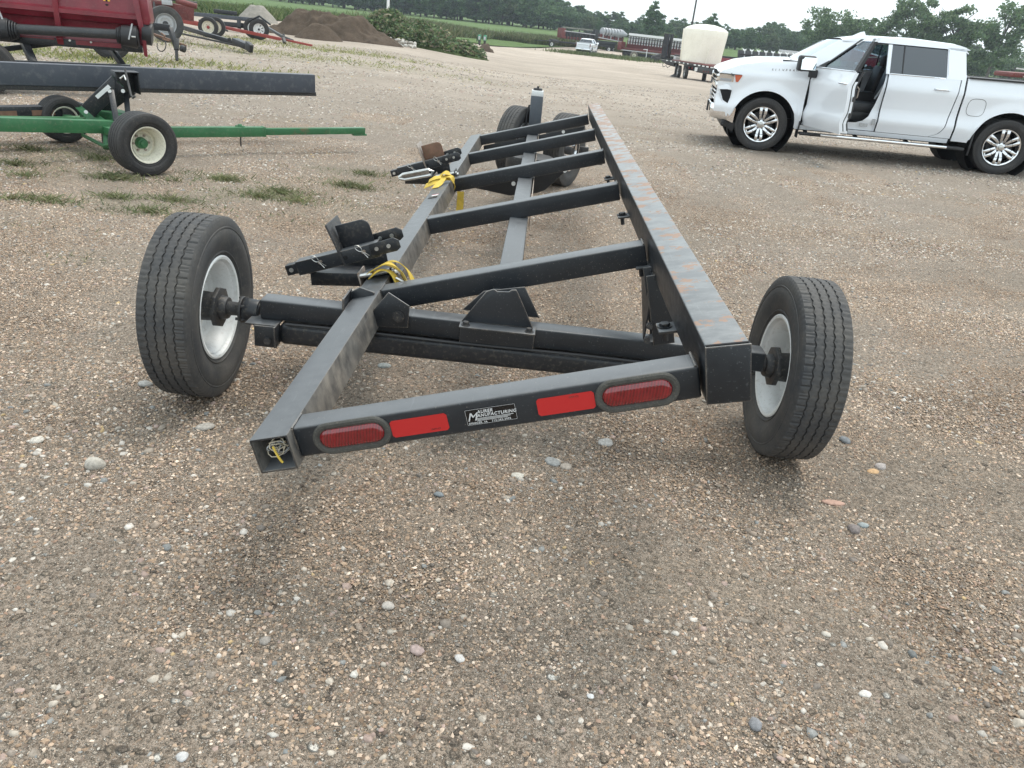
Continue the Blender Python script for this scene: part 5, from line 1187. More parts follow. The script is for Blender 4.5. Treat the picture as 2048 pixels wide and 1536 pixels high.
b('shaft_pin', MB().cyl(Hh(hs(268), -.33, hz(268, 71)), Hh(hs(276), -.33, hz(276, 72)), .012, n=8), 'zinc', bevel=0)
for a, z_a in ((14, 5), (272, 46)):
    pts = [Hh(hs(a + k * (1.2 if a < 100 else -1.4)), -.34, hz(a, z_a + k * 4.5)) for k in range(8)]
    cm = MB()
    for p, q in zip(pts[:-1], pts[1:]): cm.beam(p, q, .012, .02)
    b('chain', cm, 'grey_rim', bevel=0, kind='stuff')
b('bottom_beam', MB().beam(Hh(-.1, .02, zb - .02), Hh(HLen - .05, .02, zb - .02), .14, .10), 'black'); b('bottom_strip', MB().beam(Hh(hs(38), -.055, zb + .02), Hh(hs(108), -.055, zb + .02), .01, .02), 'red', bevel=0); b('bottom_strip', MB().beam(Hh(hs(150), -.055, zb - .0), Hh(hs(240), -.055, zb - .0), .01, .06), 'red', bevel=0)
for px in (139, 181): b('bolt', MB().cyl(Hh(hs(px), -.06, zb + .02), Hh(hs(px), -.09, zb + .02), .014, n=8), 'zinc', bevel=0)
dz_ = Hh(hs(219), .02, hz(219, 7)); 
b('warning_decal', MB().box((0, 0, 0), (.085, .004, .15), frame(Hh(hs(219), -.004 + .05, hz(219, 5)), hx)), 'ywarn', bevel=0)
b('decal_mark', MB().add([Hh(hs(215), .035, hz(215, 10)), Hh(hs(218), .035, hz(218, 8)), Hh(hs(223), .035, hz(223, 10)), Hh(hs(219), .035, hz(219, 13))], [(0, 1, 2, 3)]).add([Hh(hs(217), .035, hz(217, 0)), Hh(hs(221), .035, hz(221, 0)), Hh(hs(221), .035, hz(221, 4)), Hh(hs(217), .035, hz(217, 3))], [(0, 1, 2, 3)]), 'void', bevel=0)
# its cart
HC = thing('header_cart', 'black steel cart under the dark red combine header', 'cart', g0 + Vector((0, .5, 0))); b = wb_(HC)
b('leg', MB().beam(Wv(42, 70, 10.9), Wv(70, 132, 10.7), .09, .11), 'black'); b('leg', MB().beam(Wv(215, 86, 11.3), Wv(250, 138, 11.2), .07, .08), 'black')
b('brace', MB().beam(Wv(-40, 104, 10.9), Wv(130, 84, 11.2), .06, .07), 'black'); b('lower_beam', MB().beam(Wv(-60, 128, 10.4), Wv(262, 140, 11.1), .12, .14), 'black')
b('cross_beam', MB().beam(Wv(-30, 128, 10.4), Wv(-40, 110, 12.4), .10, .10), 'black')
wc = Wv(-22, 146, 10.35); wc.z = .33; wheelw(HC, wc, Vector((.35, -.94, 0)).normalized(), .33, .24, .19, M['white_rim'], tmat=M['rubber_dark'], n=96)
wc2 = G(225, 119) + Vector((0, 0, .40)); 
SC = thing('implement_trailer', 'white rimmed implement trailer wheel and black frame under the red header', 'trailer', (wc2.x, wc2.y, 0)); b = wb_(SC)
wheelw(SC, wc2, Vector((.42, -.9, 0)).normalized(), .40, .26, .20, M['white_rim'], tmat=M['rubber_dark'], n=96)
b('axle', MB().beam(wc2, wc2 + Vector((-.5, 1.6, 0)), .10, .10), 'black'); b('frame', MB().beam(wc2 + Vector((-2.5, .1, .40)), wc2 + Vector((.9, .9, .30)), .10, .14), 'black')
b('tongue', MB().beam(wc2 + Vector((.9, .9, .30)), Wv(352, 92, 17.0), .09, .10), 'black'); b('tongue_plate', MB().beam(Wv(300, 66, 17.4), Wv(372, 92, 17.2), .05, .05), 'rustpatch')
b('tongue_jack', MB().cyl(Wv(352, 84, 16.9), Wv(354, 121, 16.9), .035, n=10).cyl(Wv(353, 78, 16.9), Wv(353, 100, 16.9), .055, n=10), 'dark'); b('hitch', MB().cyl(Wv(362, 96, 16.8), Wv(370, 99, 16.8), .07, n=14), 'plastic')
b('hose', MB().pipe([Wv(325 + 9 * math.cos(a) - 2, 90 + 13 * math.sin(a), 16.9) for a in [-1.6 + k * .5 for k in range(11)]], .012), 'plastic', bevel=0); b('hitch_scrap', MB().pipe([Wv(322, 66, 16.8), Wv(330, 72, 16.8), Wv(326, 78, 16.8), Wv(338, 82, 16.8)], .02), 'rustpatch', bevel=0)
# wagon with the big wheel
bw = G(334, 84); bw += Vector((0, 0, .50)); WG = thing('farm_wagon', 'rusty red wagon with a big grey rimmed truck wheel behind the red header', 'wagon', (bw.x, bw.y, 0)); b = wb_(WG)
wheelw(WG, bw, Vector((.52, -.85, 0)).normalized(), .50, .28, .29, M['grey_rim'], n=96, hub=M['dark'])
b('axle', MB().beam(bw, bw + Vector((-.9, 1.5, 0)), .14, .14), 'dark'); b('body_box', MB().beam(Wv(285, 9, 24.6), Wv(388, 29, 25.2), .5, .42), 'dullred'); b('body_post', MB().beam(Wv(308, 5, 24.2), Wv(309, 26, 24.2), .05, .16), 'dark'); b('top_rail', MB().beam(Wv(280, 1, 24.3), Wv(345, 8, 24.6), .2, .10), 'dullred')
b('pipe', MB().cyl(Wv(352, 1, 24.2), Wv(394, 13, 24.4), .085, n=16), 'dullred'); b('pipe', MB().cyl(Wv(330, -3, 24.6), Wv(394, 6, 25), .04, n=10), 'dark'); b('coupler', MB().box(Wv(334, 5, 24.3), (.3, .1, .14)), 'grey_rim')
b('drawbar', MB().beam(Wv(362, 54, 24.4), Wv(478, 88, 22.4), .09, .12), 'black'); b('drawbar', MB().beam(Wv(366, 68, 24.0), Wv(478, 92, 22.3), .05, .05), 'dark'); b('drawbar_jaw', MB().beam(Wv(470, 82, 22.3), Wv(500, 95, 22.0), .22, .16), 'black'); b('drawbar_jaw', MB().beam(Wv(494, 90, 21.9), Wv(503, 98, 21.8), .12, .22), 'black'); b('latch', MB().beam(Wv(455, 80, 22.4), Wv(462, 78, 22.4), .04, .08), 'black')
# red running gear
rg = G(418, 75) + Vector((0, 0, .34)); RG = thing('running_gear', 'red running gear with cream wheel and a very long red tongue', 'wagon frame', (rg.x, rg.y, 0)); b = wb_(RG)
wheelw(RG, rg, Vector((.25, -.97, 0)).normalized(), .34, .22, .20, M['cream_rim'], hub=M['orange'], tmat=M['rubber_dark'], n=96); wheelw(RG, rg + Vector((-.05, .8, 0)), Vector((.25, -.97, 0)).normalized(), .34, .22, .20, M['cream_rim'], hub=M['orange'], tmat=M['rubber_dark'], n=72)
b('reach', MB().beam(Wv(345, 38, 29.5), Wv(405, 49, 29.6), .14, .16), 'orange'); b('axle', MB().beam(rg + Vector((-.1, .2, 0)), rg + Vector((-.05, .8, 0)), .1, .1), 'orange'); b('tongue', MB().beam(Wv(436, 52, 29.4), Wv(560, 78, 28.6), .09, .11), 'orange'); b('tongue', MB().beam(Wv(558, 77, 28.6), Wv(624, 91, 28.2), .07, .07), 'orange'); b('fork', MB().beam(Wv(440, 54, 29.3), Wv(455, 62, 28.9), .05, .06), 'dark'); b('hitch', MB().beam(Wv(566, 76, 28.5), Wv(570, 86, 28.4), .10, .10), 'dark')
# black header trailer with white spoked wheel
bt = G(519, 80) + Vector((0, 0, .37)); BT = thing('header_trailer', 'long black header trailer with a white spoked wheel near the dirt piles', 'trailer', (bt.x, bt.y, 0)); b = wb_(BT)
wheelw(BT, bt, Vector((.25, -.97, 0)).normalized(), .37, .22, .20, M['white_rim'], style='spoke', tmat=M['rubber_dark'], n=96); wheelw(BT, bt + Vector((-.50, .8, 0)), Vector((.25, -.97, 0)).normalized(), .37, .22, .20, M['white_rim'], style='spoke', tmat=M['rubber_dark'], n=72)
b('top_rail', MB().beam(Wv(388, 28, 33.5), Wv(518, 41, 33), .14, .16), 'railblue'); b('rest_plate', MB().beam(Wv(430, 22, 33.6), Wv(472, 27, 33.4), .2, .16), 'black'); b('post', MB().beam(Wv(478, 40, 33), Wv(478, 56, 33), .14, .3), 'black'); b('lower_rail', MB().beam(Wv(400, 44, 33.6), Wv(494, 52, 33.2), .2, .2), 'black'); b('post', MB().beam(Wv(516, 36, 33), Wv(518, 56, 33), .1, .1), 'black'); b('post', MB().beam(Wv(415, 30, 33.4), Wv(416, 38, 33.4), .1, .14), 'black')
b('tongue', MB().beam(Wv(536, 56, 32.6), Wv(566, 74, 31), .09, .10), 'black'); b('tongue', MB().beam(Wv(564, 72, 31), Wv(586, 81, 30.4), .07, .07), 'dark'); b('jack', MB().beam(Wv(567, 68, 31), Wv(569, 82, 31), .08, .08), 'dark'); b('fender', MB().pipe([bt + Vector((-.42, .1, .25)), bt + Vector((0, .1, .46)), bt + Vector((.42, .1, .2))], .04), 'black', bevel=0)

# ------------------------------------------------------------------ piles
def mound(name, label, cat, px0, px1, pyb, D, h, cols_, seed, depth=.8, n=96, peaks=((0, 1, .45),), rough=.18, mat=None, **k):
    L_, R_ = Wv(px0, 0, D), Wv(px1, 0, D); c_ = G((px0 + px1) / 2, pyb); sc_ = (c_ - cO).dot(cF) / D
    cx = c_.x; cy = c_.y; wx = (R_ - L_).length * sc_ / 2; wy = wx * depth; f__ = (cy + wy * .6) / cy; cx *= f__; cy *= f__
    rows = []; cc = []
    for j in range(n + 1):
        r_ = []
        for i in range(n + 1):
            u = -1.15 + 2.3 * i / n; v = -1.15 + 2.3 * j / n; z = 0
            for pu, ph, pr in peaks: z = max(z, ph * min(1, 1.45 * max(0, 1 - math.hypot((u - pu) / pr, v / max(pr, .6)))) ** .9)
            e = max(0, 1 - max(abs(u), abs(v))) ; q = noise.fractal(Vector((u * 3 + seed, v * 3, seed)), 1, 2, 5)
            q2 = noise.fractal(Vector((u * 11 + seed, v * 11, seed)), 1, 2, 4); z = z * (1 + rough * q) + (rough * .28 * q + rough * .22 * q2 if z > .02 else -.05)
            x, y = cx + u * wx, cy + v * wy; r_.append((x, y, gzf(x, y) + h * z - .02))
        rows.append(r_)
    mb = MB().grid(rows); o = mb.build(name, mat, None, sharp=180); tag(o, label, cat, **k)
    return o, (cx, cy, wx, wy, h)
M['soil'] = paint('soil', (.085, .064, .048), .95, var=.3, dirt=(.15, .12, .09), dirt_amt=.6, scale=2.5, bump=.1, spec=.1); M['pilegrey'] = paint('pile_gravel', (.27, .25, .22), .95, var=.2, dirt=(.15, .13, .1), dirt_amt=.5, scale=4, bump=.1, spec=.1)
M['under'] = paint('undergrowth', (.055, .075, .03), .95, var=.4, dirt=(.12, .10, .06), dirt_amt=.6, scale=2, bump=.1, spec=.1)
mound('gravel_pile', 'grey gravel pile furthest left beyond the black header trailer', 'gravel pile', 470, 560, 44, 43, .95, None, 3, mat=M['pilegrey'], rough=.06, n=40, peaks=((0, 1, .95),))
mound('dirt_pile', 'large brown dirt pile with two tops left of the brush heap', 'dirt pile', 540, 800, 80, 37, 1.12, None, 5, mat=M['soil'], rough=.22, peaks=((-.42, 1.0, .60), (.22, .98, .62), (-.1, .9, .5), (.62, .42, .5), (-.85, .35, .35)))
mound('dirt_pile', 'low fresh dirt heap in front of the large brown pile', 'dirt pile', 585, 690, 80, 35, .62, None, 8, mat=M['soil'], rough=.12, n=40, peaks=((0, 1, .95),))
mound('dirt_pile', 'small dirt heap beside the green machine at the end of the brush heap', 'dirt pile', 952, 990, 103, 47, .55, None, 4, mat=M['soil'], rough=.2, n=30, peaks=((0, 1, .95),))
bh, BI = mound('brush_heap', 'large heap of cut brush and weeds right of the dirt piles', 'brush heap', 700, 975, 96, 42, 1.08, None, 6, mat=M['under'], rough=.25, peaks=((-.50, 1.0, .6), (-.15, .85, .6), (.2, .70, .6), (.55, .40, .55)))
# leaves as loose faces
def leafcloud(pts, size, cols_, seed=0, aspect=1.6, updown=.6):
    r_ = np.random.default_rng(seed); n = len(pts); pts = np.asarray(pts)
    d = r_.normal(size=(n, 3)); d[:, 2] = d[:, 2] * updown; d /= np.linalg.norm(d, axis=1, keepdims=True)
    e = np.cross(d, r_.normal(size=(n, 3))); e /= np.linalg.norm(e, axis=1, keepdims=True)
    s = size * r_.uniform(.6, 1.4, (n, 1)); a = d * s * aspect; b_ = e * s
    P = np.stack([pts - a, pts + b_ * .9 - a * .1, pts + a, pts - b_ * .9 + a * .05], 1).reshape(-1, 3)
    F = np.arange(4 * n).reshape(-1, 4); c_ = np.asarray(cols_)[r_.integers(0, len(cols_), n)] * r_.uniform(.7, 1.3, (n, 1))
    return P, F, np.repeat(c_, 4, 0)
def surfpts(o, n, seed, lift=.15, zmin=None):
    r_ = random.Random(seed); me = o.data; out_ = []; polys = [p for p in me.polygons]
    while len(out_) < n:
        p = polys[r_.randrange(len(polys))]; q = o.matrix_world @ p.center
        h = q.z - gzf(q.x, q.y)
        if h < .06 + r_.random() * .2: continue
        out_.append((q.x + r_.uniform(-.1, .1), q.y + r_.uniform(-.1, .1), q.z + lift * r_.random() ** 1.5))
    return out_
P, F, Cc = leafcloud(surfpts(bh, 15000, 1, .32), .050, [(.12, .18, .08), (.17, .23, .10), (.09, .15, .07), (.24, .25, .13), (.13, .19, .10), (.30, .26, .18)], 2, aspect=2.2)
o = bpy.data.objects.new('foliage', npmesh('foliage', P, F, Cc, M['leaf'])); col.objects.link(o); o.parent = bh; tag(o, kind='stuff')
mbb = MB(); rr_ = random.Random(4)
for q in surfpts(bh, 110, 5, .1):
    d = Vector((rr_.uniform(-1, 1), rr_.uniform(-1, .3), rr_.uniform(.0, .8))).normalized(); mbb.pipe([q, Vector(q) + d * .3, Vector(q) + d * .55 + Vector((0, 0, -.08))], [.018, .012, .005], 4)
o = mbb.build('branches', M['bark'] if 'bark' in M else M['dark'], bh); tag(o, kind='stuff')
# rubble at its foot
def blocks(name, label, pxs, n, size, cols_, seed, cat='rubble heap'):
    r_ = np.random.default_rng(seed); P_ = []; S_ = []
    for i in range(n):
        px = r_.uniform(pxs[0], pxs[1]); py = np.interp(px, [pxs[0], pxs[1]], [pxs[2], pxs[3]]) + r_.uniform(-pxs[4], pxs[4]); g_ = G(px, py); P_.append((g_.x, g_.y, g_.z + r_.uniform(0, pxs[5]))); S_.append(size * r_.uniform(.5, 1.5))
    P, F, k = stones(np.array(P_), np.array(S_), IV, IF, (.5, .9), .25); c_ = np.repeat(np.asarray(cols_)[r_.integers(0, len(cols_), n)], k, 0)
    o = bpy.data.objects.new(name, npmesh(name, P, F, c_, M['stone'])); col.objects.link(o); tag(o, label, cat, kind='stuff'); return o
blocks('rubble', 'pale broken stones spilling from the foot of the brush heap', (772, 832, 80, 94, 5, .25), 260, .10, [(.5, .47, .42), (.6, .58, .54), (.3, .27, .23), (.4, .37, .33)], 3)
blocks('rubble', 'row of pale stones along the grass edge left of the dirt pile', (535, 592, 36, 41, 1.2, .1), 90, .13, [(.6, .58, .54), (.5, .48, .44), (.45, .42, .38)], 4)
blocks('rubble', 'scattered pale stones along the base of the brush heap', (835, 950, 94, 103, 1.2, .05), 70, .06, [(.6, .58, .54), (.5, .48, .44)], 5)
# green machine half hidden behind the heap
gm = G(961, 92) + Vector((0, 1.5, 0)); GM = thing('loader', 'small green loader seen from behind beside the small dirt heap', 'loader', (gm.x, gm.y, gm.z))
for dx in (-.28, .28):
    MB().box((dx, 0, .75), (.34, .5, .55)).build('hopper', M['green2'] if 'green2' in M else M['green'], GM, bevel=.08)
    MB().box((dx, -.05, .35), (.20, .2, .5)).build('leg', M['dark'], GM, bevel=.02)
    MB().cyl((dx - .05, .3, .28), (dx + .1, .3, .28), .28, n=20).build('wheel', M['rubber_dark'], GM)
    MB().box((dx, -.26, .72), (.20, .03, .35)).build('guard', M['grey_rim'], GM, bevel=.01)
MB().box((-.52, .0, .6), (.08, .3, .5)).build('side_frame', M['plastic'], GM, bevel=.01)

# ------------------------------------------------------------------ poles, post
def pole(px, py, D, r, h, m, label, name='utility_pole'):
    p = Wv(px, py, D); z0 = gzf(p.x, p.y); o = MB().cyl((0, 0, -.3), (0, 0, h), r, r * .75, 14).build(name, M[m], None); o.location = (p.x, p.y, z0); tag(o, label, 'pole'); return o
pole(776, 20, 62, .12, 10, 'white_rim', 'pale grey utility pole rising behind the brush heap')
pole(1384, 50, 78, .10, 11, 'dark', 'thin dark utility pole rising behind the cream tank')

# ------------------------------------------------------------------ flat deck trailer with the tank
tA = G(1362, 156); tB = G(1432, 167)
ux = (tB - tA); ux.z = 0; ux.normalize(); uy = Vector((-ux.y, ux.x, 0)); DT = (tA - cO).dot(cF)
MTt = Matrix(((ux.x, uy.x, 0, tA.x), (ux.y, uy.y, 0, tA.y), (0, 0, 1, tA.z), (0, 0, 0, 1)))
FT = thing('flatbed_trailer', 'black flat deck trailer carrying the big cream tank, parked beyond the white pickup', 'trailer', M=MTt); pxm = FPX / DT
def fb(name, mb, m, bevel=.01, **k): return mb.build(name, M[m], FT, bevel=bevel, **k)
print('deck', DT, pxm)
def ux_(px, y=-.36, z=.9):
    o_ = MTt @ Vector((0, y, z)); d = ray(px, 130); n_ = uy
    t = (o_ - cO).dot(n_) / d.dot(n_); return (cO + d * t - MTt.translation).dot(ux)
fb('deck', MB().box((ux_(1378), .9, .98), ((1450 - 1306) / pxm, 2.5, .14)), 'dullred'); fb('deck_edge', MB().box((ux_(1378), -.36, .93), ((1450 - 1306) / pxm, .04, .12)), 'dark')
fb('frame_beam', MB().box((ux_(1388), .2, .72), ((1450 - 1332) / pxm, .3, .34)), 'black'); fb('frame_beam', MB().box((ux_(1388), 1.6, .72), ((1450 - 1332) / pxm, .3, .34)), 'black')
fb('nose_taper', MB().prism([(ux_(1308), .92), (ux_(1338), .92), (ux_(1338), .60), (ux_(1322), .66)], Matrix(((1, 0, 0, 0), (0, 0, 1, 0), (0, 1, 0, 0), (0, 0, 0, 1))), .3), 'black')
fb('front_hook', MB().pipe([(ux_(1299), 0, .72), (ux_(1300), 0, .98), (ux_(1310), 0, 1.0)], .03), 'dark', bevel=0)
fb('jack', MB().box((ux_(1342), .1, .40), (.16, .16, .8)), 'black'); fb('jack_foot', MB().cyl((ux_(1342), .1, 0), (ux_(1342), .1, .16), .38, .12, 12), 'dark')
fb('hose', MB().pipe([(ux_(1318), -.1, .66), (ux_(1321), -.15, .48), (ux_(1326), -.1, .60), (ux_(1330), -.15, .48), (ux_(1334), -.1, .62)], .02), 'dark', bevel=0)
for px, m_ in ((1358.5, 0), (1372.5, 0)):
    wheel(FT, (ux_(px, -.2, .4), -.14, .38), (-.30, -.95, 0), .38, .22, .20, M['grey_rim'], tmat=M['rubber'], n=72)
for px in (1413, 1432): wheel(FT, (ux_(px, .3, .4), .30, .36), (-.55, -.83, 0), .38, .24, .18, M['dark'], tmat=M['rubber_dark'], n=60)
for k in range(12):
    px = 1333 + k * 8.6 + (k > 5) * 6; fb('deck_marker', MB().box((ux_(px), -.385, .94 - .0 * k), (.16 if k < 6 else .28, .01, .07)), 'white_rim', bevel=0)
for px in (1380, 1386): fb('tail_lamp', MB().box((ux_(px), -.385, .72), (.10, .02, .12)), 'tail', bevel=0)
for px in (1410, 1415, 1420, 1438): fb('marker_lamp', MB().box((ux_(px), -.385, .66), (.07 if px < 1430 else .25, .02, .07 if px < 1430 else .16)), 'tail', bevel=0)
fb('rear_skirt', MB().box((ux_(1414), -.34, .70), ((1448 - 1378) / pxm, .06, .34)), 'black'); fb('number_plate', MB().box((ux_(1394.5), -.39, .70), (.34, .01, .22)), 'white_rim', bevel=0)
fb('stake_pocket', MB().box((ux_(1330), .6, 1.2), (.5, .5, .3)), 'dark')
RP = thing('loading_ramp', 'tall dark ribbed ramp folded upright at the front of the flat deck trailer', 'ramp', M=MTt @ Matrix.Translation((ux_(1325, .1), .1, 1.05)))
hR = (130 - 84) / pxm; MB().box((0, 0, hR / 2), (.62, .10, hR)).build('panel', M['railblue'], RP, bevel=.01); 
for k in range(5): MB().box((-.28 + k * .14, -.065, hR / 2), (.03, .03, hR)).build('rib', M['dark'], RP)
MB().box((.45, .12, hR / 2), (.32, .10, hR)).build('panel', M['black'], RP, bevel=.01)
for k in range(3): MB().box((0, -.07, .1 + k * hR / 2.2), (.60, .02, .05)).build('rib', M['dark'], RP)
# tank
rT = (1443.5 - 1359) / 2 / pxm; hT = (1.0 + (131 - 66) / pxm) - 1.05; 
TK = thing('storage_tank', 'large cream plastic storage tank with domed lid standing on the flat deck trailer', 'tank', M=MTt @ Matrix.Translation((ux_(1400, 1.0), 1.0, 1.05)))
hcyl = (129 - 70) / pxm; rows = [(0, rT * .90), (.03, rT * .915), (hcyl * .3, rT * .93), (hcyl * .75, rT * .985), (hcyl * .96, rT * 1.0), (hcyl * 1.0, rT * .985), (hcyl * 1.06, rT * .86), (hcyl * 1.12, rT * .62), (hcyl * 1.16, rT * .34), (hcyl * 1.17, .001)]
mz = Matrix(((0, 1, 0, 0), (0, 0, 1, 0), (1, 0, 0, 0), (0, 0, 0, 1)))
M['tank'] = paint('tank_plastic', (.86, .82, .71), .45, var=.05, dirt=(.70, .64, .50), dirt_amt=.5, scale=1.5, coat=.1)
MB().lathe(rows, mz, 64).build('shell', M['tank'], TK, sharp=30)
for a in (-2.15,):
    for zz in np.linspace(0, hcyl, 2)[:1]: MB().beam((math.cos(a) * rT * .92, math.sin(a) * rT * .92, .02), (math.cos(a) * rT * 1.0, math.sin(a) * rT * 1.0, hcyl * .98), .03, .16, (math.cos(a), math.sin(a), 0)).build('mould_seam', M['tank'], TK, bevel=.02)
MB().pipe([(math.cos(-2.25) * rT * .94, math.sin(-2.25) * rT * .94, 0), (math.cos(-2.25) * rT * 1.01, math.sin(-2.25) * rT * 1.01, hcyl * .97)], .025).build('seam_line', M['rustpatch'], TK)
ST = MB().pipe([(rT * .98, -.4, hcyl * .45), (rT * 1.06, -.5, 0), (rT * 1.07, -.5, -.1)], .03).build('tie_strap', M['cream_rim'], TK)
fb('ladder', MB().beam((ux_(1349), .5, 1.05), (ux_(1352), .5, 1.6), .04, .04).beam((ux_(1344), .5, 1.05), (ux_(1350), .5, 1.6), .04, .04), 'white_rim', bevel=0); fb('toolbox', MB().box((ux_(1353), .4, 1.3), (.35, .4, .5)), 'white_rim'); fb('pump', MB().box((ux_(1336), .2, 1.15), (.35, .3, .2)), 'grey_rim')

# ------------------------------------------------------------------ headers parked along the far side
def place(px, py, dirpx):  # frame at ground, x axis towards another ground pixel
    a = G(px, py); c_ = G(*dirpx); d = c_ - a; d.z = 0; d.normalize(); return Matrix(((d.x, -d.y, 0, a.x), (d.y, d.x, 0, a.y), (0, 0, 1, a.z), (0, 0, 0, 1))), (c_ - a).length
# 1: header on trailer behind the small pickup
Mx, Ln = place(1100, 94, (1236, 103)); Ln = (G(1236, 103) - G(1100, 94)).length; s1_ = Ln / 136.
HA = thing('header_on_trailer', 'dark combine header on its trailer parked behind the small white pickup', 'harvester header', M=Mx)
def hb2(par): return lambda name, mb, m, bevel=.01, **k: mb.build(name, M[m], par, bevel=bevel, **k)
b = hb2(HA); X = lambda px: (px - 1100) * s1_
for px in (1102, 1215.5, 1226.5): wheel(HA, (X(px), 0, .40), (0, -1, 0), .42, .24, .24, M['white_rim'], tmat=M['rubber_dark'], n=48)
b('tongue', MB().beam((X(1070), 0, .7), (X(1102), 0, .8), .12, .12), 'black'); b('frame', MB().beam((X(1100), .2, .78), (X(1235), .2, .78), .4, .22), 'black'); b('frame_box', MB().box((X(1108), .2, .85), (1.2, .8, .4)), 'dark')
b('body', MB().box((X(1152), .6, 1.9), (62 * s1_, .9, .9)), 'black'); b('end_shield', MB().box((X(1121), .3, 2.0), (6 * s1_, 1.2, 1.3)), 'dullred'); b('reel_bat', MB().beam((X(1122), .2, 2.75), (X(1180), .2, 2.75), .3, .22), 'greyolive'); b('cutter_bar', MB().beam((X(1122), -.3, 2.3), (X(1182), -.3, 2.2), .12, .10), 'grey_rim')
b('lower_body', MB().box((X(1154), .3, 1.45), (60 * s1_, .8, .35)), 'dullred')
for k in range(9): b('post', MB().box((X(1128 + k * 6), -.25, 1.7), (.12, .1, .9)), 'dark', bevel=0)
b('body', MB().box((X(1214), .6, 2.0), (62 * s1_, 1.0, .8)), 'dullred'); b('tray', MB().beam((X(1190), 0, 1.9), (X(1240), 0, 1.6), .5, .12), 'grey_rim'); b('under_frame', MB().box((X(1208), .3, 1.2), (50 * s1_, .5, .6)), 'black'); b('post', MB().box((X(1186), .2, 2.2), (.8, .6, 1.4)), 'black')
b('wrapped_roll', MB().cyl((X(1200), .3, 2.75), (X(1240), .3, 2.7), .55, .60, 20).cyl((X(1240), .3, 2.7), (X(1252), .3, 2.6), .60, .2, 20), 'roll')
for k in range(6): b('roll_rib', MB().cyl((X(1203 + k * 6), .3, 2.75), (X(1204.2 + k * 6), .3, 2.75), .58, .58, 20), 'dark', bevel=0)
for k in range(7): b('post', MB().box((X(1192 + k * 8), -.1, 2.15), (.10, .1, .8)), 'grey_rim' if k % 2 else 'dark', bevel=0)
# 2: long grain header with white topped reel
Mx, Ln = place(1240, 113, (1360, 128)); s2_ = Ln / 120.; HB = thing('grain_header', 'long red grain header with white top tube and reel fingers beyond the tank trailer', 'harvester header', M=Mx); b = hb2(HB); X = lambda px: (px - 1240) * s2_
zz = 1 / s2_
b('top_tube', MB().beam((X(1250), .4, 40 * s2_), (X(1372), .4, 39 * s2_), .35, .30), 'white_rim'); b('reel_core', MB().beam((X(1250), .9, 32 * s2_), (X(1372), .9, 32 * s2_), .3, 1.0), 'greyolive'); b('back_wall', MB().beam((X(1246), .9, 22 * s2_), (X(1372), .9, 22 * s2_), .3, 1.2), 'dullred'); b('table', MB().beam((X(1240), .2, 15 * s2_), (X(1372), .2, 15 * s2_), 1.0, .25), 'dullred'); b('end_shield', MB().box((X(1241), -.2, 19 * s2_), (7 * s2_, 1.5, 14 * s2_)), 'dullred'); b('cutter_bar', MB().beam((X(1242), -.55, 12 * s2_), (X(1372), -.55, 12 * s2_), .2, .12), 'grey_rim'); b('frame', MB().beam((X(1245), .1, 6 * s2_), (X(1372), .1, 7 * s2_), .5, .4), 'black')
for k in range(22): b('reel_arm', MB().box((X(1253 + k * 5.4), .1, 30 * s2_), (.16, .10, 13 * s2_)), 'grey_rim', bevel=0)
for k in range(2): b('reel_bat', MB().beam((X(1250), .05, (34 - k * 7) * s2_), (X(1372), .05, (34 - k * 7) * s2_), .06, .08), 'dark', bevel=0)
for px in (1248, 1258, 1267): wheel(HB, (X(px), .4, .42), (0, -1, 0), .46, .26, .22, M['rubber_dark'], tmat=M['rubber_dark'], n=40)
SW = thing('spare_wheel', 'dusty tan wheel leaning in the weeds below the long red grain header', 'wheel', G(1266, 118) + Vector((0, -.4, 0))); wheel(SW, (0, 0, .45), (.1, -1, 0), .5, .25, .25, M['cream_rim'], tmat=M['dusty'], n=48)
sp = G(1291, 121); PO = MB().cyl((0, 0, 0), (0, 0, 1.35), .05, n=8).cyl((-.5, 0, 1.3), (.05, 0, 1.33), .04, n=8).build('marker_post', M['white_rim'], None); PO.location = sp; tag(PO, 'short white post with a crossbar in the weeds before the red grain header', 'post')
DM = G(1307, 124); DD = MB().add([(0, 0, 0), (1.3, 0, 0), (1.3, 0, 1.1), (.2, 0, .7), (0, .8, 0), (1.3, .8, 0), (1.3, .8, 1.1), (.2, .8, .7)], [(0, 1, 2, 3), (7, 6, 5, 4), (0, 4, 5, 1), (1, 5, 6, 2), (2, 6, 7, 3), (3, 7, 4, 0)]).build('scrap_heap', M['dark'], None, bevel=.1); DD.location = DM + Vector((-.4, .5, 0)); tag(DD, 'dark tarp covered scrap left of the upright ramp', 'scrap')
# 3: corn header and red header behind the pickup
Mx, Ln = place(1445, 160, (1620, 178)); s3 = Ln / 175.; HC2 = thing('corn_header', 'black corn header with white snout tips on a red header frame behind the pickup hood', 'harvester header', M=Mx @ Matrix.Translation((0, 9, 0))); b = hb2(HC2); D3 = (Mx.translation - cO).dot(cF); D4 = D3 + 8.2; s4 = D4 / FPX; X = lambda px: (px - 1445) * s4
def Z(px, py):  # height at that depth
    p = Wv(px, py, D4); return p.z - HC2.matrix_world.translation.z if False else p.z - Mx.translation.z
def X4(px, py):
    p = Wv(px, py, D4); return ((Mx @ Matrix.Translation((0, 9, 0))).inverted() @ p)
b('red_table', MB().beam(X4(1430, 127), X4(1600, 146), 1.0, 24 * s4), 'red'); b('dark_rail', MB().beam(X4(1436, 113), X4(1625, 132), .3, 4 * s4), 'black'); b('dark_rail', MB().beam(X4(1480, 122), X4(1625, 136), .3, 3 * s4), 'dark')
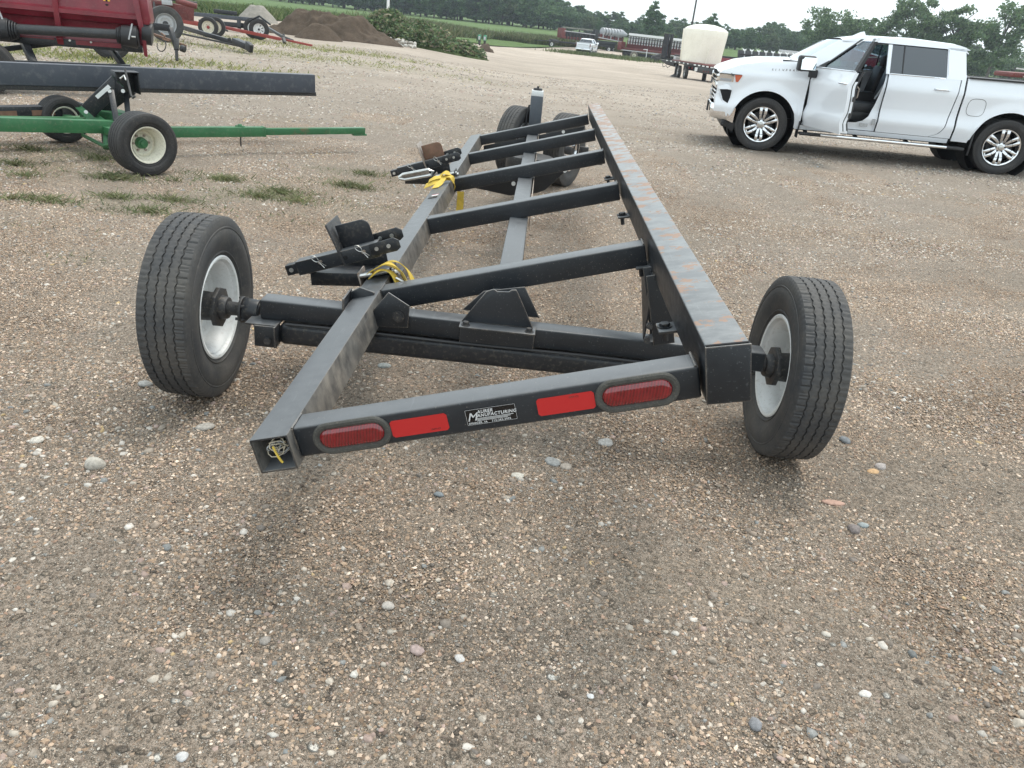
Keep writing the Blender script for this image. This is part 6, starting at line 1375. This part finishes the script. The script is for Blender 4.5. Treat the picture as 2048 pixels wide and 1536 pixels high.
for k in range(10):
    px = 1482 + k * 14.2; py = 105 + k * 1.25
    b('row_unit', MB().beam(X4(px, py - 4), X4(px - 1, py + 11), .5, .16), 'black'); b('snout', MB().beam(X4(px + 8, py - 2), X4(px + 6, py + 12), .12, .10), 'grey_rim', bevel=0)
    b('snout_tip', MB().add([X4(px + 3, py - 9), X4(px + 12, py - 8), X4(px + 9, py - 3), X4(px + 5, py - 3), X4(px + 7.5, py - 6)], [(0, 4, 3), (4, 1, 2), (3, 4, 2)]).beam(X4(px + 4, py - 3), X4(px + 10, py - 3), .1, .12), 'white_rim', bevel=0)
b('row_rail', MB().beam(X4(1480, 108), X4(1622, 121), .3, 3 * s4), 'black')
for k in range(16): b('loose_part', MB().box(X4(1446 + k * 8, 119 + k * .7), (.25, .2, .15)), 'grey_rim' if k % 2 else 'dark', bevel=0)
# 4: container far off
p = Wv(1578, 106, D4 + 30); sg = MB().box((0, 0, 0), (34 * (D4 + 30) / FPX, 2, 9 * (D4 + 30) / FPX)).build('shipping_container', M['grey_rim'], None, bevel=.05); sg.location = p; tag(sg, 'pale grey container roof seen beyond the corn header', 'container')
# 5: red machine seen through the truck cab and one beyond its bed
for (a, b2, lab, D5) in (((1690, 118), (1745, 132), 'red implement seen through the open pickup door', 30), ((2003, 156), (2062, 160), 'red and bare metal implement beyond the pickup bed at the right edge', 26)):
    p = Wv(a[0], a[1], D5); q = Wv(b2[0], b2[1], D5); O_ = thing('farm_implement', lab, 'implement', (p.x, p.y, gzf(p.x, p.y))); bb = wb_(O_); u = D5 / FPX
    bb('hood', MB().beam(p + Vector((0, 0, 8 * u)), q + Vector((0, 0, 8 * u)), 1.2, (22 if a[0] < 1900 else 9) * u), 'red' if a[0] < 1900 else 'dullred', bevel=.05)
    bb('frame', MB().beam(p + Vector((0, 0, -10 * u)), q + Vector((0, 0, -10 * u)), .8, 14 * u), 'dark', bevel=.02)
    bb('rail', MB().beam(p + Vector((0, -.7, 20 * u)), q + Vector((.5, -.7, 14 * u)), .06, 2.5 * u), 'zinc', bevel=0); bb('rail', MB().beam(p + Vector((.3, -.7, 6 * u)), q + Vector((.5, -.7, 20 * u)), .06, 2 * u), 'bare', bevel=0)
    bb('leg', MB().beam(p, Vector((p.x, p.y, gzf(p.x, p.y))), .2, .2), 'dark'); bb('leg', MB().beam(q, Vector((q.x, q.y, gzf(q.x, q.y))), .2, .2), 'dark')
    for k in range(6): bb('hub', MB().cyl(p.lerp(q, k / 6) + Vector((0, -.7, -4 * u)), p.lerp(q, k / 6) + Vector((0, -.8, -4 * u)), 2.2 * u, n=12), 'zinc' if k % 2 else 'plastic', bevel=0)

# ------------------------------------------------------------------ field, track and weeds beyond the yard
def strip(name, pts_near, pts_far, m, dz, nsub=60, **k):
    mb = MB(); n = nsub; rows = []
    def at_(pts, t): xs_ = np.linspace(0, 1, len(pts)); return np.array([np.interp(t, xs_, [p[i] for p in pts]) for i in (0, 1)])
    for i in range(n + 1):
        a = at_(pts_near, i / n); c_ = at_(pts_far, i / n); r_ = []
        for j in range(41):
            q = a + (c_ - a) * (j / 40) ** 1.0; r_.append((q[0], q[1], gzf(*q) + dz))
        rows.append(r_)
    o = mb.grid(rows).build(name, m, None, sharp=180); tag(o, **k); return o
def fieldmat(name, ca, cb, cc, sc_=.25, rows_=0):
    m, t, b = newmat(name); v = N(t, 'ShaderNodeTexCoord').outputs['Object']
    base = mixc(t, ramp(t, noisen(t, v, sc_, 5, .6), [(.35, 0), (.65, 1)]), ca, cb)
    base = mixc(t, ramp(t, noisen(t, v, sc_ * 12, 5, .7), [(.45, 0), (.7, .7)]), base, cc)
    t.links.new(base, b.inputs['Base Color']); b.inputs['Roughness'].default_value = .9; b.inputs['Specular IOR Level'].default_value = .1
    bp = N(t, 'ShaderNodeBump'); bp.inputs['Strength'].default_value = 1; bp.inputs['Distance'].default_value = .15; t.links.new(noisen(t, v, 3, 5, .7), bp.inputs['Height']); t.links.new(bp.outputs[0], b.inputs['Normal']); return m
edge_px = [(40, 2), (300, 20), (420, 34), (520, 40), (592, 42), (690, 50), (800, 62), (900, 72), (985, 79), (1060, 88), (1115, 92), (1180, 95), (1300, 112), (1420, 135), (1520, 146), (1700, 165), (1900, 190), (2100, 212)]
EP = []
for px, py in edge_px:
    g_ = G(px, py + 1.0); EP.append((g_.x, g_.y))
EP = [(-160, 40), (-60, 36)] + EP + [(260, 120)]
FAR = [(x * 4.2 + 10 * (i - 8), 520) for i, (x, y) in enumerate(EP)]
FAR = [(-900, 200), (-600, 350)] + [(-500 + 100 * i, 520) for i in range(len(EP) - 3)] + [(1100, 420)]
strip('crop_field', EP, FAR, fieldmat('crop', (.085, .135, .045), (.11, .165, .06), (.14, .19, .075), .05), .05, kind='structure')
EN = []
for i in range(len(EP)):
    a, b_ = EP[max(i - 1, 0)], EP[min(i + 1, len(EP) - 1)]; dx, dy = b_[0] - a[0], b_[1] - a[1]; l_ = math.hypot(dx, dy); EN.append((-dy / l_, dx / l_))
strip('grass_verge', EP, [(x + n_[0] * (1 + .09 * y), y + n_[1] * (1 + .09 * y)) for (x, y), n_ in zip(EP, EN)], fieldmat('verge', (.10, .115, .05), (.15, .15, .08), (.19, .18, .10), .3), .09, kind='structure')
# pale track between weeds and field on the right
TR_ = [G(px, py) for px, py in ((690, 36), (800, 47), (900, 56.5), (1000, 67.5), (1060, 73), (1115, 79.5))]
TRp = [(p.x, p.y) for p in TR_]; off_ = [(x, y + 3.2 + .02 * y) for x, y in TRp]
strip('dirt_track', TRp, off_, plain('track', (.42, .38, .30), .95), .10, kind='structure')
# rough grass verge: blades
def blades(regions, seed, name, label, cols_, hgt, wd, lean=.35):
    r_ = np.random.default_rng(seed); P_ = []
    for f_, n in regions:
        for _ in range(n): P_.append(f_(r_))
    P_ = np.array(P_); n = len(P_); h = hgt * P_[:, 3] * r_.uniform(.4, 1.3, n); a = r_.uniform(0, 2 * np.pi, n); w_ = wd * P_[:, 3] * r_.uniform(.6, 1.4, n)
    dx, dy = np.cos(a), np.sin(a); lx, ly = r_.normal(0, lean, n) * h, r_.normal(0, lean, n) * h; z = np.array([gzf(x, y) for x, y in P_[:, :2]])
    x, y = P_[:, 0], P_[:, 1]
    V = np.stack([np.stack([x - dx * w_, y - dy * w_, z], 1), np.stack([x + dx * w_, y + dy * w_, z], 1), np.stack([x + lx * .6 + dx * w_ * .6, y + ly * .6 + dy * w_ * .6, z + h * .65], 1), np.stack([x + lx * 1.1, y + ly * 1.1, z + h], 1)], 1).reshape(-1, 3)
    c_ = np.asarray(cols_)[r_.integers(0, len(cols_), n)] * r_.uniform(.7, 1.3, (n, 1))
    o = bpy.data.objects.new(name, npmesh(name, V, np.arange(4 * n).reshape(-1, 4), np.repeat(c_, 4, 0), M['leaf'])); col.objects.link(o); tag(o, label, kind='stuff'); return o
def along(i0, i1, back, sc_):
    def f_(r_):
        t = r_.uniform(i0, i1); i = int(t); u = t - i; a, b_ = EP[i], EP[i + 1]; x = a[0] + (b_[0] - a[0]) * u; y = a[1] + (b_[1] - a[1]) * u
        d = abs(r_.normal(0, back)); n_ = EN[i]; return (x + n_[0] * d, y + n_[1] * d, 0, sc_)
    return f_
blades([(along(3, 9, 9, 1.0), 26000)], 11, 'verge_grass', 'tall grass bordering the yard behind the left machines', [(.10, .15, .05), (.15, .19, .07), (.20, .22, .10), (.07, .12, .04)], .65, .035)
blades([(along(12.5, 18, 5.0, 1.0), 15000), (along(9, 13, 5, 1), 22000)], 12, 'verge_grass', 'weedy verge along the far edge of the yard', [(.12, .15, .06), (.17, .18, .09), (.22, .21, .12), (.08, .12, .05)], .95, .06)
wpx = [(1150, 108, .5), (1170, 110, 1), (1200, 112, 1), (1240, 118, 1.2), (1280, 121, 1.2), (1300, 121, 1)]
def wd_(r_):
    i = r_.integers(0, 6); g_ = WG_[i]; return (g_.x + r_.normal(0, 1.6), g_.y + r_.normal(0, 1.2), 0, 1)
WG_ = [G(a, b_) for a, b_, c_ in wpx]
blades([(wd_, 5000)], 13, 'verge_grass', 'patch of weeds in front of the long red grain header', [(.09, .13, .05), (.13, .17, .07), (.18, .19, .10)], .38, .05)
# low weeds creeping through the gravel on the left
cand = []
r_ = np.random.default_rng(5)
while len(cand) < 12000:
    k = r_.integers(0, len(GP)); cx, cy, rx, ry, a = GP[k]; x = cx + r_.normal(0, rx * .75); y = cy + r_.normal(0, ry * .75)
    if r_.random() < grass_at(x, y) ** 1.1: cand.append((x, y, 0, 1.0 if y < 14 else 1.6))
it = iter(cand)
candn = [q for q in cand if q[1] < 13][::3]; candf = [q for q in cand if q[1] >= 13]; itf = iter(candf); it = iter(candn); print('cand', len(candn), len(candf))
blades([(lambda q: next(itf), len(candf))], 24, 'low_weeds', 'yellowing weeds spreading over the gravel behind the green cart', [(.26, .27, .09), (.32, .32, .12), (.20, .24, .09), (.34, .32, .16)], .045, .010, .9)
blades([(lambda q: next(it), len(candn))], 14, 'low_weeds', 'low weeds growing through the gravel on the left', [(.17, .20, .10), (.21, .225, .12), (.25, .24, .15), (.27, .24, .17), (.14, .165, .09)], .026, .0045, 1.0)
# small tufts
tf = []
for px, py, n in ((240, 358, 260), (58, 352, 120), (215, 358, 120), (345, 402, 160), (235, 397, 140), (95, 402, 160), (300, 425, 160), (560, 386, 220), (520, 395, 200), (350, 362, 60), (60, 300, 240), (30, 330, 200), (200, 318, 200), (735, 350, 160), (725, 378, 160), (20, 398, 100), (450, 360, 260), (590, 402, 200), (690, 372, 200)):
    g_ = G(px, py)
    for _ in range(n):
        rr2 = abs(r_.normal(0, .07)); aa = r_.uniform(0, 6.28); tf.append((g_.x + rr2 * math.cos(aa) * 1.8, g_.y + rr2 * math.sin(aa), 0, 1))
it2 = iter(tf)
blades([(lambda q: next(it2), len(tf))], 15, 'low_weeds', 'small weed tufts dotted over the gravel near the green cart', [(.17, .20, .09), (.22, .22, .11), (.25, .23, .14), (.14, .17, .08)], .050, .004, .9)

# ------------------------------------------------------------------ trees
def crown(seed, rx, rz, z0, nblob, nleaf, lsize, open_=0.0, cols_=None):
    r_ = np.random.default_rng(seed); pts = []; bl = []
    nblob = int(nblob * 1.5)
    for i in range(nblob):
        u = r_.normal(size=3); u /= np.linalg.norm(u); rad = r_.uniform(.35, .95); c_ = u * rad * np.array([rx, rx, rz]) + np.array([0, 0, z0])
        bl.append((c_, r_.uniform(.13, .27) * rx * (1 - .3 * rad)))
    for c_, br_ in bl:
        k = int(nleaf / nblob); d = r_.normal(size=(k, 3)); d /= np.linalg.norm(d, axis=1, keepdims=True); q = c_ + d * br_ * (r_.random((k, 1)) ** .6) * np.array([1.5, 1.5, .95]); pts.append(q)
    pts = np.concatenate(pts); pts = pts[pts[:, 2] > .3]
    if open_: pts = pts[r_.random(len(pts)) > open_]
    return leafcloud(pts, lsize, cols_ or TREEC, seed, 1.25, .8)
TREEC = [(.062, .125, .052), (.090, .165, .065), (.115, .195, .075), (.070, .14, .060), (.14, .21, .09)]
TREEC2 = [(.09, .14, .06), (.12, .17, .075), (.15, .20, .09), (.08, .12, .055)]
M['bark'] = paint('bark', (.10, .085, .07), .9, var=.3, dirt=(.2, .18, .15), dirt_amt=.5, scale=2)
def trunkmesh(seed, h, r0, lean=0, fork=4, spread=.45):
    rr = random.Random(seed); mb = MB(); top = Vector((lean * h, 0, h * .62)); mb.pipe([(0, 0, -.2), (lean * h * .2, 0, h * .25), top * .75, top], [r0, r0 * .8, r0 * .6, r0 * .4], 8)
    for i in range(fork):
        a = rr.uniform(0, 6.28); st = Vector((0, 0, 0)).lerp(top, rr.uniform(.45, .95)); e = st + Vector((math.cos(a) * h * spread * rr.uniform(.4, .8), math.sin(a) * h * .2, h * rr.uniform(.18, .40)))
        mb.pipe([st, st.lerp(e, .5) + Vector((0, 0, .05 * h)), e], [r0 * .4, r0 * .28, r0 * .10], 6)
    return mb
protos = []
for s, (rx, rz, z0, nb, nl, ls, op, h, cc) in enumerate(((3.4, 4.3, 4.4, 60, 7800, .19, 0, 8, None), (3.0, 5.0, 5.0, 60, 7800, .19, 0, 9, None), (4.0, 4.2, 4.2, 66, 8600, .19, 0, 8, None), (2.8, 2.9, 2.7, 44, 5200, .17, 0, 5, TREEC2), (3.6, 5.0, 5.0, 64, 8400, .19, 0, 9, TREEC2))):
    P, F, Cc = crown(20 + s, rx, rz, z0, nb, nl, ls, op, cc); protos.append((npmesh('crown', P, F, Cc, M['leaf']), trunkmesh(s, h, .22).build('trunk', M['bark'], None), (rx, z0 + rz)))
for _, t_, _ in protos: bpy.data.objects.remove(t_) if False else None
used_ = [0] * len(protos)
def tree(pi, px, D, pytop, label, group, wscale=1.0, base=None, rot=None, name='broadleaf_tree'):
    me_, tr_, (rx, ht) = protos[pi]; p = Wv(px, horizon(px), D); zg = gzf(p.x, p.y); top = Wv(px, pytop, D).z; sc_ = max(.3, (top - zg) / ht)
    t = thing(name, label, 'tree', M=Matrix.Translation((p.x, p.y, zg)) @ Matrix.Rotation(rot if rot is not None else random.uniform(0, 6.28), 4, 'Z') @ Matrix.Diagonal((sc_ * wscale, sc_ * wscale, sc_, 1)), group=group)
    c_ = bpy.data.objects.new('crown', me_); col.objects.link(c_); c_.parent = t
    k = bpy.data.objects.new('trunk', tr_.data); col.objects.link(k); k.parent = t
    return t
def horizon(px): return 52.6 + .1068 * (px - 1100)
tops = [(540, -75), (700, -62), (860, -55), (1000, -40), (1080, -25), (1130, -2), (1160, 10), (1200, 22), (1250, 26), (1285, 30), (1350, 34), (1400, 30), (1440, 44), (1480, 44), (1520, 40), (1560, 44), (1600, 48), (1650, 42), (1700, 46), (1760, 52), (1850, 62), (1950, 90), (2000, 112), (2060, 128)]
def topat(px): return float(np.interp(px, [a for a, _ in tops], [b_ for _, b_ in tops]))
GRP = 'dense trees of the wood beyond the field'; ti = 0
for row, (D0, step, dt) in enumerate(((232, 26, 2), (214, 27, 10), (200, 29, 18))):
    px = 540 + row * 19
    while px < 2075:
        if not (row == 0 and False):
            pi = [0, 1, 2, 4, 2, 0, 1][(ti * 5 + row) % 7]
            tree(pi, px + random.uniform(-8, 8), D0 + random.uniform(-6, 6), topat(px) + dt + random.uniform(-5, 9), 'dark green tree in the dense wood beyond the green field', GRP, wscale=1.25); ti += 1
        px += step * random.uniform(.7, 1.15)
# ones that stand out
tree(1, 1303, 170, 2, 'tall dark tree rising above the wood left of the utility pole', None, 1.05)
tree(3, 1340, 150, 60, 'pale green round bush tree left of the cream tank', None, 1.35, name='bushy_tree')
tree(3, 1297, 148, 76, 'smaller pale green bush just behind the white topped grain header', None, 1.4, name='bushy_tree')
tree(1, 1420, 175, 26, 'dark rounded tree just right of the utility pole', None, .95)
# tall open cottonwoods on the right
def cotton(seed, px, D, pyt, pyb, wpx_, label, lean=.0, dens=5200, open_=.0, blobs=34):
    p = Wv(px, horizon(px), D); zg = gzf(p.x, p.y); H = Wv(px, pyt, D).z - zg; zlow = Wv(px, pyb, D).z - zg; rx = wpx_ / 2 * D / FPX; rz = (H - zlow) / 2
    t = thing('cottonwood_tree', label, 'tree', M=Matrix.Translation((p.x, p.y, zg)), group=None)
    P, F, Cc = crown(seed, rx, rz, zlow + rz, blobs, dens, .17, open_, [(.08, .145, .062), (.11, .18, .075), (.14, .21, .09), (.18, .24, .12)]); P[:, 0] += lean * P[:, 2]
    o = bpy.data.objects.new('crown', npmesh('crown', P, F, Cc, M['leaf'])); col.objects.link(o); o.parent = t
    trunkmesh(seed, H, .32, lean, 9, .42).build('trunk', M['bark'], t)
cotton(51, 1652, 150, 10, 100, 130, 'spreading cottonwood tree behind the pickup windshield', .05, 7000, 0, 34)
cotton(52, 1722, 152, 34, 100, 90, 'lower cottonwood tree behind the pickup roof front', .0, 2600, 0, 18)
cotton(53, 1800, 140, -12, 110, 135, 'tall open cottonwood tree behind the pickup roof', .06, 9000, 0, 38)
cotton(54, 1885, 138, 0, 125, 110, 'second tall open cottonwood tree above the rear of the cab', .03, 8000, 0, 34)
cotton(55, 1975, 132, -10, 150, 130, 'tallest cottonwood tree at the right above the pickup bed', .05, 9000, 0, 40)
cotton(56, 1930, 150, 90, 160, 110, 'low round tree beside the tallest cottonwood above the pickup bed', .0, 5000, 0, 26)
cotton(57, 2020, 170, 105, 165, 120, 'small trees at the far right edge below the tall cottonwood', .0, 5000, 0, 26)
for _, t_, _ in protos: bpy.data.objects.remove(t_)

# ------------------------------------------------------------------ summer haze in the air
if HAZE:
    bx = MB().box((60, 280, 14.4), (1700, 620, 32)).build('haze', None, None, flat=True); bx.data.materials.clear(); m = bpy.data.materials.new('haze'); m.use_nodes = True; t = m.node_tree; t.nodes.clear()
    vo = N(t, 'ShaderNodeVolumePrincipled'); vo.inputs['Density'].default_value = HAZE; vo.inputs['Color'].default_value = (.80, .88, 1, 1); vo.inputs['Anisotropy'].default_value = .3
    mo = N(t, 'ShaderNodeOutputMaterial'); t.links.new(vo.outputs[0], mo.inputs['Volume']); bx.data.materials.append(m); tag(bx, kind='stuff')
